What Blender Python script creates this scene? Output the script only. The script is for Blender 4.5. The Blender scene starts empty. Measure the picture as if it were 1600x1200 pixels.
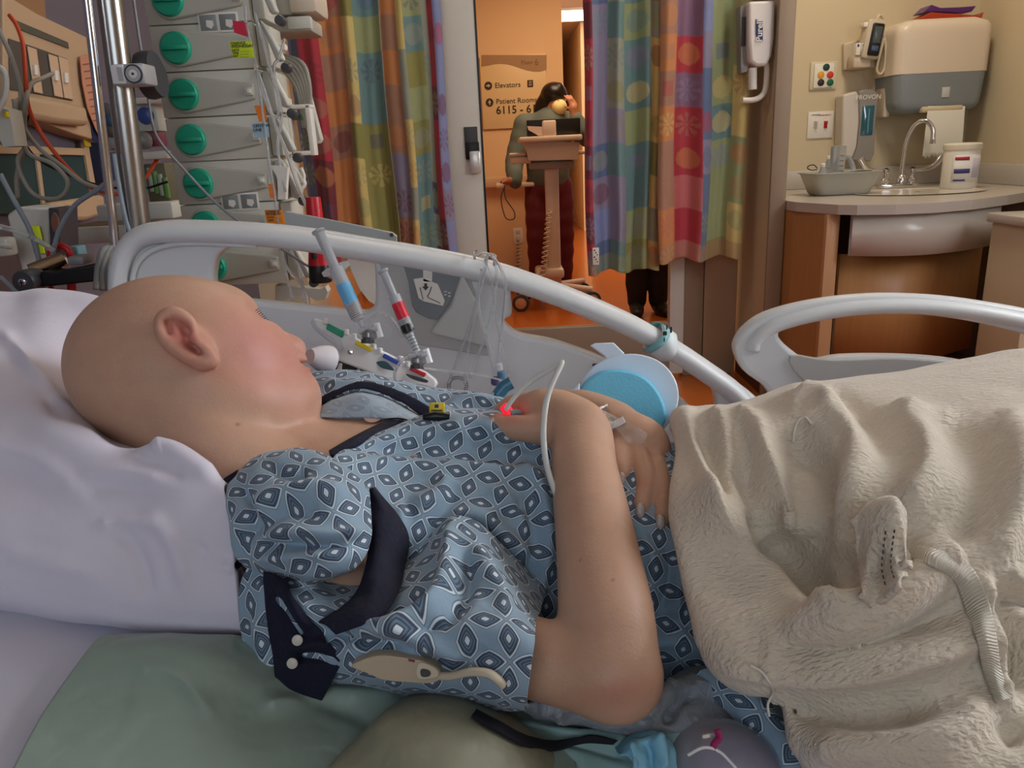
import bpy, bmesh, math, random
import numpy as np
from mathutils import Vector, Matrix
random.seed(4); np.random.seed(4)
SC = bpy.context.scene
# ---------------------------------------------------------------- camera
FP = 1200.0
PIT, ROL = math.radians(17.0), math.radians(2.8)
CAM = np.array([0.0, 0.0, 1.15])
FW = np.array([0, math.cos(PIT), -math.sin(PIT)])
U0 = np.array([0, math.sin(PIT), math.cos(PIT)]); R0 = np.array([1.0, 0, 0])
RT = math.cos(ROL)*R0 - math.sin(ROL)*U0
UP = math.cos(ROL)*U0 + math.sin(ROL)*R0
cd = bpy.data.cameras.new('camera'); cam = bpy.data.objects.new('camera', cd)
SC.collection.objects.link(cam)
cam.matrix_world = Matrix(((RT[0], UP[0], -FW[0], CAM[0]), (RT[1], UP[1], -FW[1], CAM[1]), (RT[2], UP[2], -FW[2], CAM[2]), (0, 0, 0, 1)))
cd.sensor_width = 36; cd.lens = 27; cd.clip_start = 0.02; cd.clip_end = 60
SC.camera = cam
SC.view_settings.view_transform = 'Standard'; SC.view_settings.look = 'None'
SC.view_settings.gamma = 1; SC.view_settings.use_curve_mapping = False
SC.view_settings.exposure = 0.0
# ---------------------------------------------------------------- light
wd = bpy.data.worlds.new('sky'); SC.world = wd; wd.use_nodes = True
bgn = wd.node_tree.nodes['Background']; bgn.inputs[0].default_value = (0.62, 0.78, 1.0, 1); bgn.inputs[1].default_value = 1.0
def area(name, loc, target, sx, sy, power, col):
    l = bpy.data.lights.new(name, 'AREA'); l.shape = 'RECTANGLE'; l.size = sx; l.size_y = sy; l.energy = power; l.color = col
    o = bpy.data.objects.new(name, l); SC.collection.objects.link(o); o.location = loc
    o.rotation_euler = (Vector(target)-Vector(loc)).to_track_quat('-Z', 'Y').to_euler()
    return o
area('window_daylight', (2.46, 0.95, 1.9), (0.2, 0.62, 0.85), 1.3, 1.0, 45, (0.95, 0.97, 1.0))
area('window_daylight', (-0.3, -1.75, 1.9), (0.0, 1.2, 0.85), 1.6, 1.2, 10, (0.84, 0.92, 1.0))  # soft fill lamp added behind the camera, at an unseen back window
area('hall_lamp', (0.6, 5.4, 2.6), (0.6, 5.4, 0), 1.0, 1.2, 36, (1.0, 0.74, 0.48))
area('hall_lamp', (1.75, 8.6, 2.6), (1.6, 9.0, 0), 0.8, 1.2, 60, (1.0, 0.78, 0.54))
area('sink_downlight', (1.55, 3.1, 2.62), (1.65, 3.5, 0), 0.35, 0.35, 14, (1.0, 0.85, 0.66))
area('ceiling_lamp', (-0.2, 2.5, 2.62), (-0.2, 2.5, 0), 0.6, 0.6, 6, (1.0, 0.86, 0.7))
# ---------------------------------------------------------------- pixel <-> world
def U(px, py, d):
    a, b = (px-800)/FP, (600-py)/FP
    return CAM + d*(FW + a*RT + b*UP)
def ray(px, py):
    return FW + (px-800)/FP*RT + (600-py)/FP*UP
def W(px, py, y): r = ray(px, py); return CAM + r*(y/r[1])
def H(px, py, z): r = ray(px, py); return CAM + r*((z-CAM[2])/r[2])
def X(px, py, x): r = ray(px, py); return CAM + r*(x/r[0])
def proj(P):
    P = np.asarray(P, float)-CAM
    d = P@FW
    return 800+FP*(P@RT)/d, 600-FP*(P@UP)/d, d
# ---------------------------------------------------------------- materials
def srgb(c):
    c = [x/255 for x in c]
    return tuple((x/12.92 if x <= 0.04045 else ((x+0.055)/1.055)**2.4) for x in c)+(1,)
MC = {}
def mat(name, col, rough=0.5, metal=0.0, bump=0, bscale=200, var=0, vscale=8, trans=0, alpha=1, emit=0, coat=0, sheen=0, sss=0, ior=1.45, stretch=None):
    if name in MC: return MC[name]
    m = bpy.data.materials.new(name); m.use_nodes = True; nt = m.node_tree; b = nt.nodes['Principled BSDF']
    c = srgb(col); b.inputs['Base Color'].default_value = c; b.inputs['Roughness'].default_value = rough
    b.inputs['Metallic'].default_value = metal; b.inputs['IOR'].default_value = ior
    b.inputs['Transmission Weight'].default_value = trans; b.inputs['Alpha'].default_value = alpha
    b.inputs['Coat Weight'].default_value = coat; b.inputs['Sheen Weight'].default_value = sheen
    if sss:
        b.inputs['Subsurface Weight'].default_value = sss; b.inputs['Subsurface Radius'].default_value = (0.012, 0.004, 0.002); b.inputs['Subsurface Scale'].default_value = 1
    if emit: b.inputs['Emission Color'].default_value = c; b.inputs['Emission Strength'].default_value = emit
    tc = nt.nodes.new('ShaderNodeTexCoord')
    def nz(scale, detail=4):
        n = nt.nodes.new('ShaderNodeTexNoise'); n.inputs['Scale'].default_value = scale; n.inputs['Detail'].default_value = detail
        if stretch:
            mp = nt.nodes.new('ShaderNodeMapping'); mp.inputs['Scale'].default_value = stretch
            nt.links.new(tc.outputs['Object'], mp.inputs[0]); nt.links.new(mp.outputs[0], n.inputs['Vector'])
        else: nt.links.new(tc.outputs['Object'], n.inputs['Vector'])
        return n
    if var:
        n = nz(vscale); mx = nt.nodes.new('ShaderNodeMix'); mx.data_type = 'RGBA'
        mx.inputs[6].default_value = tuple(min(1, x*(1-var)) for x in c[:3])+(1,); mx.inputs[7].default_value = tuple(min(1, x*(1+var)) for x in c[:3])+(1,)
        nt.links.new(n.outputs['Fac'], mx.inputs[0]); nt.links.new(mx.outputs[2], b.inputs['Base Color'])
    if bump:
        n = nz(bscale, 3); bp = nt.nodes.new('ShaderNodeBump'); bp.inputs['Strength'].default_value = 1; bp.inputs['Distance'].default_value = bump
        nt.links.new(n.outputs['Fac'], bp.inputs['Height']); nt.links.new(bp.outputs[0], b.inputs['Normal'])
    MC[name] = m
    return m
# ---------------------------------------------------------------- object helpers
def link(o, parent=None):
    SC.collection.objects.link(o)
    if parent is not None: o.parent = parent
    return o
def tag(o, label=None, cat=None, group=None, kind=None):
    if label: o['label'] = label
    if cat: o['category'] = cat
    if group: o['group'] = group
    if kind: o['kind'] = kind
    return o
def empty(name, label, cat, loc=(0, 0, 0), group=None):
    # parts are modelled in world space, so the root keeps its place in delta form: parts carry the inverse
    o = bpy.data.objects.new(name, None); SC.collection.objects.link(o); o.empty_display_size = 0.02
    o.location = Vector([float(v) for v in loc]); return tag(o, label, cat, group)
def wparent(o, parent):
    o.parent = parent
    if parent is not None:
        m = Matrix.Identity(4); p = parent
        while p is not None:
            m = Matrix.Translation(p.location) @ m; p = p.parent
        o.location = -(m.to_translation())
        # nested offset: own parent chain fully cancelled
def mesh_obj(name, me, m, parent=None, smooth=True):
    o = bpy.data.objects.new(name, me); SC.collection.objects.link(o)
    if m is not None:
        for k in (m if isinstance(m, (list, tuple)) else [m]): me.materials.append(k)
    if smooth:
        me.polygons.foreach_set('use_smooth', [True]*len(me.polygons))
    if parent is not None: wparent(o, parent)
    me.update()
    return o
class MB:
    def __init__(s): s.bm = bmesh.new(); s.mi = 0
    def box(s, a, b, bev=0.0, M=None, seg=2):
        a = [float(v) for v in a]; b = [float(v) for v in b]
        lo = [min(a[i], b[i]) for i in range(3)]; hi = [max(a[i], b[i]) for i in range(3)]
        r = bmesh.ops.create_cube(s.bm, size=1)
        vs = r['verts']
        for v in vs:
            v.co = Vector([lo[i]+(v.co[i]+0.5)*(hi[i]-lo[i]) for i in range(3)])
        fs = set(f for v in vs for f in v.link_faces)
        for f in fs: f.material_index = s.mi
        if bev:
            es = list(set(e for v in vs for e in v.link_edges))
            bev = min(bev, 0.49*min(hi[i]-lo[i] for i in range(3)))
            rr = bmesh.ops.bevel(s.bm, geom=es, offset=bev, segments=seg, affect='EDGES', profile=0.5)
            vs = list(set(v for f in rr['faces'] for v in f.verts) | set(v for v in vs if v.is_valid))
            for v in vs:
                for f in v.link_faces: f.material_index = s.mi
        if M is not None: bmesh.ops.transform(s.bm, matrix=M, verts=vs)
        return vs
    def pbox(s, x0, y0, x1, y1, y, dep, bev=0.0):
        # box whose front face at world y covers the given picture rectangle
        c, r, t, bt = W((x0+x1)/2, (y0+y1)/2, y), 0, W((x0+x1)/2, y0, y)[2], W((x0+x1)/2, y1, y)[2]
        xa, xb = W(x0, (y0+y1)/2, y)[0], W(x1, (y0+y1)/2, y)[0]
        return s.box((xa, y, bt), (xb, y+dep, t), bev)
    def tube(s, pts, r, seg=10, cap=True, closed=False, flat=1.0, up=None):
        pts = [Vector([float(v) for v in p]) for p in pts]; n = len(pts)
        rs = r if isinstance(r, (list, tuple, np.ndarray)) else [r]*n
        rings = []; prev = None
        for i in range(n):
            if closed: t = pts[(i+1) % n]-pts[i-1]
            else: t = pts[min(i+1, n-1)]-pts[max(i-1, 0)]
            if t.length < 1e-9: t = Vector((0, 0, 1))
            t.normalize()
            if prev is None:
                a = Vector(up) if up else (Vector((0, 0, 1)) if abs(t.z) < 0.9 else Vector((1, 0, 0)))
                nx = (a-t*a.dot(t)).normalized()
            else:
                nx = (prev-t*prev.dot(t)); nx = nx.normalized() if nx.length > 1e-6 else prev
            prev = nx; by = t.cross(nx)
            rings.append([s.bm.verts.new(pts[i]+nx*(math.cos(2*math.pi*k/seg)*rs[i])+by*(math.sin(2*math.pi*k/seg)*rs[i]*flat)) for k in range(seg)])
        m = n if closed else n-1
        for i in range(m):
            A, B = rings[i], rings[(i+1) % n]
            for k in range(seg):
                f = s.bm.faces.new((A[k], A[(k+1) % seg], B[(k+1) % seg], B[k])); f.material_index = s.mi
        if cap and not closed:
            f = s.bm.faces.new(rings[0][::-1]); f.material_index = s.mi
            f = s.bm.faces.new(rings[-1]); f.material_index = s.mi
        return rings
    def lathe(s, base, axis, prof, seg=24, cap=True):
        base = Vector([float(v) for v in base]); axis = Vector([float(v) for v in axis]).normalized()
        pts = [base+axis*float(h) for r, h in prof]
        a = Vector((0, 0, 1)) if abs(axis.z) < 0.9 else Vector((1, 0, 0))
        nx = (a-axis*a.dot(axis)).normalized(); by = axis.cross(nx); rings = []
        for p, (r, h) in zip(pts, prof):
            rings.append([s.bm.verts.new(p+nx*(math.cos(2*math.pi*k/seg)*r)+by*(math.sin(2*math.pi*k/seg)*r)) for k in range(seg)])
        for A, B in zip(rings, rings[1:]):
            for k in range(seg):
                f = s.bm.faces.new((A[k], A[(k+1) % seg], B[(k+1) % seg], B[k])); f.material_index = s.mi
        if cap:
            f = s.bm.faces.new(rings[0][::-1]); f.material_index = s.mi
            f = s.bm.faces.new(rings[-1]); f.material_index = s.mi
    def prism(s, poly, off):
        # closed outline (world points) pushed along off
        off = Vector([float(v) for v in off]); A = [s.bm.verts.new([float(c) for c in p]) for p in poly]; B = [s.bm.verts.new(v.co+off) for v in A]
        n = len(A)
        fs = [s.bm.faces.new(A), s.bm.faces.new(B[::-1])]
        for i in range(n): fs.append(s.bm.faces.new((A[i], B[i], B[(i+1) % n], A[(i+1) % n])))
        for f in fs: f.material_index = s.mi
        return A+B
    def build(s, name, m, parent=None, smooth=True, angle=40):
        bmesh.ops.recalc_face_normals(s.bm, faces=s.bm.faces[:])
        me = bpy.data.meshes.new(name); s.bm.to_mesh(me); s.bm.free()
        o = mesh_obj(name, me, m, parent, smooth)
        if smooth and angle < 180:
            try: me.set_sharp_from_angle(angle=math.radians(angle))
            except Exception: pass
        return o
def bez(pts, n=8):
    # smooth curve through points (catmull-rom), any dimension
    P = np.asarray(pts, float); P = np.vstack([2*P[0]-P[1], P, 2*P[-1]-P[-2]]); out = []
    for i in range(1, len(P)-2):
        for k in range(n):
            t = k/n
            out.append(0.5*((2*P[i])+(-P[i-1]+P[i+1])*t+(2*P[i-1]-5*P[i]+4*P[i+1]-P[i+2])*t*t+(-P[i-1]+3*P[i]-3*P[i+1]+P[i+2])*t**3))
    out.append(P[-2]); return np.array(out)
def cable(name, pts, r, m, label=None, cat='cable', group=None, parent=None, n=8, flat=1.0, seg=8):
    b = MB(); b.tube(bez(pts, n), r, seg, flat=flat); o = b.build(name, m, parent, angle=180)
    if parent is None: tag(o, label, cat, group)
    return o
def text(name, body, loc, size, m, parent, xdir=(1, 0, 0), updir=(0, 0, 1), align='CENTER', bold=0.0, ext=0.0004):
    cu = bpy.data.curves.new(name, 'FONT'); cu.body = body; cu.size = size; cu.align_x = align; cu.align_y = 'CENTER'; cu.extrude = ext; cu.offset = bold; cu.resolution_u = 3
    o = bpy.data.objects.new(name, cu); SC.collection.objects.link(o)
    x = Vector([float(v) for v in xdir]).normalized(); u = Vector([float(v) for v in updir]); u = (u-x*u.dot(x)).normalized(); z = x.cross(u)
    M = Matrix(((x[0], u[0], z[0], loc[0]), (x[1], u[1], z[1], loc[1]), (x[2], u[2], z[2], loc[2]), (0, 0, 0, 1)))
    bpy.context.view_layer.update()
    me = bpy.data.meshes.new_from_object(o.evaluated_get(bpy.context.evaluated_depsgraph_get()))
    bpy.data.objects.remove(o); me.transform(M); me.name = name
    return mesh_obj(name, me, m, parent, smooth=False)
def qmesh(name, V, nu, nv, m, parent=None, uv=None, thick=0, closed_u=False, sub=0):
    # grid of (nu x nv) verts
    me = bpy.data.meshes.new(name); q = []
    i, j = np.meshgrid(np.arange(nu if closed_u else nu-1), np.arange(nv-1), indexing='ij'); i = i.ravel(); j = j.ravel(); i2 = (i+1) % nu
    F = np.stack([i*nv+j, i2*nv+j, i2*nv+j+1, i*nv+j+1], 1)
    me.from_pydata(V.reshape(-1, 3).tolist(), [], F.tolist())
    if uv is not None:
        ul = me.uv_layers.new(name='UVMap'); li = np.zeros(len(me.loops), int); me.loops.foreach_get('vertex_index', li)
        ul.data.foreach_set('uv', uv.reshape(-1, 2)[li].ravel())
    o = mesh_obj(name, me, m, parent)
    if thick:
        s = o.modifiers.new('s', 'SOLIDIFY'); s.thickness = thick; s.offset = -1
    return o
def cr_axis(A, n):
    # catmull-rom resample of control array A along axis 0 to n samples
    A = np.asarray(A, float); k = len(A)
    P = np.concatenate([2*A[:1]-A[1:2], A, 2*A[-1:]-A[-2:-1]], 0)
    t = np.linspace(0, k-1, n); i = np.minimum(t.astype(int), k-2); f = (t-i).reshape((-1,)+(1,)*(A.ndim-1))
    p0, p1, p2, p3 = P[i], P[i+1], P[i+2], P[i+3]
    return 0.5*(2*p1+(-p0+p2)*f+(2*p0-5*p1+4*p2-p3)*f*f+(-p0+3*p1-3*p2+p3)*f**3)
def pl_dist(px, py, line):
    L = bez(line, 5) if len(line) > 2 else np.array(line, float)
    best = np.full(px.shape, 1e9); tt = np.zeros(px.shape); n = len(L)-1
    for i in range(n):
        ax, ay = L[i]; bx, by = L[i+1]; dx, dy = bx-ax, by-ay; l2 = dx*dx+dy*dy+1e-9
        t = ((px-ax)*dx+(py-ay)*dy)/l2; tc = np.clip(t, 0, 1)
        sg = np.hypot(px-ax-tc*dx, py-ay-tc*dy)
        w = sg < best; best = np.where(w, sg, best); tt = np.where(w, (i+tc)/n, tt)
    return best, tt
def fold(V, ridges):
    # V (nu,nv,3): push the cloth along its normal following fold lines given in picture coordinates
    du = np.gradient(V, axis=0); dv = np.gradient(V, axis=1); N = np.cross(du, dv); N /= np.linalg.norm(N, axis=2, keepdims=True)+1e-12
    px, py, d = proj(V.reshape(-1, 3)); px = px.reshape(V.shape[:2]); py = py.reshape(V.shape[:2])
    if (N@FW).mean() > 0: N = -N
    D = np.zeros(V.shape[:2])
    for amp, wid, line in ridges:
        L = np.array(line, float); mg = wid*3
        msk = (px > L[:, 0].min()-mg) & (px < L[:, 0].max()+mg) & (py > L[:, 1].min()-mg) & (py < L[:, 1].max()+mg)
        if not msk.any(): continue
        q, t = pl_dist(px[msk], py[msk], line)
        D[msk] += amp*np.exp(-(q/wid)**2)*np.clip(np.minimum(t, 1-t)*5+0.25, 0, 1)
    return V+N*D[..., None], D
def vnoise(P, scale, seed=0):
    from mathutils import noise as mn
    return np.array([mn.noise(Vector((p[0]*scale+seed, p[1]*scale, p[2]*scale))) for p in P])
def patch(name, rows, nu, nv, m, parent=None, ridges=(), thick=0.0012, conv=U, wr=0, wscale=25, uvrot=0, uvoff=(0, 0), aniso=(1,1,1)):
    C = np.array([[conv(*p) for p in r] for r in rows])
    V = cr_axis(C, nu); V = np.swapaxes(cr_axis(np.swapaxes(V, 0, 1), nv), 0, 1)
    su = np.linalg.norm(np.diff(V, axis=0), axis=2); sv = np.linalg.norm(np.diff(V, axis=1), axis=2)
    cu = np.concatenate([[0], np.cumsum(su.mean(1))]); cv = np.concatenate([[0], np.cumsum(sv.mean(0))])
    # arc length per row/col blended for an even print
    au = np.concatenate([np.zeros((1, nv)), np.cumsum(su, 0)], 0); au = au-au[nu//2:nu//2+1]
    av = np.concatenate([np.zeros((nu, 1)), np.cumsum(sv, 1)], 1); av = av-av[:, nv//2:nv//2+1]
    c, s = math.cos(math.radians(uvrot)), math.sin(math.radians(uvrot))
    uv = np.stack([au*c-av*s+uvoff[0], au*s+av*c+uvoff[1]], 2)
    V, D = fold(V, ridges)
    if wr:
        du = np.gradient(V, axis=0); dv = np.gradient(V, axis=1); N = np.cross(du, dv); N /= np.linalg.norm(N, axis=2, keepdims=True)+1e-12
        P = V.reshape(-1, 3)*np.array(aniso)
        V = V+N*((vnoise(P, wscale)+0.5*vnoise(P, wscale*2.3, 7)).reshape(V.shape[:2])*wr)[..., None]
    return qmesh(name, V, nu, nv, m, parent, uv, thick)
def snapper(*objs, far=0):
    # nearest modelled surface under a picture point, so small things can be laid on the cloth
    P = np.concatenate([np.array([v.co for v in o.data.vertices])+np.array(o.matrix_world.translation)*0+np.array([o.location[k] for k in range(3)])+(np.array([sum(p.location[k] for p in chain_(o)) for k in range(3)])) for o in objs])
    x, y, d = proj(P); G = {}
    for a, b, c in zip((x//5).astype(int), (y//5).astype(int), d):
        if c > far and c < G.get((a, b), 9): G[(a, b)] = c
    def f(px, py):
        i, j = int(px//5), int(py//5); v = [G[(i+a, j+b)] for a in (-1, 0, 1) for b in (-1, 0, 1) if (i+a, j+b) in G]
        r = 2
        while not v and r < 12:
            v = [G[(i+a, j+b)] for a in range(-r, r+1) for b in range(-r, r+1) if (i+a, j+b) in G]; r += 1
        return float(np.mean(v)) if v else 0.5
    return f
def chain_(o):
    out = []; p = o.parent
    while p is not None: out.append(p); p = p.parent
    return out
# ---------------------------------------------------------------- implicit bodies
class Vol:
    def __init__(s, lo, hi, h):
        s.lo = np.array(lo, float); s.h = h; s.n = np.ceil((np.array(hi)-s.lo)/h).astype(int)+1
        s.v = np.full(s.n, 0.06, np.float32)
    def _sub(s, a, b):
        i0 = np.clip(np.floor((np.array(a)-s.lo)/s.h).astype(int), 0, s.n); i1 = np.clip(np.ceil((np.array(b)-s.lo)/s.h).astype(int)+1, 0, s.n)
        if (i1 <= i0).any(): return None, None
        g = [s.lo[k]+s.h*np.arange(i0[k], i1[k], dtype=np.float32) for k in range(3)]
        return tuple(slice(i0[k], i1[k]) for k in range(3)), np.meshgrid(*g, indexing='ij', sparse=True)
    def _min(s, sl, d, k):
        o = s.v[sl]
        if k > 0:
            h = np.maximum(k-np.abs(o-d), 0)/k; s.v[sl] = np.minimum(o, d)-h*h*k*0.25
        else: s.v[sl] = np.minimum(o, d)
    def cone(s, a, b, ra, rb, k=0.012):
        a = np.array(a, float); b = np.array(b, float); m = max(ra, rb)+k+0.012
        sl, g = s._sub(np.minimum(a, b)-m, np.maximum(a, b)+m)
        if sl is None: return
        ab = b-a; l2 = float(ab@ab)+1e-12
        t = ((g[0]-a[0])*ab[0]+(g[1]-a[1])*ab[1]+(g[2]-a[2])*ab[2])/l2; t = np.clip(t, 0, 1)
        d = np.sqrt((g[0]-a[0]-t*ab[0])**2+(g[1]-a[1]-t*ab[1])**2+(g[2]-a[2]-t*ab[2])**2)-(ra+(rb-ra)*t)
        s._min(sl, d.astype(np.float32), k)
    def chain(s, pts, rs, k=0.012, n=1):
        if n > 1:
            A = bez([list(p)+[r] for p, r in zip(pts, rs)], n); pts = A[:, :3]; rs = A[:, 3]
        for i in range(len(pts)-1): s.cone(pts[i], pts[i+1], rs[i], rs[i+1], k)
    def ell(s, c, ax, r, k=0.02, sub=False):
        # ax: 3x3 rows = unit axes ; r radii
        c = np.array(c, float); r = np.array(r, float); ax = np.array(ax, float); m = r.max()+k+0.01
        sl, g = s._sub(c-m, c+m)
        if sl is None: return
        x, y, z = g[0]-c[0], g[1]-c[1], g[2]-c[2]
        L = [ax[i, 0]*x+ax[i, 1]*y+ax[i, 2]*z for i in range(3)]
        k0 = np.sqrt(sum((L[i]/r[i])**2 for i in range(3))); k1 = np.sqrt(sum((L[i]/r[i]**2)**2 for i in range(3)))
        d = (k0*(k0-1)/(k1+1e-9)).astype(np.float32)
        d = np.where(k0 < 1e-3, -r.min(), d).astype(np.float32)
        if sub:
            o = s.v[sl]; d = -d; h = np.maximum(k-np.abs(o-d), 0)/k; s.v[sl] = np.maximum(o, d)+h*h*k*0.25
        else: s._min(sl, d, k)
    def pell(s, px, py, d, rx, ry, rd, ang=0, k=0.02, sub=False):
        # ellipsoid placed by picture position/size, rd = half depth in metres, ang = rotation in the picture (deg, clockwise)
        c = U(px, py, d); a = math.radians(ang)
        e1 = math.cos(a)*RT-math.sin(a)*UP; e2 = math.sin(a)*RT+math.cos(a)*UP
        s.ell(c, [e1, e2, FW], [rx*d/FP, ry*d/FP, rd], k, sub)
    def mesh(s, smooth=2):
        v = s.v; ins = (v < 0)
        cnt = np.zeros(np.array(v.shape)-1, np.uint8)
        for a in (0, 1):
            for b in (0, 1):
                for c in (0, 1): cnt += ins[a:v.shape[0]-1+a, b:v.shape[1]-1+b, c:v.shape[2]-1+c]
        act = (cnt > 0) & (cnt < 8); I = np.argwhere(act); N = len(I)
        idg = np.full(cnt.shape, -1, np.int32); idg[act] = np.arange(N)
        cor = [(a, b, c) for a in (0, 1) for b in (0, 1) for c in (0, 1)]
        val = np.stack([v[I[:, 0]+a, I[:, 1]+b, I[:, 2]+c] for a, b, c in cor], 1)
        acc = np.zeros((N, 3)); num = np.zeros(N)
        for i in range(8):
            for j in range(i+1, 8):
                if sum(abs(p-q) for p, q in zip(cor[i], cor[j])) != 1: continue
                m = (val[:, i] < 0) != (val[:, j] < 0); t = np.zeros(N); dd = val[:, i]-val[:, j]; t[m] = val[m, i]/dd[m]
                acc[m] += (np.array(cor[i])+t[m, None]*(np.array(cor[j])-np.array(cor[i]))); num += m
        P = s.lo+s.h*(I+acc/num[:, None]); Q = []
        for ax in range(3):
            o1, o2 = [(1, 2), (2, 0), (0, 1)][ax]
            A = ins.take(range(0, v.shape[ax]-1), ax); B = ins.take(range(1, v.shape[ax]), ax)
            E = np.argwhere(A != B); E = E[(E[:, o1] > 0) & (E[:, o2] > 0) & (E[:, o1] < v.shape[o1]-1) & (E[:, o2] < v.shape[o2]-1)]
            fl = A[E[:, 0], E[:, 1], E[:, 2]]
            def cid(d1, d2):
                K = E.copy(); K[:, o1] -= d1; K[:, o2] -= d2; return idg[K[:, 0], K[:, 1], K[:, 2]]
            q = np.stack([cid(1, 1), cid(0, 1), cid(0, 0), cid(1, 0)], 1); q[~fl] = q[~fl][:, ::-1]; Q.append(q)
        Q = np.concatenate(Q); Q = Q[(Q >= 0).all(1)]
        E = np.concatenate([Q[:, [0, 1]], Q[:, [1, 2]], Q[:, [2, 3]], Q[:, [3, 0]]])
        for _ in range(smooth):
            S = np.zeros((N, 3)); C = np.zeros(N)
            for k in range(3): S[:, k] = np.bincount(E[:, 0], P[E[:, 1], k], N)+np.bincount(E[:, 1], P[E[:, 0], k], N)
            C = np.bincount(E[:, 0], minlength=N)+np.bincount(E[:, 1], minlength=N)
            P = P*0.5+0.5*S/np.maximum(C, 1)[:, None]
        return P, Q
def biggest(P, Q):
    # keep only the one connected body
    E = np.concatenate([Q[:, [0, 1]], Q[:, [1, 2]], Q[:, [2, 3]]]); lab = np.arange(len(P))
    for _ in range(4000):
        m = np.minimum(lab[E[:, 0]], lab[E[:, 1]]); l2 = lab.copy(); np.minimum.at(l2, E[:, 0], m); np.minimum.at(l2, E[:, 1], m); l2 = l2[l2]
        if (l2 == lab).all(): break
        lab = l2
    k = np.bincount(lab).argmax(); keep = lab == k; idx = np.cumsum(keep)-1
    return P[keep], idx[Q[keep[Q].all(1)]]
def imesh(name, P, Q, m, parent=None):
    me = bpy.data.meshes.new(name); me.from_pydata(P.tolist(), [], Q.tolist()); return mesh_obj(name, me, m, parent)
# ================================================================ SETTING
def struct(o): o['kind'] = 'structure'; return o
def sbox(name, a, b, m, bev=0.0): mb = MB(); mb.box(a, b, bev); return struct(mb.build(name, m))
M_wall = mat('wall_cream', (205, 190, 160), 0.75, bump=0.0006, bscale=350)
M_wallp = mat('wall_slate', (104, 98, 108), 0.7, bump=0.0005, bscale=300)
M_hallw = mat('hall_wall_peach', (226, 186, 140), 0.7)
M_ceil = mat('ceiling_white', (215, 208, 195), 0.9)
M_floor = mat('floor_orange_vinyl', (176, 92, 34), 0.22, var=0.12, vscale=3, coat=0.2)
M_frame = mat('door_frame_alu', (208, 208, 200), 0.45, var=0.03)
M_frame2 = mat('frame_greige', (150, 132, 112), 0.5)
M_wood = mat('maple_wood', (176, 126, 76), 0.42, var=0.14, vscale=9, stretch=(6, 6, 0.6))
M_counter = mat('solid_surface', (190, 182, 172), 0.3, var=0.06, vscale=260, coat=0.1)
M_white = mat('white_plastic', (226, 222, 212), 0.35)
M_beige = mat('beige_plastic', (202, 188, 168), 0.42)
M_lgrey = mat('light_grey_plastic', (196, 195, 184), 0.42, var=0.03, vscale=20)
M_mgrey = mat('mid_grey_plastic', (140, 138, 134), 0.45)
M_dgrey = mat('dark_grey_plastic', (62, 62, 66), 0.4)
M_black = mat('black_plastic', (18, 18, 20), 0.35)
M_chrome = mat('chrome', (225, 225, 228), 0.08, 1.0)
M_steel = mat('brushed_steel', (176, 172, 166), 0.24, 1.0)
M_red = mat('red_plastic', (190, 22, 34), 0.35)
M_ink = mat('printed_ink', (50, 46, 46), 0.6)
M_glassp = mat('window_glass', (255, 255, 255), 0.0, trans=1.0, ior=1.02)
sbox('floor', (-1.4, -2.0, -0.1), (3.4, 16.2, 0.0), M_floor)
sbox('ceiling', (-1.4, -2.0, 2.7), (3.4, 4.1, 2.8), M_ceil)
XL = -1.15
sbox('wall_left', (XL-0.12, -2.0, 0), (XL, 3.8, 2.7), M_wallp)
# column between the left wall and the curtain, tan
sbox('wall_left_return', (XL, 3.55, 0), (-0.92, 3.8, 2.7), M_wall)
# door wall
sbox('wall_door_left', (XL, 3.8, 0), (-0.92, 3.95, 2.7), M_wall)
sbox('wall_door_head', (-0.92, 3.8, 2.35), (1.14, 3.95, 2.7), M_wall)
sbox('wall_door_right', (1.165, 3.42, 0), (1.222, 4.1, 2.7), M_wall)
sbox('trim_1', (1.155, 3.40, 0), (1.226, 3.42, 2.7), M_frame2, 0.006)
sbox('wall_sink', (1.14, 4.1, 0), (2.5, 4.25, 2.7), M_wall)
sbox('wall_right_far', (2.38, 3.22, 0), (2.62, 4.1, 2.7), M_wall)
# right wall with the daylight window
mb = MB(); mb.box((2.5, -2.0, 0), (2.62, 0.1, 2.7)); mb.box((2.5, 1.8, 0), (2.62, 3.22, 2.7)); mb.box((2.5, 0.1, 0), (2.62, 1.8, 1.2)); mb.box((2.5, 0.1, 2.5), (2.62, 1.8, 2.7))
struct(mb.build('wall_right', M_wall))
mb = MB(); mb.box((XL-0.12, -2.1, 0), (-1.12, -1.9, 2.7)); mb.box((0.55, -2.1, 0), (2.62, -1.9, 2.7)); mb.box((-1.12, -2.1, 0), (0.55, -1.9, 1.2)); mb.box((-1.12, -2.1, 2.55), (0.55, -1.9, 2.7))
struct(mb.build('wall_back', M_wall))
def window(n, a, b, ax):
    mb = MB(); a = np.array(a, float); b = np.array(b, float); o = 1-ax; w = 0.05
    for s in (0, 1):
        lo, hi = a.copy(), b.copy()
        if s: lo[o] = b[o]-w
        else: hi[o] = a[o]+w
        mb.box(lo, hi, 0.004)
        lo, hi = a.copy(), b.copy()
        if s: lo[2] = b[2]-w
        else: hi[2] = a[2]+w
        mb.box(lo, hi, 0.004)
    f = struct(mb.build('window_%d' % n, M_frame)); mb = MB(); c = (a[ax]+b[ax])/2
    lo, hi = a+w*0.8, b-w*0.8; lo[ax] = c-0.003; hi[ax] = c+0.003; mb.box(lo, hi); mb.build('window_pane', M_glassp, f)
window(1, (2.52, 0.1, 1.2), (2.60, 1.8, 2.5), 0)
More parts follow.
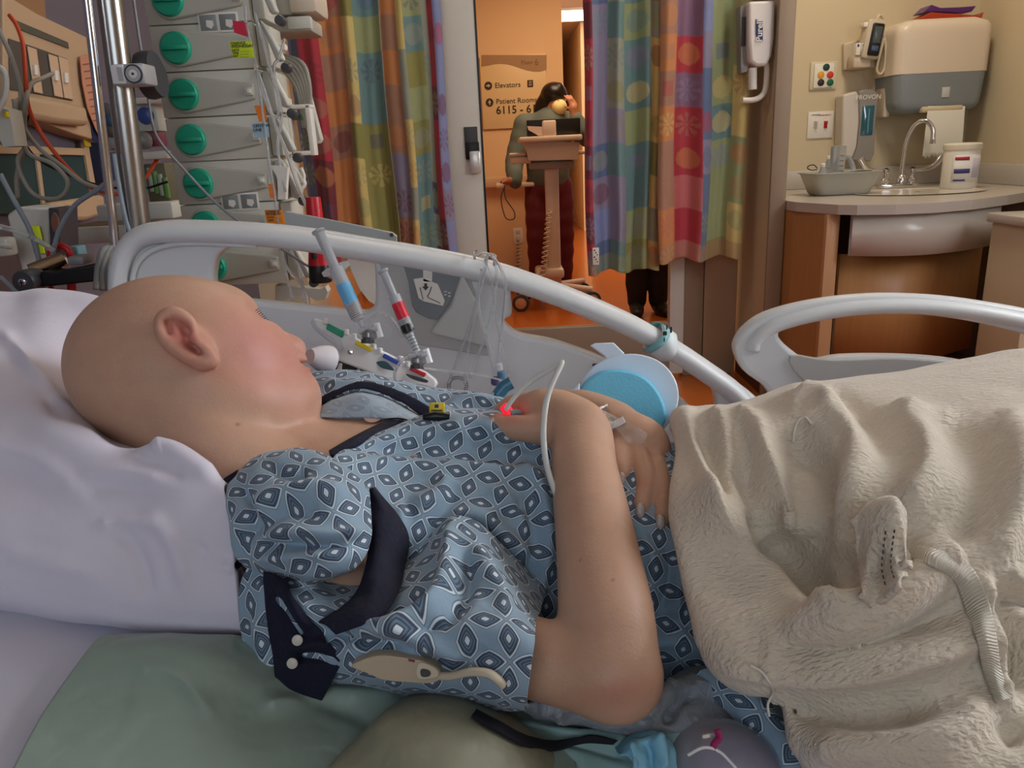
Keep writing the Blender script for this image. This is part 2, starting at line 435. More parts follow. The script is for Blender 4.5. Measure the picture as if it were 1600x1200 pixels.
window(2, (-1.12, -2.05, 1.2), (0.55, -1.95, 2.55), 1)  # unseen back window, put in to carry the fill lamp
# ---- sliding glass door (door_1)
st = MB(); xa, xb = -0.262, -0.082
st.box((xa, 3.74, 0.02), (xb, 3.80, 2.35), 0.006)
st.box((0.80, 3.74, 0.02), (0.87, 3.80, 2.35), 0.004)
st.box((xb, 3.745, 2.2), (0.80, 3.795, 2.35), 0.003)
door = struct(st.build('door_1', M_frame))
mb = MB(); mb.box((xb, 3.742, 0.03), (0.80, 3.795, 0.285), 0.004); mb.build('bottom_rail', M_frame2, door)  # darker than the stiles: the rail's shade is put into its colour
mb = MB(); mb.box((xb, 3.765, 0.285), (0.80, 3.771, 2.2)); mb.build('pane', M_glassp, door)
mb = MB(); mb.box((xb-0.006, 3.738, 0.285), (xb+0.003, 3.765, 2.2)); mb.build('gasket', M_black, door)
# handle : dark recessed cup and a satin paddle
hy = 3.74
pl = MB(); pl.pbox(726, 198, 747, 248, hy-0.006, 0.008, 0.002); hd = pl.build('handle_plate', M_dgrey, door)
pl = MB(); pl.pbox(728, 222, 749, 249, hy-0.012, 0.010, 0.002); pl.build('handle_cup', M_black, hd)
pl = MB(); pl.pbox(734, 236, 751, 271, hy-0.030, 0.018, 0.006); pl.build('handle_paddle', mat('satin_nickel', (225, 224, 220), 0.3, 0.6), hd)
# fixed frame left of the door
sbox('trim_2', (-0.315, 3.76, 0), (-0.272, 3.83, 2.35), M_frame, 0.004)
sbox('trim_3', (-0.272, 3.79, 0), (-0.262, 3.83, 2.35), M_black)
mb = MB(); mb.box((-0.92, 3.81, 0.3), (-0.315, 3.816, 2.35)); f = mb.build('window_3', M_glassp); struct(f)
sbox('trim_4', (-0.92, 3.78, 0), (-0.315, 3.84, 0.3), M_frame2, 0.004)
# frames right of the door
sbox('trim_5', (0.87, 3.76, 0), (0.97, 3.84, 2.35), M_frame2, 0.004)
sbox('trim_6', (0.976, 3.77, 0), (1.14, 3.84, 2.35), mat('frame_warm', (178, 160, 134), 0.5), 0.004)
sbox('baseboard_door', (1.155, 3.42, 0), (1.165, 3.80, 0.1), mat('base_brown', (92, 52, 30), 0.5))
# ---------------------------------------------------------------- HALL
HY = 6.85
xs = W(882, 200, HY)[0]
sbox('wall_hall', (-1.4, HY, 0), (xs, HY+0.12, 2.7), M_hallw)
sbox('wall_hall_return', (xs-0.12, HY+0.12, 0), (xs, 16.0, 2.7), M_hallw)
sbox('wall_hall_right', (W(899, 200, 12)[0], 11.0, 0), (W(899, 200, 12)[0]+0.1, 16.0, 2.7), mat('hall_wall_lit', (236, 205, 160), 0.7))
sbox('wall_hall_end', (xs-0.2, 16.0, 0), (3.4, 16.15, 2.7), mat('hall_wall_orange', (216, 120, 44), 0.7))
sbox('wall_hall_far', (1.3, 6.6, 0), (3.4, 6.75, 2.7), M_hallw)
sbox('wall_hall_left', (-1.4, 3.95, 0), (-1.3, HY, 2.7), M_hallw)
sbox('wall_hall_side', (2.6, 4.25, 0), (2.7, 6.6, 2.7), M_hallw)
sbox('ceiling_hall', (-1.4, 4.1, 2.72), (3.4, 16.2, 2.8), mat('hall_ceiling', (214, 186, 150), 0.9))
sbox('baseboard_hall', (-1.3, HY-0.015, 0), (xs, HY, 0.1), mat('base_brown', (92, 52, 30), 0.5))
# ceiling light far down the hall
lt = MB(); c = H(897, 18, 2.71); lt.box((c[0]-0.30, c[1]-0.25, 2.690), (c[0]+0.30, c[1]+0.6, 2.72), 0.004)
cl = lt.build('ceiling_light', M_white); tag(cl, 'glowing square ceiling light above the far end of the hallway', 'light')
lt = MB(); lt.box((c[0]-0.27, c[1]-0.22, 2.684), (c[0]+0.27, c[1]+0.57, 2.69)); lt.build('diffuser', mat('lit_diffuser', (255, 236, 205), 0.5, emit=5), cl)
# hall sign
sy = HY-0.02
sg = MB(); sg.pbox(752, 86, 854, 200, sy, 0.018, 0.003); sign = sg.build('wayfinding_sign', mat('sign_beige', (222, 190, 140), 0.4))
tag(sign, 'beige hallway direction sign with a brown wavy header, on the wall beyond the glass door', 'sign')
top = [(752, 86), (854, 86), (854, 109)]+[(854-i*10.2, 108+5*math.sin(i*0.62+0.5)-i*0.5) for i in range(1, 10)]+[(752, 104)]
hb = MB(); hb.prism([W(a, b, sy-0.002) for a, b in top], (0, 0.003, 0)); hb.build('header_band', mat('sign_brown', (160, 122, 82), 0.45), sign, smooth=False)
def stext(s, px, py, size, m, par, y, al='LEFT', bold=0): return text('lettering', s, W(px, py, y), size, m, par, align=al, bold=bold)
M_sink_ = mat('sign_ink', (44, 36, 34), 0.6)
stext('Floor', 814, 98, 0.046, mat('sign_pale_ink', (124, 92, 62), 0.6), sign, sy-0.004)
stext('6', 835, 97.5, 0.07, mat('sign_pale_ink', (124, 92, 62), 0.6), sign, sy-0.004)
stext('Elevators', 773, 134, 0.058, M_sink_, sign, sy-0.003)
stext('Patient Rooms', 775, 159, 0.058, M_sink_, sign, sy-0.003)
stext('6115 - 6194', 775, 173, 0.088, M_sink_, sign, sy-0.003, bold=0.001)
for (px, py, d) in ((763, 134, 0), (765, 160, 90)):
    q = MB(); c = W(px, py, sy-0.003); q.lathe(c, (0, -1, 0), [(0.032, 0), (0.032, 0.002)], 24); r = q.build('arrow_disc', M_sink_, sign)
    q = MB(); M = Matrix.Translation(Vector(c)) @ Matrix.Rotation(math.radians(-d), 4, 'Y')
    q.box((-0.02, -0.005, -0.004), (0.018, -0.002, 0.004), M=M)
    for s in (-1, 1): q.box((-0.004, -0.0052, -0.004), (0.017, -0.0022, 0.004), M=M @ Matrix.Translation((0.009, 0, 0)) @ Matrix.Rotation(s*math.radians(42), 4, 'Y') @ Matrix.Translation((-0.012, 0, 0)))
    q.build('arrow', mat('sign_beige', (222, 190, 140), 0.4), r, smooth=False)
q = MB(); q.pbox(824, 125, 833, 136, sy-0.004, 0.003, 0.001); ic = q.build('pictogram', M_sink_, sign)
q = MB(); q.pbox(826.5, 127, 830.5, 130, sy-0.006, 0.002); q.pbox(826, 131, 831, 134, sy-0.006, 0.002); q.build('pictogram_mark', mat('sign_brown', (160, 122, 82), 0.45), ic, smooth=False)
# outlet on the hall wall
q = MB(); q.pbox(802, 356, 817, 380, HY-0.006, 0.006, 0.001); ou = q.build('wall_outlet', M_white); tag(ou, 'white power outlet low on the hallway wall behind the rolling workstation', 'outlet')
for yy in (363, 373):
    q = MB(); q.pbox(806, yy-3, 813, yy+3, HY-0.008, 0.003, 0.001); q.build('socket', M_lgrey, ou)
cable('coiled_cord', [W(810+3*math.sin(t*2.4)*min(1, t/4), 372+t*2.1, HY-0.05+0.04*math.cos(t*2.4)) for t in np.linspace(0, 24, 80)], 0.007, M_beige, 'beige coiled power cord hanging from the hallway outlet', 'cord', n=2)
# hand rail on the hall wall
q = MB(); q.box((-1.2, HY-0.09, 0.84), (W(830, 290, HY-0.1)[0], HY-0.05, 0.93), 0.012)
for x in (-0.8, -0.1): q.box((x, HY-0.06, 0.86), (x+0.05, HY, 0.91))
tag(q.build('wall_handrail', mat('rail_tan', (206, 168, 130), 0.5)), 'tan handrail running along the hallway wall below the sign', 'handrail')
# ---------------------------------------------------------------- CURTAINS
PAL = {'red': (172, 52, 66), 'mar': (118, 48, 62), 'ora': (196, 130, 78), 'ter': (164, 122, 100), 'yel': (206, 186, 118), 'oli': (140, 138, 78), 'gre': (148, 158, 112), 'tea': (104, 138, 138), 'gry': (150, 154, 138), 'lav': (138, 132, 158), 'blu': (94, 112, 148), 'sla': (86, 88, 112), 'pur': (130, 98, 124), 'cor': (190, 104, 104), 'peri': (130, 140, 184)}
def curtain(name, label, px0, px1, topz, bot, y0, cols, nfold, amp, seed, cell=0.145, hem=None, group=None):
    # cols: list of (width fraction, [colour names]); real pleated cloth hanging from a track
    rnd = random.Random(seed); nu, nv = int((px1-px0)/1.1), 300
    x0, x1 = W(px0, 230, y0)[0], W(px1, 230, y0)[0]; V = np.zeros((nu, nv, 3)); C = np.zeros((nu, nv, 4)); C[..., 3] = 1
    wsum = sum(c[0] for c in cols); edges = np.concatenate([[0], np.cumsum([c[0]/wsum for c in cols])])
    u = np.linspace(0, 1, nu); v = np.linspace(0, 1, nv); UU, VV = np.meshgrid(u, v, indexing='ij')
    zb = bot; z = topz+(zb-topz)*VV
    ph = seed*1.3
    wav = np.sin(UU*nfold*2*np.pi+ph+0.5*np.sin(VV*3+ph))+0.45*np.sin(UU*nfold*4.3*np.pi+ph*2+VV*1.5)
    V[..., 0] = x0+(x1-x0)*UU+0.008*np.sin(VV*9+UU*6+ph)*VV; V[..., 1] = y0+amp*wav*(0.6+0.4*VV); V[..., 2] = z+(0.012*np.sin(UU*13+ph))*VV
    cells = {}
    ci = np.clip(np.searchsorted(edges, UU, side='right')-1, 0, len(cols)-1)
    fu = (UU-edges[ci])/(edges[ci+1]-edges[ci]); cw = (edges[ci+1]-edges[ci])*(x1-x0)
    off = np.array([rnd.random()*cell*0.15 for _ in cols])[ci]; rr = (z+off)/cell; ri = np.floor(rr).astype(int); fv = rr-ri
    L = {k: np.array(srgb(c)) for k, c in PAL.items()}
    for c in range(len(cols)):
        for r in range(ri.min(), ri.max()+1):
            m = (ci == c) & (ri == r)
            if not m.any(): continue
            base = L[rnd.choice(cols[c][1])]; oth = L[rnd.choice(cols[(c+rnd.choice([0, 1, -1])) % len(cols)][1])]; kind = rnd.random()
            col = np.tile(base, (m.sum(), 1)); dx = (fu[m]-0.5)*np.maximum(cw[m], 0.09); dy = (fv[m]-0.5)*cell
            rad = np.hypot(dx, dy); an = np.arctan2(dy, dx)
            if kind < 0.34: w = (rad < 0.046)*0.55
            elif kind < 0.58: w = ((rad < 0.050) & (rad > 0.012) & (np.cos(an*8) > -0.2))*0.5+(rad < 0.009)*0.5
            elif kind < 0.7: w = ((np.abs(dx) < 0.03) & (np.abs(dy) < 0.03))*0.5
            else: w = np.zeros(m.sum())
            col = col*(1-w[:, None])+oth*w[:, None]; C[m] = col
    if hem is not None:
        m = VV > 1-0.045; C[m] = C[m]*0.5+np.array(L[hem])*0.5
    C[..., 3] = 1
    me_o = qmesh(name, V, nu, nv, None, None, None)
    me = me_o.data; at = me.color_attributes.new('Col', 'FLOAT_COLOR', 'POINT'); at.data.foreach_set('color', C.reshape(-1).astype(np.float32))
    if 'curtain_cloth' not in MC:
        m = mat('curtain_cloth', (128, 128, 128), 0.75, bump=0.003, bscale=22, sheen=0.2); nt = m.node_tree; a = nt.nodes.new('ShaderNodeVertexColor'); a.layer_name = 'Col'
        nt.links.new(a.outputs[0], nt.nodes['Principled BSDF'].inputs['Base Color'])
    me.materials.append(MC['curtain_cloth']); s = me_o.modifiers.new('s', 'SOLIDIFY'); s.thickness = 0.003
    tag(me_o, label, 'curtain', group); return me_o
zb = W(1000, 425, 3.60)[2]
c1 = curtain('curtain', 'patchwork curtain with a white tag at its hem, hanging right of the glass door opening', 915, 1033, 2.3, W(970, 424, 3.62)[2], 3.62,
    [(10, ['red', 'red', 'mar']), (24, ['lav', 'peri', 'blu', 'lav']), (24, ['gry', 'gry', 'tea', 'lav']), (36, ['gre', 'tea', 'oli', 'gre']), (18, ['yel', 'yel', 'oli', 'gry'])], 2.6, 0.028, 3, hem='gre')
c2 = curtain('curtain', 'patchwork curtain with red squares and white flowers, overlapping beside the hand sanitizer', 1029, 1165, 2.3, W(1100, 405, 3.56)[2], 3.56,
    [(26, ['ora', 'ter', 'ora']), (38, ['red', 'pur', 'red', 'cor']), (14, ['lav', 'peri', 'blu']), (34, ['gre', 'oli', 'tea', 'gre']), (22, ['yel', 'yel', 'gre'])], 2.2, 0.026, 8, hem='ter')
c3 = curtain('curtain', 'darker patchwork curtain left of the white door frame, behind the infusion pumps', 468, 612, 2.3, W(560, 420, 3.60)[2], 3.60,
    [(14, ['sla', 'sla', 'blu']), (26, ['mar', 'red', 'mar']), (30, ['ora', 'ora', 'ter']), (14, ['yel', 'yel', 'oli']), (34, ['oli', 'gre', 'oli', 'tea'])], 2.5, 0.03, 5)
c4 = curtain('curtain', 'darker patchwork curtain strip with a red edge directly beside the white door frame', 598, 702, 2.3, W(650, 415, 3.66)[2], 3.66,
    [(10, ['mar']), (30, ['ora', 'ter', 'ora', 'lav']), (10, ['yel', 'gry']), (26, ['oli', 'tea', 'gre']), (10, ['gry', 'sla']), (9, ['red', 'mar']), (12, ['lav', 'peri'])], 2, 0.02, 9)
q = MB(); q.pbox(926, 387, 936, 414, 3.565, 0.003, 0.001); tg = q.build('care_tag', M_white, c1)
q = MB()
for k in range(6): q.pbox(928+(k % 3)*2.4, 390+k*3.6, 930+(k % 3)*2.0, 392+k*3.6, 3.563, 0.002)
q.build('care_tag_print', M_ink, tg, smooth=False)
# ================================================================ SINK CORNER
CZ = 0.88
fr = [H(px, py, CZ) for px, py in ((1310, 320), (1340, 320.5), (1400, 319.5), (1460, 317), (1520, 312), (1575, 305), (1630, 296))]
front = [(1.228, 3.40), (1.232, 3.30)]+[(float(p[0]), float(p[1])) for p in fr if p[0] < 2.3]+[(2.34, 3.30)]
poly = [(1.228, 4.09)]+front+[(2.37, 3.3), (2.37, 4.09)]
mb = MB(); mb.prism([(x, y, CZ) for x, y in poly], (0, 0, -0.038)); ct = mb.build('sink_counter', M_counter, smooth=False)
tag(ct, 'pale speckled solid surface counter with a bowed front, under the towel dispenser', 'counter')
bs = MB(); bs.box((1.228, 4.075, CZ), (2.36, 4.10, CZ+0.095), 0.004); bs.box((2.36, 3.4, CZ), (2.38, 4.10, CZ+0.095), 0.004); bs.build('backsplash', M_counter, ct)
# bowed apron under the counter
ap = [p for p in front[3:]]
def bow(pts, z0, z1, th, m, name, par, inset=0.03):
    P = bez([(a[0], a[1]+inset) for a in pts], 8); n = len(P); V = np.zeros((4, n, 3))
    for k, (y, z) in enumerate(((0, z0), (0, z1), (th, z1), (th, z0))): V[k, :, 0] = P[:, 0]; V[k, :, 1] = P[:, 1]+y; V[k, :, 2] = z
    return qmesh(name, V, 4, n, m, par, closed_u=True)
bow(front[3:8], CZ-0.038, CZ-0.20, 0.02, M_counter, 'apron', ct)
bl = MB(); c = (1.86, 3.52); n = 40; rim = [(c[0]+0.27*math.cos(t), c[1]+0.20*math.sin(t)) for t in np.linspace(0, 2*math.pi, n, endpoint=False)]
V = np.zeros((n, 6, 3))
for k, (s, z) in enumerate(((1.06, 0.004), (1.0, 0.005), (0.96, 0.0), (0.85, -0.03), (0.6, -0.06), (0.05, -0.07))):
    for i, (x, y) in enumerate(rim): V[i, k] = (c[0]+(x-c[0])*s, c[1]+(y-c[1])*s, CZ+max(z, 0.0015))
qmesh('sink_bowl_rim', V, n, 6, mat('bowl_white', (214, 206, 194), 0.15), ct, closed_u=True)
# cabinet
cb = MB(); p = [(1.228, 4.09), (1.228, 3.42), (1.24, 3.34), (front[2][0]-0.02, front[2][1]+0.05), (front[2][0]+0.02, front[2][1]+0.08), (front[2][0]+0.10, 3.4), (1.5, 4.09)]
cb.prism([(x, y, 0.0) for x, y in p], (0, 0, CZ-0.039)); cab = cb.build('sink_cabinet', M_wood, smooth=False)
tag(cab, 'maple wood base cabinet under the left end of the sink counter', 'cabinet')
q = MB(); a, b = p[3], p[4]; q.box((a[0]-0.004, a[1]-0.012, 0), (b[0]+0.008, b[1]+0.01, CZ-0.04), 0.002); q.build('edge_strip', mat('maple_edge', (196, 150, 108), 0.4), cab)
# bowed wood access panel below the apron
pn = bow([(x, y) for x, y in front[3:8]], CZ-0.205, 0.22, 0.02, M_wood, 'access_panel', None, inset=0.12)
tag(pn, 'bowed maple access panel hanging below the grey sink apron', 'panel')
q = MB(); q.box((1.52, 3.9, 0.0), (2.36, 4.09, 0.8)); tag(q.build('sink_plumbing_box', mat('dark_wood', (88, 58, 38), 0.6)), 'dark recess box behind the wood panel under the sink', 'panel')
# cabinet on the right
q = MB(); xx = W(1583, 400, 2.80)[0]; q.box((xx, 2.70, 0), (2.49, 2.95, 0.80), 0.006); rc = q.build('side_cabinet', M_wall)
tag(rc, 'cream cabinet with a lighter top at the right edge of the photo, beside the sink', 'cabinet')
q = MB(); q.box((xx-0.02, 2.67, 0.80), (2.49, 2.96, 0.835), 0.008); q.build('cabinet_top', M_counter, rc)
sbox('trim_7', (2.36, 3.2, 0), (2.38, 3.26, 2.7), M_frame2, 0.006)
# faucet
FY = 3.86
def cl(px, py, y=FY): return W(px, py, y)
fb = MB(); b0 = cl(1400, 299); fb.box((b0[0]-0.09, FY-0.03, CZ), (b0[0]+0.09, FY+0.03, CZ+0.02), 0.006); fa = fb.build('faucet', M_chrome)
tag(fa, 'chrome gooseneck faucet with two wrist blade handles on the sink counter', 'faucet')
q = MB(); x0, z0 = b0[0]+0.02, CZ+0.02; sp = [(x0, FY, z0), (x0, FY, z0+0.1), (x0+0.006, FY-0.005, z0+0.2), (x0+0.03, FY-0.02, z0+0.27), (x0+0.065, FY-0.05, z0+0.285), (x0+0.09, FY-0.07, z0+0.25), (x0+0.095, FY-0.075, z0+0.20)]
q.tube(bez(sp, 8), 0.011, 14); q.lathe((x0, FY, z0), (0, 0, 1), [(0.022, 0), (0.022, 0.03), (0.014, 0.04)], 16); q.lathe((x0+0.095, FY-0.075, z0+0.20), (0, 0, -1), [(0.013, 0), (0.013, 0.02)], 12); q.build('spout', M_chrome, fa)
for s in (-1, 1):
    hx = b0[0]+s*0.065+0.005; q = MB(); q.lathe((hx, FY, CZ+0.018), (0, 0, 1), [(0.02, 0), (0.022, 0.02), (0.013, 0.03), (0.013, 0.05), (0.018, 0.055), (0.018, 0.07), (0.008, 0.078)], 16)
    hb_ = q.build('valve', M_chrome, fa)
    q = MB(); q.tube(bez([(hx, FY, CZ+0.08), (hx+s*0.05, FY-0.01, CZ+0.082), (hx+s*0.10, FY-0.015, CZ+0.10), (hx+s*0.135, FY-0.02, CZ+0.145)], 6), [0.007]*3+list(np.linspace(0.007, 0.016, 16)), 12, flat=0.5); q.build('blade_handle', M_chrome, hb_)
# grey basin with bottles
def loftbox(name, c, w, d, z0, z1, fl, m, par=None, th=0.003, rim=0.012, corner=0.3):
    n = 48; V = np.zeros((n, 9, 3))
    prof = [(0.0, z0, 0), (1-fl, z0, 0), (1-fl*0.8, z0+0.008, 0), (1-fl*0.3, z0+(z1-z0)*0.6, 0), (1, z1-0.006, 0), (1, z1, rim), (1, z1+0.002, 0), (1-fl*0.4, z0+(z1-z0)*0.5, -th), (0.0, z0+th, 0)]
    for i, t in enumerate(np.linspace(0, 2*math.pi, n, endpoint=False)):
        e = 0.45; cx, sx = math.cos(t), math.sin(t); ux, uy = math.copysign(abs(cx)**e, cx), math.copysign(abs(sx)**e, sx)
        for k, (s, z, o) in enumerate(prof): V[i, k] = (c[0]+ux*(w/2*s+o), c[1]+uy*(d/2*s+o), z)
    return qmesh(name, V, n, 9, m, par, closed_u=True)
bc = W(1303, 296, 3.62); bcx = bc[0]
ba = loftbox('wash_basin', (bcx+0.02, 3.62), 0.32, 0.22, CZ+0.001, CZ+0.10, 0.28, mat('basin_grey', (168, 166, 154), 0.35)); tag(ba, 'grey plastic wash basin of bottles on the counter left of the faucet', 'basin')
M_clear = mat('clear_plastic', (214, 220, 226), 0.12, trans=0.75, ior=1.2)
def bottle(c, r, h, label, cap=M_white):
    q = MB(); q.lathe(c, (0, 0, 1), [(r*0.9, 0), (r, 0.004), (r, h*0.8), (r*0.8, h*0.88), (r*0.55, h)], 20); o = q.build('plastic_bottle', M_clear); tag(o, label, 'bottle')
    q = MB(); q.lathe((c[0], c[1], c[2]+h-0.002), (0, 0, 1), [(r*0.6, 0), (r*0.6, 0.012), (r*0.4, 0.016)], 16); q.build('cap', cap, o)
    q = MB()
    for k in range(5): q.box((c[0]-r*0.5, c[1]-r-0.001, c[2]+h*(0.2+0.13*k)), (c[0]+r*0.1, c[1]-r+0.002, c[2]+h*(0.2+0.13*k)+0.002))
    q.build('graduation', mat('grad_blue', (70, 84, 116), 0.6), o, smooth=False)
    return o
q = W(1308, 262, 3.62); r_ = 0.032
mb = MB(); mb.lathe((q[0], 3.62, CZ+0.008), (0, 0, 1), [(r_*0.9, 0), (r_, 0.01), (r_*1.02, 0.2), (r_*1.06, 0.205), (r_*0.95, 0.206)], 24); cu = mb.build('measuring_cup', M_clear); tag(cu, 'tall clear graduated cup standing in the grey wash basin', 'cup')
mb = MB()
for k in range(6): mb.box((q[0]-0.004, 3.62-r_-0.002, CZ+0.06+0.022*k), (q[0]+0.014, 3.62-r_+0.003, CZ+0.063+0.022*k))
mb.build('graduation', mat('grad_blue', (70, 84, 116), 0.6), cu, smooth=False)
bottle(W(1284, 290, 3.60)*np.array([1, 0, 0])+np.array([0, 3.60, CZ+0.008]), 0.018, 0.12, 'small clear bottle with a pointed cap at the left in the grey basin')
bottle(W(1292, 290, 3.68)*np.array([1, 0, 0])+np.array([0, 3.68, CZ+0.008]), 0.016, 0.15, 'slim clear bottle behind the cup in the grey basin')
cable('suction_tube', [W(1318, 246, 3.64), W(1326, 247, 3.64), W(1333, 262, 3.62), W(1333, 279, 3.6)], 0.011, M_clear, 'bent clear plastic tube leaning over the rim of the grey basin', 'tube')
cable('suction_wand', [W(1316, 271, 3.55), W(1330, 270, 3.55), W(1345, 268, 3.56), W(1362, 268, 3.58)], 0.006, M_dgrey, 'dark suction wand lying across the grey basin rim', 'wand')
cable('wire_loop', [W(1277, 265, 3.6), W(1268, 266, 3.6), W(1262, 263, 3.6), W(1264, 259, 3.6), W(1272, 258, 3.6), W(1277, 263, 3.6)], 0.0025, M_black, 'thin black wire loop sticking up at the left of the basin', 'wire')
# wipes canister
cc = W(1497, 290, 3.62); mb = MB(); cx, cy = cc[0], 3.62; R = 0.075
mb.lathe((cx, cy, CZ+0.001), (0, 0, 1), [(R*0.92, 0), (R, 0.008), (R, 0.17), (R*0.97, 0.175)], 32); wi = mb.build('wipes_canister', M_white); tag(wi, 'white canister of cleaning wipes with a printed label, right of the faucet', 'canister')
mb = MB(); mb.lathe((cx, cy, CZ+0.172), (0, 0, 1), [(R*1.04, 0), (R*1.06, 0.004), (R*1.06, 0.022), (R*0.98, 0.028), (R*0.5, 0.03)], 32); mb.build('lid', mat('lid_cream', (222, 216, 198), 0.4), wi)
def curvlab(a0, a1, z0, z1, m, name, par, dr=0.001):
    t = np.radians(np.linspace(a0, a1, 14)); V = np.zeros((14, 2, 3))
    for i, a in enumerate(t):
        for k, z in enumerate((z0, z1)): V[i, k] = (cx+(R+dr)*math.sin(a), cy-(R+dr)*math.cos(a), z)
    return qmesh(name, V, 14, 2, m, par, thick=0.0005)
lb = curvlab(-55, 80, CZ+0.03, CZ+0.15, mat('label_white', (226, 224, 222), 0.5), 'label', wi)
curvlab(-48, -5, CZ+0.128, CZ+0.142, mat('label_red', (170, 40, 66), 0.5), 'label_stripe', lb, 0.002)
curvlab(-48, 0, CZ+0.07, CZ+0.09, mat('label_navy', (58, 60, 120), 0.5), 'label_stripe', lb, 0.002)
curvlab(-48, -12, CZ+0.036, CZ+0.044, mat('label_navy', (58, 60, 120), 0.5), 'label_stripe', lb, 0.002)
curvlab(8, 36, CZ+0.05, CZ+0.135, mat('label_lilac', (196, 194, 214), 0.5), 'label_text_block', lb, 0.002)
curvlab(50, 76, CZ+0.04, CZ+0.13, mat('label_bluegrey', (160, 166, 196), 0.5), 'label_text_block', lb, 0.002)
# ---- wall items on the sink wall (y 4.1)
SY = 4.1
def outline(cx, cy, w, h, r, n=6):
    o = []
    for (sx, sy, a0) in ((1, 1, 0), (-1, 1, 90), (-1, -1, 180), (1, -1, 270)):
        for k in range(n+1):
            a = math.radians(a0+90*k/n); o.append((cx+sx*(w/2-r)+r*math.cos(a), cy+sy*(h/2-r)+r*math.sin(a)))
    return o
# paper towel dispenser
a, b = W(1407, 30, 3.88), W(1541, 176, 3.88); tx, tz = (a[0]+b[0])/2, (W(1474, 27, 3.88)[2]+W(1474, 175, 3.88)[2])/2; tw = b[0]-a[0]; th = W(1474, 27, 3.88)[2]-W(1474, 175, 3.88)[2]
zsplit = W(1474, 113, 3.88)[2]
def disp(name, z0, z1, m, par, rt, rb, w0, w1, dep=0.22, y=3.88):
    n = 10; rows = []
    zs = np.linspace(z0, z1, 14); V = []
    for z in zs:
        f = (z-z0)/(z1-z0); w = w0+(w1-w0)*f
        # rounded corners at top / bottom
        ins = 0
        if rt and z > z1-rt: q = (z-(z1-rt))/rt; ins = rt*(1-math.sqrt(max(0, 1-q*q)))
        if rb and z < z0+rb: q = ((z0+rb)-z)/rb; ins = max(ins, rb*(1-math.sqrt(max(0, 1-q*q))))
        hw = w/2-ins; r = 0.05; ring = [(tx-hw, y+dep)]
        for k in range(7): an = math.radians(180+90*k/6); ring.append((tx-hw+r+r*math.cos(an), y+ins*0.5+r+r*math.sin(an)))
        for k in range(7): an = math.radians(270+90*k/6); ring.append((tx+hw-r+r*math.cos(an), y+ins*0.5+r+r*math.sin(an)))
        ring.append((tx+hw, y+dep)); V.append([(x, yy, z) for x, yy in ring])
    V = np.array(V); mb = MB(); R_ = [[mb.bm.verts.new(p) for p in row] for row in V]
    for A, B in zip(R_, R_[1:]):
        for k in range(len(A)): mb.bm.faces.new((A[k], A[(k+1) % len(A)], B[(k+1) % len(A)], B[k]))
    mb.bm.faces.new(R_[0][::-1]); mb.bm.faces.new(R_[-1]); return mb.build(name, m, par, angle=60)
tdz0, tdz1 = tz-th/2, tz+th/2
td = disp('towel_dispenser', zsplit, tdz1, mat('dispenser_cream', (216, 202, 184), 0.35), None, 0.06, 0, tw*0.99, tw); tag(td, 'large cream paper towel dispenser with smoky grey lower window above the sink', 'dispenser')
disp('lower_window', tdz0, zsplit-0.001, mat('smoky_plastic', (128, 136, 142), 0.25), td, 0, 0.05, tw*0.90, tw*0.97)
mb = MB(); mb.box((tx-tw*0.475, 3.99, tdz0-0.01), (tx-tw*0.40, 4.1, tdz1-0.05), 0.01); mb.build('side_shell', mat('dispenser_cream', (216, 202, 184), 0.35), td)
mb = MB(); mb.box((tx-0.09, 3.865, tdz0+0.0), (tx+0.11, 3.99, tdz0+0.028), 0.01); mb.build('paper_slot', M_wall, td)
mb = MB(); mb.pbox(1472, 136, 1484, 152, 3.876, 0.004, 0.001); mb.build('window_sticker', mat('sticker_grey', (196, 196, 194), 0.5), td)
pr = [[W(1450+(i/7)*58+j*(-0.9+0.05*i), 166+j*7.9+(2.4*math.sin(i*9.0) if j == 10 else 0), 3.87-0.012*math.sin(j*0.3)) for j in range(11)] for i in range(8)]
V = cr_axis(np.array(pr), 40); V[:, -1, 2] += 0.006*np.sin(np.arange(40)*1.5)
pt = qmesh('paper_towel', V, 40, 11, mat('paper_white', (226, 224, 212), 0.8), None, thick=0.001); tag(pt, 'white paper towel with a jagged edge hanging out of the towel dispenser', 'paper towel')
# packets on top
def packet(name, pts, y, off, m, label):
    mb = MB(); mb.prism([W(a, b, y) for a, b in pts], (0, off, 0.0)); o = mb.build(name, m, smooth=False); s = o.modifiers.new('b', 'BEVEL'); s.width = 0.004; s.segments = 2; return tag(o, label, 'packet')
packet('plastic_packet', [(1434, 30), (1455, 19), (1500, 22), (1531, 24), (1538, 18), (1534, 29), (1500, 30)], 3.92, 0.12, mat('packet_red', (168, 58, 30), 0.3), 'orange red plastic packet lying on top of the towel dispenser')
packet('plastic_packet', [(1442, 20), (1456, 7), (1470, 12), (1500, 11), (1526, 9), (1519, 18), (1500, 20.5), (1460, 18.5)], 3.94, 0.1, mat('packet_purple', (84, 40, 110), 0.3), 'purple plastic packet on top of the orange red packet')
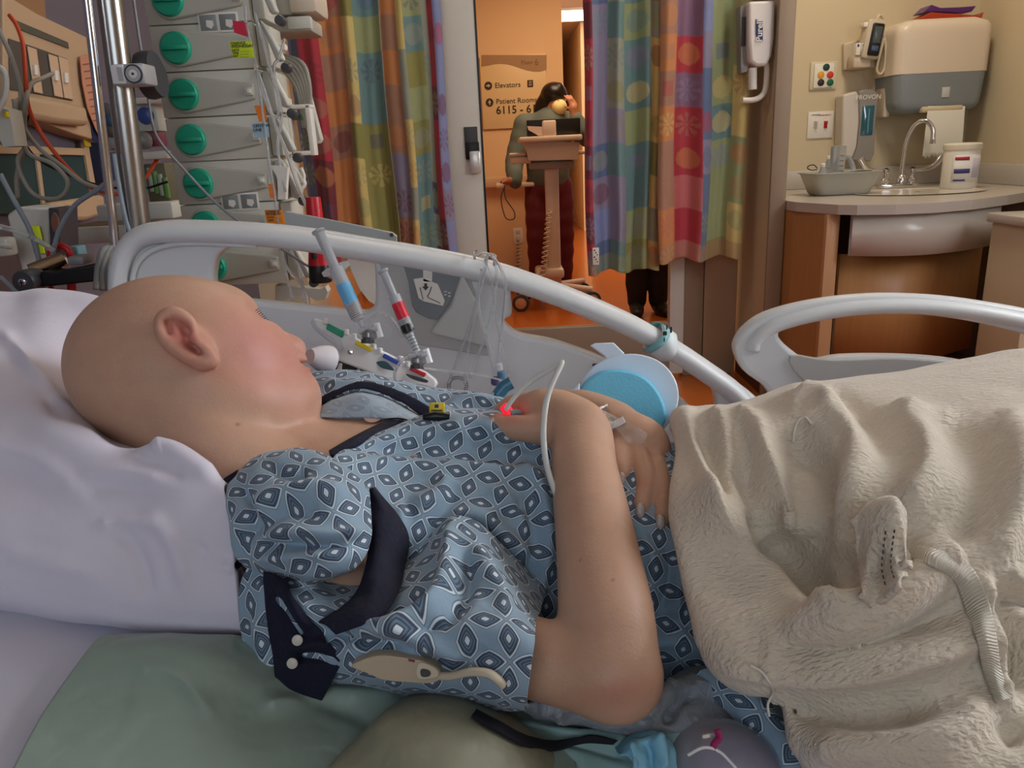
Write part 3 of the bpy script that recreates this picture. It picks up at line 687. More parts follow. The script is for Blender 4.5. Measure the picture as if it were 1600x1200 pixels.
# soap dispenser (grey face, blue window) : protrudes 0.1
mb = MB(); f = [(1343, 143), (1351, 140), (1362, 140), (1373, 146), (1371, 165), (1367, 200), (1366, 240), (1360, 252), (1332, 250), (1340, 230), (1344, 190), (1343, 165)]
mb.prism([W(a, b, 3.985) for a, b in f], (0, 0.012, 0)); so = mb.build('soap_dispenser', mat('dispenser_grey', (142, 138, 134), 0.3)); s = so.modifiers.new('b', 'BEVEL'); s.width = 0.004; s.segments = 2
tag(so, 'grey and white wall soap dispenser with a blue liquid window, beside the towel dispenser', 'dispenser')
mb = MB(); g = [(1318, 148), (1340, 142), (1344, 160), (1344, 190), (1340, 228), (1333, 249), (1315, 240)]
mb.prism([W(a, b, 3.998) for a, b in g], (-0.0, 0.10, 0)); o = mb.build('side_body', mat('dispenser_white', (206, 198, 190), 0.35), so); s = o.modifiers.new('b', 'BEVEL'); s.width = 0.01; s.segments = 3
mb = MB(); mb.pbox(1346.5, 165, 1365, 211, 3.982, 0.004, 0.001); wv = mb.build('level_window', mat('soap_blue', (40, 92, 112), 0.1, coat=0.6), so)
mb = MB(); mb.pbox(1356, 170, 1358, 208, 3.980, 0.003); mb.build('window_glint_rib', mat('soap_blue_light', (96, 146, 160), 0.1), wv)  # paler strip on the window, a glint put into the colour
text('lettering', 'PROVON', W(1357, 152, 3.983), 0.030, mat('logo_white', (224, 220, 212), 0.5), so, bold=0.0003)
# nurse call button panel
mb = MB(); mb.pbox(1266, 96, 1308, 140, SY-0.01, 0.01, 0.006); cp = mb.build('nurse_call_station', mat('panel_cream', (208, 198, 172), 0.4)); tag(cp, 'cream wall panel with coloured round buttons above the light switches', 'button panel')
mb = MB(); mb.pbox(1272, 99, 1303, 137, SY-0.018, 0.012, 0.005); fcp = mb.build('face', M_white, cp)
for px, py, c in ((1291, 105, (20, 60, 50)), (1282.5, 117, (222, 160, 30)), (1297, 117, (206, 56, 30)), (1282.5, 129, (50, 30, 34)), (1297, 129, (20, 96, 60))):
    mb = MB(); mb.lathe(W(px, py, SY-0.018), (0, -1, 0), [(0.0165, 0), (0.0165, 0.003), (0.012, 0.005)], 20); mb.build('button', mat('btn%d%d%d' % c, c, 0.35), cp)
# switches
mb = MB(); mb.pbox(1262, 174, 1302, 216, SY-0.008, 0.008, 0.003); sw = mb.build('switch_plate', M_white); tag(sw, 'white double light switch plate with one white and one red toggle', 'switch')
for px, m in ((1275, M_lgrey), (1290.5, M_red)):
    mb = MB(); mb.pbox(px-2.5, 189, px+2.5, 200, SY-0.014, 0.008, 0.001); c = W(px, 193, SY-0.014); mb.box((c[0]-0.004, SY-0.03, c[2]-0.004), (c[0]+0.004, SY-0.012, c[2]+0.012), 0.002); mb.build('toggle', m, sw)
text('lettering', 'POWER', W(1275, 180, SY-0.009), 0.012, M_ink, sw); text('lettering', 'EMERGENCY', W(1290, 180, SY-0.009), 0.010, M_red, sw)
for px in (1275, 1290.5):
    for py in (184, 206):
        mb = MB(); mb.lathe(W(px, py, SY-0.008), (0, -1, 0), [(0.003, 0), (0.002, 0.001)], 8); mb.build('screw', M_lgrey, sw)
# wall thermometer
mb = MB(); mb.prism([W(a, b, 4.07) for a, b in [(1319, 68), (1342, 62), (1352, 66), (1366, 88), (1369, 106), (1330, 109), (1319, 109)]], (0, 0.03, 0)); wt = mb.build('wall_thermometer', M_beige); s = wt.modifiers.new('b', 'BEVEL'); s.width = 0.006; s.segments = 3
tag(wt, 'handheld electronic thermometer in its beige wall cradle, with a hanging coiled cord', 'thermometer')
mb = MB(); M0 = Matrix.Translation(Vector(W(1362, 62, 3.99))) @ Matrix.Rotation(math.radians(8), 4, 'Y'); mb.box((-0.045, -0.03, -0.09), (0.045, 0.05, 0.09), 0.018, M=M0); hs = mb.build('handset', mat('handset_beige', (196, 184, 164), 0.35), wt)
mb = MB(); mb.box((-0.022, -0.038, -0.075), (0.036, -0.02, 0.07), 0.02, M=M0); mb.build('display', M_black, hs)
mb = MB(); mb.box((-0.012, -0.042, -0.02), (0.026, -0.03, 0.055), 0.004, M=M0); mb.build('screen', mat('lcd', (74, 82, 84), 0.2), hs)
mb = MB(); mb.box((-0.01, -0.042, -0.055), (0.024, -0.034, -0.03), 0.006, M=M0); mb.build('button_pad', mat('lcd_blue', (70, 86, 116), 0.3), hs)
mb = MB(); mb.pbox(1350, 34, 1366, 42, 3.97, 0.05, 0.004); mb.build('probe_cover_box', M_white, wt)
for px in (1338, 1346, 1354):
    mb = MB(); mb.pbox(px, 67, px+7, 86, 3.975, 0.04, 0.003); o = mb.build('probe_box', M_white, wt); mb = MB(); mb.pbox(px+2, 69, px+5, 73, 3.973, 0.004); mb.build('probe_box_mark', mat('label_navy', (58, 60, 120), 0.5), o, smooth=False)
mb = MB(); mb.pbox(1334, 84, 1362, 106, 3.985, 0.08, 0.012); mb.build('probe_well', M_beige, wt)
mb = MB(); mb.tube(bez([W(*p) for p in [(1368, 35, 3.98), (1374, 24, 3.98), (1380, 30, 3.99), (1381, 50, 4.0), (1384, 75, 4.0), (1382, 105, 4.0), (1376, 116, 4.0), (1370, 108, 4.0), (1376, 80, 4.0), (1381, 60, 4.0)]], 8), 0.0065, 8); mb.build('cord', mat('cord_cream', (206, 192, 166), 0.5), wt, angle=180)
# hand sanitizer dispenser on the door wall return
SA = 3.45
mb = MB(); o_ = [(1170, 2), (1212, 0), (1210, 60), (1206, 88), (1198, 103), (1182, 104), (1172, 96), (1170, 60)]
mb.prism([W(a, b, SA-0.01) for a, b in o_], (0, 0.09, 0)); sd = mb.build('sanitizer_dispenser', mat('purell_white', (226, 220, 214), 0.3)); s = sd.modifiers.new('b', 'BEVEL'); s.width = 0.012; s.segments = 3
tag(sd, 'white hand sanitizer dispenser with a navy logo, on the wall post right of the curtains', 'dispenser')
mb = MB(); mb.prism([W(a, b, SA+0.03) for a, b in [(1157, 10), (1172, 3), (1172, 96), (1167, 112), (1158, 114)]], (0, 0.06, 0)); sb_ = mb.build('side_shell', M_mgrey, sd)
mb = MB(); mb.pbox(1159, 26, 1166, 72, SA+0.026, 0.006, 0.002); mb.build('side_window', M_dgrey, sb_)
mb = MB(); mb.tube(bez([W(a, b, SA+0.02) for a, b in [(1160, 157), (1178, 156), (1190, 150), (1196, 138), (1198, 110), (1196, 96)]], 6), 0.012, 10); mb.tube([W(1176, 106, SA+0.03), W(1176, 140, SA+0.03)], 0.018, 12); mb.build('drip_guard', M_white, sd)
mb = MB(); mb.prism([W(a, b, SA-0.013) for a, b in [(1181, 30), (1192, 33), (1192, 64), (1184, 63), (1181, 54)]], (0, 0.004, 0)); lg = mb.build('logo_patch', mat('logo_navy', (34, 32, 96), 0.4), sd, smooth=False)
text('lettering', 'Purell', W(1187, 48, SA-0.015), 0.036, mat('logo_white', (224, 220, 212), 0.5), lg, xdir=(0, 0, 1), updir=(-1, 0, 0), bold=0.0008)
# ================================================================ BED
def zm(x):
    # mattress top: flat under the legs, head section raised
    return 0.750+0.20*0.5*(math.sqrt((x-0.0)**2+0.01)-x)-0.015
def Mt(px, py, off=0.0):
    r = ray(px, py); t = 0.5
    for _ in range(30):
        p = CAM+r*t; t = (zm(p[0])+off-CAM[2])/r[2]
    return CAM+r*t
M_rail = mat('rail_grey', (212, 214, 214), 0.38, var=0.02)
M_rail2 = mat('rail_grey_inset', (182, 182, 178), 0.42)
M_rail3 = mat('rail_panel_dark', (122, 128, 130), 0.45)
def plate(name, loops, y, th, m, parent=None, bev=0.004, conv=W):
    # flat moulded plate with holes, front face at world y
    cu = bpy.data.curves.new(name, 'CURVE'); cu.dimensions = '2D'; cu.fill_mode = 'BOTH'; cu.extrude = max(th/2-bev, 0.0001); cu.bevel_depth = bev; cu.bevel_resolution = 2; cu.offset = -bev
    for L in loops:
        P = [conv(a, b, y) for a, b in L]; sp = cu.splines.new('POLY'); sp.points.add(len(P)-1); sp.use_cyclic_u = True
        for i, p in enumerate(P): sp.points[i].co = (p[0], p[2], 0, 1)
    o = bpy.data.objects.new(name, cu); SC.collection.objects.link(o); bpy.context.view_layer.update()
    me = bpy.data.meshes.new_from_object(o.evaluated_get(bpy.context.evaluated_depsgraph_get())); bpy.data.objects.remove(o); me.name = name
    me.transform(Matrix(((1, 0, 0, 0), (0, 0, -1, y+th/2), (0, 1, 0, 0), (0, 0, 0, 1))))
    ob = mesh_obj(name, me, m, parent)
    try: me.set_sharp_from_angle(angle=math.radians(35))
    except Exception: pass
    return ob
def closed(pts, n=5):
    P = np.array(pts, float); k = len(P); E = np.vstack([P[-1:], P, P[:2]]); out = []
    for i in range(1, k+1):
        for j in range(n):
            t = j/n; p0, p1, p2, p3 = E[i-1], E[i], E[i+1], E[i+2] if i+2 < len(E) else E[1]
            out.append(0.5*((2*p1)+(-p0+p2)*t+(2*p0-5*p1+4*p2-p3)*t*t+(-p0+3*p1-3*p2+p3)*t**3))
    return [tuple(p) for p in out]
bed = empty('hospital_bed', 'hospital bed with grey plastic side rails, head section raised, carrying the patient', 'bed', (0.4, 0.66, 0.0))
# frame, mattress
mb = MB(); mb.box((-0.7, 0.30, 0.42), (1.5, 1.02, 0.54), 0.02); mb.build('bed_frame', M_lgrey, bed)
mb = MB(); mb.box((-0.4, 0.35, 0.16), (1.2, 0.97, 0.30), 0.02); mb.box((0.0, 0.5, 0.3), (0.7, 0.8, 0.42), 0.01); mb.build('bed_base', M_mgrey, bed)
for x in (-0.45, 1.25):
    for y in (0.36, 0.94):
        q = MB(); q.lathe((x, y-0.02, 0.075), (0, 1, 0), [(0.05, 0), (0.075, 0.005), (0.075, 0.035), (0.05, 0.04)], 20); q.box((x-0.02, y-0.015, 0.09), (x+0.02, y+0.015, 0.2), 0.005); q.build('caster', M_dgrey, bed)
xs_ = np.linspace(-0.72, 1.5, 60); prof = []
V = np.zeros((60, 12, 3))
for i, x in enumerate(xs_):
    zt = zm(x)-0.006; zb_ = zt-0.15; c = 0.03
    ring = [(0.25+c, zb_), (0.25, zb_+c), (0.22, zt-c*1.3), (0.235, zt-c*0.4), (0.27, zt), (0.66, zt), (1.03, zt), (1.065, zt-c*0.4), (1.08, zt-c*1.3), (1.05, zb_+c), (1.05-c, zb_), (0.66, zb_)]
    for k, (y, z) in enumerate(ring): V[i, k] = (x, y, z)
V = np.swapaxes(V, 0, 1)
mt = qmesh('mattress', V, 12, 60, mat('sheet_white', (206, 204, 216), 0.85, bump=0.003, bscale=9), bed, closed_u=True)
RY = 1.15
outer = [(186, 720), (184, 560), (186, 440), (190, 402), (200, 372), (222, 352), (262, 345), (320, 346), (400, 350), (480, 358), (560, 371), (640, 384), (720, 399), (790, 416), (860, 440), (930, 468), (1000, 500), (1050, 530), (1100, 562), (1150, 597), (1192, 632), (1215, 680), (1190, 730), (1000, 740), (700, 740), (400, 735)]
holeA = [(332, 440), (334, 415), (342, 397), (362, 386), (400, 382), (475, 389), (537, 395), (572, 398), (583, 408), (586, 440), (585, 474), (575, 486), (556, 487), (475, 479), (397, 471), (350, 466), (336, 458)]
holeC = [(800, 449), (830, 455), (875, 468), (919, 483), (960, 501), (1000, 521), (1037, 543), (1075, 569), (1103, 594), (1118, 617), (1120, 640), (1112, 656), (1092, 650), (1062, 622), (1000, 590), (947, 564), (919, 552), (862, 533), (815, 524), (794, 511), (788, 501), (800, 490)]
rail = plate('head_side_rail', [closed(outer, 4), closed(holeA, 4), closed(holeC, 4)], RY, 0.030, M_rail, bed, 0.007)
topl = [(190, 470), (192, 420), (205, 385), (235, 366), (290, 363), (400, 367), (480, 376), (560, 389), (640, 402), (720, 417), (790, 434), (860, 457), (930, 485), (1000, 517), (1050, 546), (1100, 579), (1145, 612), (1180, 650)]
mb = MB(); mb.tube([W(a, b, RY+0.008) for a, b in bez(topl, 6)], 0.0165, 16, flat=1.7, up=(0, 0, 1)); mb.build('top_rail', M_rail, rail, angle=180)
mb = MB(); mb.tube([W(a, b, RY-0.004) for a, b in bez([(206, 470), (208, 430), (222, 402), (252, 386), (300, 380), (400, 384)], 6)], 0.004, 8); mb.build('moulded_rib', M_rail, rail, angle=180)
B = [(591, 402), (598, 395), (640, 399), (700, 411), (722, 418), (733, 432), (748, 476), (760, 520), (767, 545), (760, 556), (700, 546), (640, 534), (620, 500), (604, 450)]
plate('control_recess', [closed(B, 4)], RY-0.004, 0.008, M_rail2, rail, 0.002)
dk = [(627, 403), (700, 413), (724, 421), (726, 430), (714, 452), (700, 478), (683, 500), (670, 498), (650, 488), (644, 478), (638, 440)]
dp = plate('control_panel', [dk], RY-0.009, 0.008, M_rail3, rail, 0.001)
mb = MB(); a = [W(722, 424, RY-0.012), W(747, 476, RY-0.012), W(765, 545, RY-0.012), W(672, 522, RY-0.012), W(676, 512, RY-0.012), W(704, 478, RY-0.012)]
mb.prism(a, (0, 0.012, 0)); fl = mb.build('rail_flap', M_rail2, rail); s = fl.modifiers.new('b', 'BEVEL'); s.width = 0.004; s.segments = 3
dl = plate('warning_decal', [[(661, 412), (676, 413), (675, 441), (661, 440)]], RY-0.0105, 0.003, M_white, dp, 0.0005)
dl2 = plate('warning_decal', [[(646, 436), (660, 434), (684, 444), (695, 470), (692, 478), (662, 471), (654, 466)]], RY-0.0105, 0.003, M_white, dp, 0.0005)
mb = MB(); mb.prism([W(a, b, RY-0.012) for a, b in [(663, 443), (667, 443), (667, 448), (670, 448), (665, 454), (660, 448), (663, 448)]], (0, 0.003, 0)); mb.build('arrow', M_dgrey, dl2, smooth=False)
mb = MB(); mb.tube([W(a, b, RY-0.0125) for a, b in [(656, 449), (661, 468)]], 0.0006, 5); mb.tube([W(a, b, RY-0.0125) for a, b in bez([(674, 448), (671, 458), (668, 464), (680, 470), (688, 474)], 4)], 0.0006, 5); mb.build('line_art', M_dgrey, dl2)
mb = MB()
for i, (a, b) in enumerate([(688, 455), (688, 460), (694, 457), (694, 462)]): mb.pbox(a+6, b, a+10, b+1.5, RY-0.0115, 0.002)
mb.build('small_print', M_white, dp, smooth=False)
# speaker holes
mb = MB(); c = W(715, 603, RY-0.001)
for ring, n in ((0.0155, 30), (0.012, 22)):
    for k in range(n):
        t = 2*math.pi*k/n; mb.lathe((c[0]+ring*math.cos(t), RY-0.0012, c[2]+ring*math.sin(t)), (0, 1, 0), [(0.0009, 0), (0.0009, 0.002)], 6)
mb.build('speaker_grille', M_black, rail)
plate('round_cap', [[(493+11*math.cos(t), 528+11*math.sin(t)) for t in np.linspace(0, 6.28, 24, endpoint=False)]], RY-0.001, 0.003, M_rail, rail, 0.0006)
plate('round_cap', [[(598+14*math.cos(t), 520+14*math.sin(t)) for t in np.linspace(0, 6.28, 24, endpoint=False)]], RY-0.001, 0.003, M_rail, rail, 0.0006)
mb = MB(); mb.pbox(926, 568, 946, 588, RY-0.002, 0.01, 0.002); mb.build('latch_slot', M_black, rail)
# foot rail
fo = [(1150, 552), (1153, 532), (1168, 512), (1200, 491), (1260, 474), (1330, 464), (1400, 461), (1480, 465), (1560, 476), (1640, 492), (1760, 530), (1800, 600), (1790, 700), (1500, 720), (1260, 715), (1225, 660), (1200, 610), (1165, 582)]
fh = [(1219, 528), (1226, 515), (1260, 503), (1310, 494), (1400, 491), (1480, 497), (1560, 512), (1620, 530), (1680, 560), (1660, 580), (1560, 575), (1480, 562), (1400, 557), (1320, 558), (1270, 565), (1240, 549)]
r2 = plate('foot_side_rail', [closed(fo, 4), closed(fh, 4)], RY+0.03, 0.03, M_rail, bed, 0.008)
mb = MB(); mb.tube([W(a, b, RY+0.04) for a, b in bez([(1172, 545), (1178, 528), (1205, 508), (1262, 491), (1330, 480), (1400, 477), (1480, 481), (1560, 493), (1640, 510)], 6)], 0.0135, 14, flat=1.6); mb.build('top_rail', M_rail, r2, angle=180)
plate('grip_recess', [closed([(1235, 556), (1300, 563), (1400, 560), (1480, 566), (1520, 572), (1500, 600), (1300, 610), (1250, 590)], 3)], RY+0.026, 0.01, M_rail2, r2, 0.002)
# blue green wrist band around the rail
def strapband(name, pts, w, m, label, cat, par=None, th=0.0008):
    pass
bc_ = [(1012, 541), (1027, 552), (1050, 549), (1056, 524), (1048, 503), (1030, 490), (1015, 502), (1003, 528)]
u = bez([(1000, 517), (1080, 557)], 2)
ax = (W(1080, 565, RY)-W(1000, 515, RY)); ax /= np.linalg.norm(ax); cz = W(1034, 536, RY+0.008); e1 = np.array([0, 1, 0.0]); e2 = np.cross(ax, e1)
V = np.zeros((36, 3, 3))
for i, t in enumerate(np.linspace(0, 2*math.pi, 36, endpoint=False)):
    rr_ = 0.033 if abs(math.sin(t)) < 0.5 else 0.0255
    for k, s_ in enumerate((-0.014, 0, 0.014)): V[i, k] = cz+ax*(s_+0.004*math.sin(t*2+1))+e1*math.cos(t)*0.034+e2*math.sin(t)*0.024
wb = qmesh('wrist_band', V, 36, 3, mat('band_white', (214, 222, 222), 0.5), None, thick=0.0012, closed_u=True); tag(wb, 'white and teal identity band strapped around the curved bed rail', 'band')
V2 = V.copy()*1.0
for i, t in enumerate(np.linspace(0, 2*math.pi, 36, endpoint=False)):
    for k, s_ in enumerate((-0.019, -0.013, -0.008)): V2[i, k] = cz+ax*(s_-0.004*math.sin(t*2))+e1*math.cos(t)*0.0355+e2*math.sin(t)*0.0255
qmesh('teal_strap', V2, 36, 3, mat('band_teal', (128, 186, 190), 0.5), wb, thick=0.0012, closed_u=True)
mb = MB()
for k, (a, b, w_, h_) in enumerate([(1036, 518, 6, 6), (1047, 511, 3, 9), (1041, 508, 2, 7), (1037, 528, 2, 6)]):
    mb.pbox(a, b, a+w_, b+h_, RY-0.0275, 0.001)
mb.build('band_print', M_ink, wb, smooth=False)
# ================================================================ PATIENT
def px2m(r, d): return r*d/FP
M_skin = mat('skin', (196, 150, 122), 0.5, bump=0.00025, bscale=420, sss=0.12)
vb = Vol((-0.44, 0.34, 0.735), (0.33, 0.92, 1.09), 0.0021)
def ch(v, L, k=0.012, n=3):
    # chain of (px, py, depth, radius in px)
    v.chain([U(a, b, d) for a, b, d, r in L], [px2m(r, d) for a, b, d, r in L], k, n)
# --- torso (world)
I3 = np.eye(3)
def torso(v):
    v.ell((-0.10, 0.665, 0.836), [[math.cos(.2), 0, -math.sin(.2)], [0, 1, 0], [math.sin(.2), 0, math.cos(.2)]], (0.17, 0.14, 0.080), 0.05)
    v.ell((0.05, 0.66, 0.800), I3, (0.17, 0.14, 0.070), 0.05)
    v.ell((0.26, 0.66, 0.785), I3, (0.15, 0.15, 0.062), 0.05)
torso(vb)
# shoulders: near and far
ch(vb, [(520, 780, .66, 70), (480, 806, .635, 66), (458, 850, .61, 64)], 0.03)
ch(vb, [(530, 745, .72, 62), (575, 722, .80, 60), (620, 705, .84, 58)], 0.03)
# neck
ch(vb, [(300, 650, .70, 88), (372, 715, .685, 70), (440, 752, .69, 70), (520, 785, .69, 74)], 0.03)
ch(vb, [(300, 640, .66, 60), (375, 740, .645, 46), (440, 790, .645, 50)], 0.03)
# --- head
vb.pell(276, 572, .70, 162, 141, 0.080, 3, 0.02)
vb.pell(315, 560, .70, 100, 104, 0.068, 20, 0.02)
vb.pell(362, 576, .70, 68, 78, 0.058, 35, 0.03)       # cheek / face mass
vb.pell(400, 590, .700, 58, 60, 0.048, 40, 0.025)
ch(vb, [(325, 610, .655, 44), (385, 632, .665, 40), (435, 632, .69, 34), (452, 622, .71, 32)], 0.02)   # jaw to chin
vb.pell(455, 622, .71, 37, 42, 0.030, 20, 0.015)
vb.pell(368, 476, .73, 28, 20, 0.03, 35, 0.015)        # brow
vb.pell(418, 490, .72, 16, 9, 0.04, 45, 0.012, sub=True) # eye hollow
ch(vb, [(402, 532, .735, 20), (432, 540, .74, 17), (454, 544, .742, 12), (463, 546, .744, 8.5)], 0.010)  # nose
vb.pell(457, 551, .736, 9, 8, 0.007, 30, 0.003)      # nostril wing
vb.pell(452, 556, .725, 6, 5, 0.02, 30, 0.008, sub=True); ch(vb, [(450, 564, .73, 16), (471, 562, .735, 8)], 0.006); ch(vb, [(455, 580, .73, 16), (478, 577, .735, 8)], 0.006) # lips
vb.pell(478, 569.5, .733, 12, 2.4, 0.012, 15, 0.004, sub=True)
# --- ear (near side)
ED = .622
vb.pell(292, 530, ED+.004, 50, 26, 0.007, 42, 0.008)
ch(vb, [(303, 512, ED+.003, 6), (290, 496, ED-.001, 7), (270, 488, ED-.003, 8), (253, 498, ED-.004, 8.5), (253, 518, ED-.004, 8.5), (268, 539, ED-.004, 9), (292, 556, ED-.003, 9), (315, 567, ED-.002, 9.5), (334, 566, ED, 8.5)], 0.004, 3)
ch(vb, [(302, 512, ED+.001, 5), (300, 528, ED-.002, 6), (309, 536, ED-.003, 7), (322, 547, ED-.001, 6), (334, 560, ED, 7)], 0.004, 3)
ch(vb, [(270, 508, ED-.001, 4), (276, 524, ED-.001, 5), (290, 541, ED-.001, 5), (306, 552, ED-.001, 5)], 0.004, 3)
vb.pell(288, 516, ED-.003, 12, 7, 0.007, 60, 0.004, sub=True)
vb.pell(302, 543, ED-.003, 15, 5, 0.008, 40, 0.004, sub=True)
vb.pell(262, 513, ED-.005, 14, 3.4, 0.004, 75, 0.003, sub=True)
# --- near arm
ch(vb, [(455, 850, .595, 66), (560, 932, .570, 60), (700, 990, .540, 60), (830, 1026, .505, 58), (905, 1046, .494, 56), (958, 1050, .492, 58)], 0.006)
ch(vb, [(955, 1044, .490, 56), (970, 1062, .488, 42)], 0.02)
ch(vb, [(957, 1044, .492, 58), (948, 965, .510, 66), (936, 880, .545, 59), (924, 800, .585, 52), (914, 740, .62, 45), (910, 695, .65, 42), (905, 668, .665, 40)], 0.010)
# near hand
vb.pell(872, 652, .678, 50, 28, 0.020, 12, 0.012)
ch(vb, [(898, 664, .668, 34), (868, 650, .68, 32), (838, 640, .695, 26)], 0.012)
ch(vb, [(884, 668, .664, 24), (852, 672, .662, 21), (822, 670, .664, 16.5), (800, 668, .668, 15.5), (782, 664, .672, 12.5), (775, 661, .674, 10)], 0.006)
ch(vb, [(842, 640, .69, 20), (816, 634, .70, 16), (798, 640, .70, 13), (788, 648, .695, 10)], 0.005)
for dd, yy in ((.715, 0), (.735, 1), (.753, 4)):
    ch(vb, [(850, 638+yy, dd, 17), (820, 628+yy, dd+.003, 14), (796, 634+yy, dd+.004, 12.5), (780, 646+yy, dd, 10.5)], 0.004)
# --- far arm
ch(vb, [(620, 705, .84, 58), (700, 695, .86, 58), (800, 680, .87, 52), (850, 665, .86, 48), (900, 655, .81, 42), (945, 664, .765, 37), (975, 678, .735, 34)], 0.012)
ch(vb, [(965, 676, .732, 33), (998, 688, .708, 30), (1012, 702, .698, 26)], 0.012)
vb.pell(1002, 692, .702, 42, 28, 0.019, 30, 0.012)
ch(vb, [(993, 702, .688, 17), (1006, 735, .660, 15.5), (1009, 758, .646, 13.5), (1004, 785, .634, 12.5), (1001, 799, .627, 10)], 0.004)
ch(vb, [(1018, 704, .695, 16), (1031, 738, .664, 14), (1036, 768, .641, 12.5), (1036, 800, .625, 11.5), (1034, 814, .618, 9.5)], 0.004)
ch(vb, [(1028, 702, .705, 15), (1046, 740, .68, 13), (1052, 770, .655, 11.5), (1050, 795, .642, 10)], 0.004)
ch(vb, [(974, 694, .700, 19), (966, 714, .678, 16), (967, 732, .664, 13.5), (971, 747, .656, 12)], 0.006)   # index behind forearm
P, Q = biggest(*vb.mesh(2))
px, py, dd = proj(P)
def blob(cx, cy, rx, ry, ang=0, d0=None, dr=None):
    a = math.radians(ang); u_ = (px-cx)*math.cos(a)+(py-cy)*math.sin(a); v_ = -(px-cx)*math.sin(a)+(py-cy)*math.cos(a)
    w = np.exp(-(u_/rx)**2-(v_/ry)**2)
    if d0: w = w*np.exp(-((dd-d0)/dr)**2)
    return w[:, None]
base = np.array(srgb((194, 154, 129))[:3]); col = np.tile(base, (len(P), 1))
def mixc(w, c): 
    global col
    col = col*(1-w)+np.array(srgb(c)[:3])*w
head = (px < 520) & (py < 720)
mixc(blob(415, 545, 84, 58, 35)*0.62, (200, 120, 120))
mixc(blob(430, 590, 80, 50, 40)*0.35, (212, 146, 132))
mixc(blob(285, 525, 42, 22, 45)*0.8, (204, 112, 104))
mixc(blob(300, 570, 60, 14, 20)*0.5, (200, 130, 108))
mixc(blob(484, 575, 14, 14)*0.6, (176, 98, 92))
mixc(blob(372, 663, 4, 2.2)*0.8, (130, 72, 56))
mixc(blob(905, 980, 20, 14, 35)*0.12, (176, 112, 92))
mixc(blob(960, 1085, 60, 22, -10)*0.45, (168, 104, 84))
mixc(blob(1010, 740, 60, 70, 0, .72, .05)*0.55, (198, 132, 108))
mixc(blob(1002, 755, 16, 8)*0.35, (196, 112, 92))
mixc(blob(800, 645, 26, 16)*0.5, (206, 96, 80))
for a, b in ((906, 875), (833, 1010), (958, 905)): mixc(blob(a, b, 2.0, 2.0)*0.7, (110, 66, 50))
person = imesh('person', P, Q, None)
me = person.data; at = me.color_attributes.new('Col', 'FLOAT_COLOR', 'POINT'); at.data.foreach_set('color', np.concatenate([col, np.ones((len(col), 1))], 1).ravel().astype(np.float32))
nt = M_skin.node_tree; a_ = nt.nodes.new('ShaderNodeVertexColor'); a_.layer_name = 'Col'; nz_ = nt.nodes.new('ShaderNodeTexNoise'); nz_.inputs['Scale'].default_value = 60; nz_.inputs['Detail'].default_value = 5
tc_ = nt.nodes.new('ShaderNodeTexCoord'); nt.links.new(tc_.outputs['Object'], nz_.inputs['Vector'])
mp_ = nt.nodes.new('ShaderNodeMapRange'); mp_.inputs[3].default_value = 0.90; mp_.inputs[4].default_value = 1.08; nt.links.new(nz_.outputs['Fac'], mp_.inputs[0])
hs_ = nt.nodes.new('ShaderNodeHueSaturation'); nt.links.new(mp_.outputs[0], hs_.inputs['Value']); nt.links.new(a_.outputs[0], hs_.inputs['Color']); nt.links.new(hs_.outputs[0], nt.nodes['Principled BSDF'].inputs['Base Color'])
me.materials.append(M_skin)
tag(person, 'person with a shaved head in a blue patterned hospital gown lying asleep on the bed', 'person')
# nails
def nail(px_, py_, d, w, l, ang, m):
    c = U(px_, py_, d); a = math.radians(ang); e1 = (math.cos(a)*RT-math.sin(a)*UP); e2 = math.sin(a)*RT+math.cos(a)*UP
    V = np.zeros((9, 7, 3))
    for i in range(9):
        for j in range(7):
            s_, t = (i-4)/4, (j-3)/3; ww = w*math.sqrt(max(0.02, 1-abs(s_)**3.2))*0.9
            V[i, j] = c+e1*(s_*l)+e2*(t*ww)+FW*(0.0018*t*t+0.0012*max(0, s_)**2)
    return qmesh('nail', V, 9, 7, m, person, thick=0.0006)
M_nail = mat('glitter_nail', (214, 196, 186), 0.25, metal=0.25, var=0.35, vscale=900, bump=0.0004, bscale=1500)

nail(1001, 798, .6175, 0.0044, 0.0068, 88, M_nail); nail(1033, 816, .6085, 0.0042, 0.0064, 88, M_nail)
nail(972, 748, .6445, 0.0038, 0.0055, 80, M_nail); nail(775, 660, .6645, 0.004, 0.0065, 195, M_nail)
# eyelashes
mb = MB()
for k in range(9):
    a = U(399+k*2.4, 486+k*2.6, .70+.004*k); b_ = U(404+k*2.6, 482+k*2.8, .70+.004*k); mb.tube([a, (a+b_)/2+np.array([0.0003, 0, 0.0002]), b_], 0.0003, 4)
mb.build('eyelashes', mat('lash_brown', (66, 44, 34), 0.6), person)
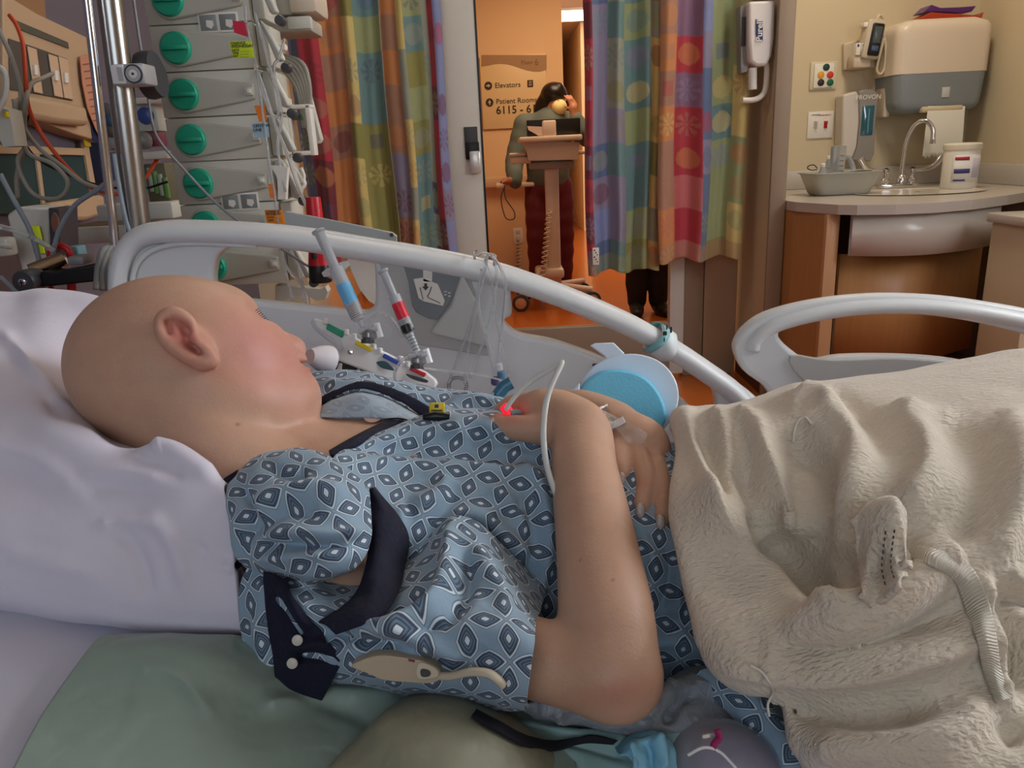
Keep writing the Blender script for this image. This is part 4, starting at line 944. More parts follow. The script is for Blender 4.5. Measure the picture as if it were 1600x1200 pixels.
# ================================================================ CLOTH
def gown_mat(name, g0, ring, line, core, cell=0.0262, dull=0.0):
    g1 = tuple(int(0.55*a+0.45*b) for a, b in zip(g0, ring))
    m = mat(name, g0, 0.8, bump=0.0018, bscale=55, sheen=0.15); nt = m.node_tree; N = nt.nodes; L = nt.links; b = N['Principled BSDF']
    uv = N.new('ShaderNodeUVMap'); sx = N.new('ShaderNodeSeparateXYZ')
    sc = N.new('ShaderNodeVectorMath'); sc.operation = 'SCALE'; sc.inputs['Scale'].default_value = 1/cell
    L.new(uv.outputs[0], sc.inputs[0]); L.new(sc.outputs[0], sx.inputs[0])
    def mth(op, a, b_=None, c=None):
        n = N.new('ShaderNodeMath'); n.operation = op
        for i, v in enumerate((a, b_, c)):
            if v is None: continue
            if isinstance(v, (int, float)): n.inputs[i].default_value = v
            else: L.new(v, n.inputs[i])
        return n.outputs[0]
    def petal(u, v):
        a = mth('ABSOLUTE', mth('SUBTRACT', mth('FRACT', u), 0.5)); q = mth('ABSOLUTE', mth('SUBTRACT', v, mth('ROUND', v)))
        p = mth('ADD', mth('MULTIPLY', a, 2.02), mth('MULTIPLY', q, 3.05))
        r = mth('SQRT', mth('ADD', mth('POWER', mth('MULTIPLY', a, 2.1), 2), mth('POWER', mth('MULTIPLY', q, 3.7), 2)))
        return mth('ADD', mth('MULTIPLY', p, 0.62), mth('MULTIPLY', r, 0.38))
    d = mth('MINIMUM', petal(sx.outputs[0], sx.outputs[1]), petal(sx.outputs[1], sx.outputs[0]))
    cr = N.new('ShaderNodeValToRGB'); cr.color_ramp.interpolation = 'LINEAR'
    st = [(0.0, core), (0.20, core), (0.23, ring), (0.28, ring), (0.31, g1), (0.40, g1), (0.43, ring), (0.50, ring), (0.53, g1), (0.60, g1), (0.63, ring), (0.76, ring), (0.80, line), (0.88, line), (0.92, ring), (0.96, g0)]
    e = cr.color_ramp.elements
    while len(e) < len(st): e.new(0.5)
    for i, (p_, c) in enumerate(st): e[i].position = p_; e[i].color = srgb(c)
    L.new(d, cr.inputs[0])
    nz = N.new('ShaderNodeTexNoise'); nz.inputs['Scale'].default_value = 30; nz.inputs['Detail'].default_value = 3; mr = N.new('ShaderNodeMapRange'); mr.inputs[3].default_value = 0.86; mr.inputs[4].default_value = 1.1
    tc = N.new('ShaderNodeTexCoord'); L.new(tc.outputs['Object'], nz.inputs['Vector']); L.new(nz.outputs[0], mr.inputs[0])
    hs = N.new('ShaderNodeHueSaturation'); L.new(cr.outputs[0], hs.inputs['Color']); L.new(mr.outputs[0], hs.inputs['Value']); L.new(hs.outputs[0], b.inputs['Base Color'])
    return m
M_gown = gown_mat('gown_print', (138, 164, 184), (62, 78, 98), (206, 220, 228), (214, 226, 234))
M_gownin = gown_mat('gown_print_inside', (158, 176, 190), (142, 158, 174), (170, 186, 200), (176, 190, 202))
M_gowngr = gown_mat('gown_print_worn_inside', (140, 146, 154), (128, 134, 144), (150, 156, 162), (154, 160, 166))
M_navy = mat('navy_trim', (15, 18, 42), 0.85, bump=0.0008, bscale=260)
# ---- main front of the gown over the torso
gr = [
 [(640, 672, .79), (690, 662, .80), (750, 655, .80), (810, 655, .80), (880, 660, .80), (960, 675, .80), (1040, 690, .80), (1120, 700, .80)],
 [(598, 672, .682), (680, 643, .692), (750, 640, .692), (810, 650, .686), (880, 662, .690), (960, 680, .70), (1040, 700, .70), (1120, 710, .70)],
 [(528, 708, .590), (620, 703, .643), (700, 700, .655), (780, 705, .655), (870, 712, .658), (960, 724, .662), (1040, 738, .655), (1120, 748, .65)],
 [(522, 740, .566), (620, 755, .608), (700, 760, .612), (780, 765, .616), (870, 772, .625), (960, 782, .630), (1040, 790, .628), (1130, 800, .625)],
 [(560, 795, .552), (630, 820, .578), (700, 830, .584), (780, 840, .588), (870, 850, .598), (960, 860, .602), (1040, 862, .602), (1140, 870, .60)],
 [(600, 855, .572), (650, 880, .580), (720, 900, .580), (790, 910, .582), (870, 930, .590), (960, 940, .592), (1045, 942, .590), (1150, 950, .59)],
 [(620, 930, .60), (680, 960, .60), (740, 980, .600), (800, 990, .598), (870, 1005, .596), (960, 1012, .594), (1055, 1015, .588), (1160, 1020, .59)],
 [(640, 1000, .63), (700, 1020, .63), (760, 1040, .63), (820, 1050, .625), (880, 1060, .62), (960, 1070, .61), (1065, 1070, .60), (1170, 1080, .60)]]
rg = [(.006, 14, [(535, 722), (640, 724), (760, 733), (860, 758)]), (-.005, 12, [(560, 700), (680, 712), (800, 716), (850, 722)]),
      (.006, 12, [(690, 672), (740, 664), (772, 672), (790, 700)]), (.004, 10, [(620, 690), (700, 675), (740, 690)]), (-.004, 9, [(720, 690), (780, 690), (840, 700)]),
      (.008, 16, [(640, 800), (690, 770), (700, 745)]), (-.005, 12, [(660, 830), (700, 790), (712, 750)]),
      (.007, 13, [(698, 850), (715, 808), (760, 812), (800, 850), (850, 880)]), (-.007, 12, [(720, 860), (735, 835), (770, 850), (810, 890)]),
      (.006, 12, [(800, 700), (840, 760), (858, 830), (850, 900), (830, 960)]), (-.005, 10, [(826, 780), (834, 850), (820, 910)]),
      (.004, 9, [(760, 760), (800, 790), (830, 840)]), (.004, 10, [(620, 780), (630, 840), (650, 880)]), (-.004, 9, [(760, 820), (790, 800), (820, 790)]),
      (.005, 10, [(1000, 830), (1020, 880), (1010, 960), (1020, 1010)]), (-.006, 9, [(1040, 850), (1048, 900), (1030, 960)]), (.005, 9, [(1060, 900), (1060, 960), (1080, 1010)]),
      (-.006, 12, [(1010, 985), (1040, 970), (1080, 975)]), (.006, 12, [(1010, 1005), (1050, 1000), (1100, 1010)])]
gown = patch('hospital_gown', gr, 260, 300, M_gown, person, rg, wr=.0016, wscale=22, uvrot=12)
# ---- shoulder flap of the near sleeve
fr = [
 [(372, 775, .64), (400, 742, .64), (450, 728, .635), (500, 735, .63), (545, 755, .62), (572, 782, .615)],
 [(360, 750, .588), (396, 713, .595), (450, 700, .590), (500, 708, .580), (547, 734, .570), (577, 766, .566)],
 [(352, 780, .562), (392, 768, .548), (448, 760, .540), (500, 768, .532), (547, 785, .532), (581, 802, .543)],
 [(356, 815, .550), (392, 815, .530), (442, 815, .518), (492, 820, .512), (542, 826, .514), (580, 838, .528)],
 [(366, 852, .548), (400, 860, .528), (444, 866, .512), (494, 870, .504), (540, 866, .505), (572, 864, .520)],
 [(380, 885, .552), (410, 893, .532), (448, 895, .514), (482, 903, .504), (520, 897, .505), (555, 887, .518)],
 [(392, 890, .575), (420, 898, .556), (452, 902, .535), (486, 912, .524), (520, 905, .524), (552, 893, .535)]]
rf = [(.007, 13, [(392, 800), (430, 775), (490, 765), (545, 775)]), (-.006, 11, [(395, 830), (440, 800), (500, 800)]), (.006, 11, [(400, 850), (450, 832), (520, 838), (570, 830)]),
      (-.008, 9, [(405, 850), (440, 850), (500, 852), (560, 845)]), (.006, 12, [(400, 872), (450, 870), (520, 866)]), (-.006, 9, [(375, 760), (395, 800), (385, 850)]), (.005, 9, [(370, 800), (372, 850), (392, 880)]),
      (-.005, 9, [(420, 735), (460, 745), (480, 735)])]
patch('sleeve_cap', fr, 150, 170, M_gown, gown, rf, wr=.0016, wscale=26, uvrot=-28)
# ---- lower sleeve
sr = [
 [(396, 872, .552), (450, 880, .540), (520, 900, .560), (620, 880, .585), (690, 822, .578), (740, 812, .572), (800, 865, .582), (855, 920, .585)],
 [(376, 905, .546), (440, 905, .530), (530, 935, .520), (620, 915, .530), (698, 868, .538), (750, 862, .535), (808, 905, .540), (846, 948, .545)],
 [(371, 950, .540), (440, 950, .515), (540, 962, .494), (620, 952, .492), (700, 928, .496), (756, 925, .494), (806, 945, .492), (838, 972, .492)],
 [(378, 992, .538), (450, 990, .512), (540, 990, .484), (620, 985, .474), (700, 975, .470), (760, 978, .464), (804, 985, .460), (836, 1000, .458)],
 [(392, 1035, .538), (460, 1030, .512), (545, 1030, .484), (620, 1030, .473), (700, 1032, .466), (760, 1038, .457), (800, 1040, .451), (829, 1045, .448)],
 [(420, 1072, .545), (480, 1065, .525), (550, 1060, .500), (620, 1068, .488), (700, 1080, .478), (760, 1088, .464), (800, 1092, .454), (822, 1094, .450)],
 [(436, 1085, .57), (500, 1080, .56), (560, 1075, .54), (620, 1085, .525), (700, 1098, .515), (760, 1108, .495), (800, 1112, .480), (825, 1110, .468)]]
rs_ = [(.012, 14, [(712, 812), (706, 870), (690, 930), (650, 970), (580, 990)]), (-.008, 13, [(735, 860), (728, 920), (700, 965), (640, 985)]),
       (.007, 13, [(735, 850), (770, 910), (800, 960)]), (.006, 12, [(520, 968), (600, 985), (680, 1010), (740, 1040)]), (-.007, 10, [(500, 985), (560, 1000), (640, 1010)]),
       (-.006, 9, [(560, 950), (620, 950), (660, 930)]), (.005, 12, [(400, 910), (440, 930), (500, 960)]), (-.005, 12, [(760, 1010), (720, 1040), (640, 1040)]), (.005, 10, [(400, 960), (410, 1010), (430, 1050)])]
sl_ = patch('sleeve', sr, 170, 260, M_gown, gown, rs_, wr=.0016, wscale=22, uvrot=-8)
# ---- navy trims
patch('navy_trim', [
 [(570, 765, .585), (574, 805, .560), (577, 850, .545), (568, 905, .518), (540, 945, .495), (500, 975, .488)],
 [(580, 764, .572), (606, 820, .553), (606, 868, .535), (594, 922, .500), (562, 955, .480), (512, 980, .478)],
 [(584, 762, .578), (634, 828, .566), (632, 880, .552), (618, 935, .500), (584, 968, .476), (525, 992, .474)]], 24, 120, M_navy, gown, [(.004, 10, [(590, 800), (590, 870), (580, 930)])], wr=.0012)
patch('navy_trim', [
 [(412, 893, .524), (426, 896, .520), (440, 908, .518)], [(414, 940, .522), (440, 940, .510), (470, 945, .505)], [(421, 990, .516), (460, 988, .502), (505, 990, .496)],
 [(427, 1035, .514), (470, 1040, .500), (532, 1028, .487)], [(432, 1075, .516), (470, 1075, .505), (520, 1062, .498)], [(435, 1102, .522), (470, 1102, .515), (500, 1100, .512)], [(436, 1104, .54), (470, 1106, .535), (500, 1104, .53)]], 90, 60, M_navy, gown,
 [(.006, 9, [(440, 905), (465, 950), (490, 985)]), (-.006, 8, [(425, 930), (450, 970), (470, 1000)]), (.006, 9, [(460, 1010), (500, 1005), (530, 1010)]), (-.005, 7, [(455, 1030), (490, 1028), (525, 1040)])], wr=.0012)
patch('navy_trim', [
 [(362, 742, .60), (346, 790, .57), (350, 840, .56), (372, 888, .56)], [(352, 748, .595), (338, 792, .565), (342, 842, .556), (366, 894, .556)], [(372, 735, .605), (352, 790, .575), (356, 840, .565), (380, 882, .565)]], 10, 60, M_navy, gown)
patch('neckline_trim', [
 [(520, 716, .594), (560, 696, .620), (600, 676, .668), (640, 662, .695)], [(516, 712, .592), (556, 690, .616), (596, 670, .664), (636, 656, .690)], [(514, 706, .600), (552, 684, .626), (592, 664, .676), (632, 652, .700)]], 8, 50, M_navy, gown)
for px_, py_, d_ in ((465, 1000, .494), (457, 1036, .494), (543, 962, .490)):
    mb = MB(); mb.lathe(U(px_, py_, d_), -FW, [(0.0035, 0), (0.0035, 0.001), (0.002, 0.0018)], 16); mb.build('snap', mat('snap_white', (206, 200, 190), 0.3), gown)
# ---- far side of the gown: patterned outside, pale inside, navy edge
patch('far_front', [
 [(478, 582, .86), (560, 586, .86), (650, 606, .86), (730, 616, .86), (810, 630, .84)],
 [(480, 578, .80), (560, 580, .80), (650, 600, .80), (730, 612, .79), (810, 626, .78)],
 [(488, 600, .77), (560, 594, .775), (650, 612, .775), (730, 626, .765), (810, 640, .75)],
 [(497, 630, .745), (560, 612, .755), (650, 632, .755), (730, 645, .74), (810, 655, .73)],
 [(500, 645, .74), (560, 630, .75), (650, 652, .74), (730, 660, .73), (810, 668, .72)]], 60, 160, M_gown, gown, [(.004, 8, [(500, 600), (580, 600), (640, 615)]), (-.005, 7, [(640, 625), (720, 630), (780, 640)]), (.005, 8, [(680, 640), (730, 622), (790, 635)])], wr=.002, wscale=30, uvrot=20)
patch('collar_lining', [
 [(495, 640, .735), (520, 624, .735), (565, 611, .735), (615, 627, .73), (674, 660, .715)],
 [(492, 642, .72), (520, 630, .715), (565, 620, .71), (615, 634, .71), (678, 663, .70)],
 [(494, 652, .705), (535, 650, .695), (585, 650, .690), (635, 656, .686), (682, 668, .684)],
 [(496, 650, .712), (535, 655, .702), (585, 656, .698), (635, 662, .692), (682, 670, .69)]], 40, 110, M_gownin, gown, wr=.001, wscale=30)
patch('navy_trim', [
 [(494, 642, .732), (518, 622, .730), (563, 608, .730), (617, 624, .724), (682, 664, .706)],
 [(492, 632, .738), (520, 612, .738), (563, 598, .738), (622, 612, .732), (700, 654, .712)],
 [(494, 634, .75), (524, 616, .75), (566, 604, .75), (624, 618, .745), (700, 660, .725)]], 14, 110, M_navy, gown, wr=.0015, wscale=60)
# ---- hem bunched under the elbow
patch('hem_lining', [
 [(812, 1092, .53), (880, 1095, .53), (950, 1112, .53), (1010, 1090, .56), (1060, 1052, .59), (1110, 1040, .60), (1160, 1060, .60)],
 [(818, 1098, .500), (880, 1100, .498), (950, 1118, .492), (1020, 1102, .510), (1068, 1062, .545), (1110, 1052, .560), (1150, 1075, .565)],
 [(815, 1110, .502), (880, 1116, .498), (950, 1132, .492), (1030, 1125, .500), (1080, 1095, .525), (1130, 1100, .535), (1180, 1130, .540)],
 [(830, 1120, .510), (890, 1130, .508), (960, 1145, .502), (1040, 1145, .500), (1100, 1135, .510), (1160, 1160, .515), (1210, 1200, .515)],
 [(840, 1126, .530), (900, 1138, .530), (970, 1152, .525), (1050, 1155, .520), (1110, 1160, .520), (1170, 1200, .52), (1220, 1240, .52)]], 90, 190, M_gowngr, gown,
 [(.008, 9, [(1000, 1120), (1040, 1090), (1060, 1070)]), (.007, 9, [(840, 1105), (870, 1100), (880, 1125)]), (-.006, 8, [(1040, 1130), (1060, 1100), (1090, 1085)]), (.006, 9, [(1080, 1070), (1120, 1080), (1160, 1120)]), (-.004, 7, [(900, 1115), (960, 1125), (1010, 1125)])], wr=.0022, wscale=40)
patch('hem', [
 [(1078, 1056, .56), (1110, 1085, .54), (1150, 1125, .52), (1190, 1175, .505), (1225, 1240, .49)],
 [(1100, 1048, .55), (1135, 1075, .53), (1175, 1115, .512), (1215, 1165, .497), (1248, 1235, .482)],
 [(1135, 1046, .55), (1160, 1068, .528), (1200, 1110, .51), (1240, 1160, .495), (1275, 1230, .48)],
 [(1150, 1044, .57), (1180, 1070, .545), (1218, 1108, .525), (1258, 1158, .51), (1290, 1225, .495)]], 40, 120, M_gown, gown, wr=.001, uvrot=30)
# ---------------------------------------------------------------- PILLOW
M_pil = mat('pillowcase_white', (216, 212, 226), 0.85, bump=0.0012, bscale=30, sheen=0.2)
pr_ = [
 [(-160, 560, 1.02), (0, 580, 1.0), (100, 590, .98), (200, 620, .95), (300, 680, .90), (390, 760, .84)],
 [(-160, 470, .98), (0, 478, .97), (95, 476, .95), (190, 505, .92), (300, 580, .88), (410, 680, .82)],
 [(-160, 446, .90), (0, 461, .90), (75, 457, .88), (180, 480, .86), (300, 560, .83), (425, 670, .77)],
 [(-160, 510, .80), (0, 520, .79), (80, 545, .77), (200, 640, .765), (310, 700, .735), (420, 745, .685)],
 [(-160, 600, .70), (0, 600, .69), (70, 622, .675), (170, 690, .655), (265, 712, .630), (365, 762, .590)],
 [(-160, 670, .64), (0, 670, .63), (85, 670, .612), (185, 705, .595), (262, 700, .588), (350, 762, .568)],
 [(-160, 740, .605), (0, 740, .60), (95, 745, .588), (190, 775, .572), (278, 790, .560), (360, 815, .556)],
 [(-160, 830, .575), (0, 828, .57), (100, 845, .56), (190, 862, .553), (280, 880, .549), (368, 895, .550)],
 [(-160, 905, .572), (0, 908, .565), (100, 928, .556), (190, 945, .550), (282, 960, .547), (374, 962, .548)],
 [(-160, 945, .60), (0, 953, .588), (100, 970, .577), (190, 983, .567), (284, 992, .562), (378, 992, .560)],
 [(-160, 930, .68), (0, 940, .67), (100, 955, .66), (190, 970, .65), (284, 985, .64), (374, 985, .62)]]
pil_r = [(.006, 14, [(236, 700), (258, 690), (300, 712), (345, 752)]), (-.004, 14, [(205, 712), (240, 722), (290, 745)]), (.003, 14, [(120, 745), (170, 738), (215, 742), (262, 752)]), (-.002, 16, [(130, 765), (190, 762), (250, 778)]),
         (.005, 12, [(30, 560), (60, 600), (110, 650), (160, 690)]), (.006, 12, [(0, 520), (40, 560), (80, 620)]), (-.006, 10, [(10, 545), (50, 590), (95, 650)]), (.004, 18, [(-20, 700), (60, 720), (140, 780)]),
         (.004, 14, [(230, 800), (270, 850), (290, 920)]), (-.004, 14, [(180, 820), (220, 880), (230, 940)]), (.003, 16, [(0, 860), (80, 880), (160, 900)]), (.004, 10, [(320, 860), (345, 880), (368, 890)]), (-.004, 9, [(300, 850), (330, 868), (355, 880)]), (.004, 9, [(150, 820), (200, 815), (240, 820)])]
pillow = patch('pillow', pr_, 170, 220, M_pil, None, pil_r, wr=.0035, wscale=9, thick=0)
tag(pillow, 'plump pillow in a white pillowcase under the shaved head', 'pillow')
s = pillow.modifiers.new('s', 'SOLIDIFY'); s.thickness = 0.012; s.offset = -1
# white draw sheet edge under the pillow
patch_sheet = patch('draw_sheet', [[(-200, 900, .012), (0, 930, .012), (120, 950, .012), (260, 965, .012), (420, 970, .012)], [(-200, 1010, .02), (0, 1020, .02), (100, 1020, .02), (240, 1030, .02), (400, 1030, .02)],
 [(-200, 1110, .012), (-40, 1110, .014), (60, 1115, .016), (200, 1130, .012), (400, 1130, .012)], [(-200, 1300, .012), (-60, 1300, .012), (20, 1300, .012), (200, 1300, .012), (400, 1300, .012)]], 60, 80, mat('sheet_white', (206, 204, 216), 0.85), None, conv=Mt, wr=.003, wscale=10)
tag(patch_sheet, 'rumpled white draw sheet on the mattress at the lower left, below the pillow', 'sheet')
# ---------------------------------------------------------------- UNDERPAD
M_pad = mat('underpad_mint', (136, 154, 142), 0.42, var=0.14, vscale=20, sheen=0.2)
nt = M_pad.node_tree; N = nt.nodes; vo = N.new('ShaderNodeTexVoronoi'); vo.feature = 'DISTANCE_TO_EDGE'; vo.feature = 'SMOOTH_F1'; vo.inputs['Scale'].default_value = 40; tc = N.new('ShaderNodeTexCoord'); dn = N.new('ShaderNodeTexNoise'); dn.inputs['Scale'].default_value = 30; vm = N.new('ShaderNodeMix'); vm.data_type = 'RGBA'; vm.inputs[0].default_value = 0.06; nt.links.new(tc.outputs['Object'], dn.inputs['Vector']); nt.links.new(tc.outputs['Object'], vm.inputs[6]); nt.links.new(dn.outputs['Color'], vm.inputs[7]); nt.links.new(vm.outputs[2], vo.inputs['Vector'])
mr = N.new('ShaderNodeMapRange'); mr.inputs[2].default_value = 0.9; nt.links.new(vo.outputs[0], mr.inputs[0]); bp = N.new('ShaderNodeBump'); bp.inputs['Distance'].default_value = 0.004; bp.inputs['Strength'].default_value = 0.5; nt.links.new(mr.outputs[0], bp.inputs['Height']); nt.links.new(bp.outputs[0], N['Principled BSDF'].inputs['Normal'])
pad = patch('underpad', [
 [(172, 990, .045), (240, 985, .05), (330, 990, .055), (430, 1000, .05), (560, 1020, .045), (700, 1050, .04), (850, 1080, .04)],
 [(150, 1000, .048), (230, 1005, .056), (330, 1020, .060), (430, 1060, .050), (560, 1070, .042), (700, 1090, .040), (860, 1110, .035)],
 [(108, 1055, .040), (210, 1060, .048), (320, 1080, .050), (430, 1110, .042), (560, 1110, .040), (700, 1130, .045), (880, 1150, .035)],
 [(62, 1120, .034), (180, 1130, .040), (300, 1140, .042), (430, 1160, .038), (560, 1160, .040), (700, 1180, .045), (900, 1190, .030)],
 [(20, 1200, .030), (150, 1215, .034), (290, 1220, .034), (430, 1230, .034), (560, 1230, .034), (720, 1240, .034), (900, 1240, .030)],
 [(-30, 1300, .02), (100, 1320, .022), (280, 1320, .022), (430, 1320, .022), (560, 1320, .022), (720, 1320, .022), (920, 1320, .022)]], 130, 200, M_pad, None,
 [(.006, 16, [(400, 1110), (460, 1090), (560, 1085), (640, 1100)]), (-.005, 14, [(430, 1075), (520, 1100), (580, 1130), (560, 1190)]), (.004, 14, [(200, 1040), (280, 1060), (330, 1120)])], conv=Mt, wr=.003, wscale=14, thick=0.003)
tag(pad, 'mint green quilted underpad spread on the bed below the pillow', 'underpad')
pad2 = patch('pad_backing', [
 [(600, 1130, .03), (640, 1085, .05), (700, 1074, .055), (780, 1103, .05), (830, 1143, .045), (868, 1178, .03), (884, 1215, .015)],
 [(560, 1150, .05), (610, 1110, .070), (700, 1095, .075), (770, 1120, .070), (815, 1158, .060), (850, 1188, .045), (870, 1228, .02)],
 [(520, 1190, .05), (600, 1160, .072), (700, 1150, .080), (770, 1170, .072), (812, 1202, .060), (840, 1238, .045), (858, 1272, .02)],
 [(470, 1240, .045), (600, 1240, .06), (700, 1240, .07), (765, 1250, .060), (800, 1272, .050), (825, 1300, .035), (846, 1332, .02)]], 70, 120, mat('pad_backing_sage', (138, 138, 116), 0.5, var=0.10, vscale=18, bump=0.004, bscale=30), None, conv=Mt, wr=.0015, wscale=16, thick=0.003)
tag(pad2, 'smooth sage green bulging fold of bed padding at the bottom centre edge of the photo', 'pad')
# ---------------------------------------------------------------- BLANKET
M_bl = mat('blanket_cream', (214, 202, 182), 0.95, sheen=0.35)
nt = M_bl.node_tree; N = nt.nodes; tc = N.new('ShaderNodeTexCoord'); mp = N.new('ShaderNodeMapping'); mp.inputs['Scale'].default_value = (1.0, 2.6, 1.6)
n1 = N.new('ShaderNodeTexNoise'); n1.inputs['Scale'].default_value = 165; n1.inputs['Detail'].default_value = 1.5; n1.inputs['Distortion'].default_value = 0.25
n2 = N.new('ShaderNodeTexNoise'); n2.inputs['Scale'].default_value = 520; n2.inputs['Detail'].default_value = 2
nt.links.new(tc.outputs['Object'], mp.inputs[0]); nt.links.new(mp.outputs[0], n1.inputs['Vector']); nt.links.new(tc.outputs['Object'], n2.inputs['Vector'])
b1 = N.new('ShaderNodeBump'); b1.inputs['Distance'].default_value = 0.0034; b1.inputs['Strength'].default_value = 0.8; nt.links.new(n1.outputs[0], b1.inputs['Height'])
b2 = N.new('ShaderNodeBump'); b2.inputs['Distance'].default_value = 0.0005; b2.inputs['Strength'].default_value = 0.7; nt.links.new(n2.outputs[0], b2.inputs['Height']); nt.links.new(b1.outputs[0], b2.inputs['Normal']); nt.links.new(b2.outputs[0], N['Principled BSDF'].inputs['Normal'])
br = [
 [(1085, 668, .80), (1075, 660, .82), (1150, 645, .82), (1250, 612, .82), (1400, 592, .83), (1600, 556, .83), (1780, 530, .83)],
 [(1085, 664, .87), (1062, 643, .895), (1140, 636, .900), (1250, 601, .905), (1400, 582, .91), (1600, 545, .92), (1780, 515, .93)],
 [(1078, 700, .86), (1054, 700, .900), (1130, 698, .910), (1240, 680, .92), (1400, 650, .93), (1600, 620, .935), (1800, 590, .94)],
 [(1075, 790, .85), (1050, 790, .890), (1130, 790, .898), (1240, 780, .900), (1400, 750, .928), (1600, 720, .935), (1800, 690, .93)],
 [(1085, 878, .83), (1062, 882, .870), (1150, 882, .872), (1250, 885, .864), (1400, 860, .900), (1600, 830, .91), (1800, 800, .90)],
 [(1110, 968, .80), (1088, 978, .845), (1180, 990, .860), (1300, 985, .872), (1420, 970, .880), (1600, 950, .875), (1800, 930, .87)],
 [(1160, 1045, .78), (1140, 1058, .822), (1230, 1072, .835), (1330, 1082, .842), (1450, 1080, .848), (1600, 1060, .845), (1800, 1050, .84)],
 [(1250, 1135, .77), (1228, 1150, .805), (1300, 1170, .818), (1400, 1190, .825), (1500, 1200, .828), (1650, 1190, .825), (1800, 1180, .82)],
 [(1285, 1210, .75), (1262, 1225, .775), (1330, 1262, .78), (1430, 1300, .785), (1550, 1320, .785), (1700, 1320, .785), (1850, 1300, .78)]]
rb = [(0.0136, 18, [(1062, 640), (1085, 690), (1110, 760), (1120, 830)]), (-0.0102, 12, [(1090, 680), (1115, 740), (1135, 800)]), (0.0153, 19, [(1105, 650), (1135, 690), (1150, 760), (1185, 830)]),
      (0.0170, 21, [(1130, 655), (1180, 680), (1205, 740), (1225, 800), (1250, 850)]), (-0.0170, 22, [(1150, 720), (1170, 800), (1190, 880)]),
      (0.0187, 28, [(1180, 660), (1250, 650), (1310, 670), (1345, 715), (1342, 780), (1340, 850), (1330, 900)]), (-0.0136, 22, [(1225, 700), (1280, 720), (1300, 780), (1290, 840)]), (0.0102, 20, [(1220, 800), (1270, 820), (1320, 800)]),
      (0.0085, 15, [(1200, 690), (1260, 680), (1320, 730)]), (0.0102, 20, [(1250, 620), (1290, 640), (1300, 670)]), (-0.0085, 18, [(1290, 615), (1340, 650), (1380, 720)]),
      (0.0204, 32, [(1075, 760), (1150, 840), (1230, 910), (1280, 960), (1290, 1010)]), (-0.0238, 32, [(1200, 840), (1250, 900), (1295, 950)]),
      (0.0221, 30, [(1285, 990), (1340, 970), (1410, 935), (1460, 885), (1500, 868)]), (-0.0187, 22, [(1180, 1000), (1260, 1018), (1340, 1015), (1430, 985), (1500, 950)]),
      (0.0153, 30, [(1110, 1000), (1180, 1038), (1290, 1045), (1400, 1035), (1500, 1000), (1540, 970)]), (0.0102, 25, [(1245, 970), (1235, 1000), (1190, 1015)]), (-0.0119, 20, [(1350, 930), (1400, 900), (1420, 870)]),
      (-0.0153, 28, [(1160, 1110), (1260, 1110), (1360, 1120), (1470, 1100)]), (0.0119, 32, [(1250, 1160), (1350, 1160), (1470, 1150), (1550, 1100)]), (-0.0102, 20, [(1330, 860), (1340, 910), (1370, 940)]),
      (0.0119, 25, [(1400, 640), (1440, 680), (1450, 740), (1400, 800)]), (-0.0085, 25, [(1450, 640), (1520, 700), (1530, 780), (1480, 860)]), (0.0102, 30, [(1560, 640), (1600, 700), (1580, 800), (1540, 900)]), (0.0068, 11, [(1360, 655), (1430, 645), (1500, 650)]),
      (-0.0136, 18, [(1545, 930), (1570, 1000), (1580, 1080)]), (0.0119, 18, [(1520, 900), (1545, 960), (1555, 1040), (1570, 1120)]), (0.0085, 15, [(1565, 900), (1620, 915)]), (-0.0085, 12, [(1570, 935), (1620, 945)]), (0.0085, 18, [(1590, 960), (1610, 1060)]), (-0.0102, 18, [(1560, 1120), (1600, 1160)])]
br = [r_+[(r_[-1][0]+700, r_[-1][1]-34*2, r_[-1][2])] for r_ in br]
blanket = patch('blanket', br, 340, 440, M_bl, None, rb, conv=H, wr=.003, wscale=11, thick=0.004, aniso=(1, 1, 1))
tag(blanket, 'cream crinkled hospital blanket bunched over the patient from the waist down', 'blanket')
# folded hem loop with stitching
M_bl2 = M_bl
SB = snapper(blanket)
hz = [[(1336, 815, .030), (1345, 792, .030), (1375, 776, .032), (1400, 775, .034), (1415, 795, .030)],
 [(1338, 850, .026), (1350, 810, .036), (1376, 786, .046), (1402, 782, .046), (1417, 805, .036)],
 [(1340, 890, .020), (1358, 850, .036), (1385, 820, .048), (1408, 815, .046), (1416, 840, .034)],
 [(1348, 925, .012), (1368, 895, .028), (1392, 870, .040), (1410, 865, .036), (1416, 880, .026)],
 [(1360, 950, .004), (1380, 935, .010), (1400, 915, .018), (1412, 900, .016), (1418, 905, .010)]]
hem = patch('hem_loop', hz, 50, 50, M_bl2, blanket, wr=.001, thick=0.004, conv=lambda a, b, o: U(a, b, SB(a, b)-o))
mb = MB()
SH = snapper(hem)
for base_ in ([(1384, 830), (1380, 860), (1378, 890), (1384, 918)], [(1398, 828), (1394, 856), (1392, 884), (1398, 906)]):
    L = bez(base_, 6)
    for i in range(0, len(L)-1, 2): mb.tube([U(L[i][0], L[i][1], SH(L[i][0], L[i][1])-.0012), U(L[i+1][0], L[i+1][1], SH(L[i+1][0], L[i+1][1])-.0012)], 0.0004, 5)
mb.build('stitching', mat('thread_dark', (70, 66, 64), 0.8), hem)
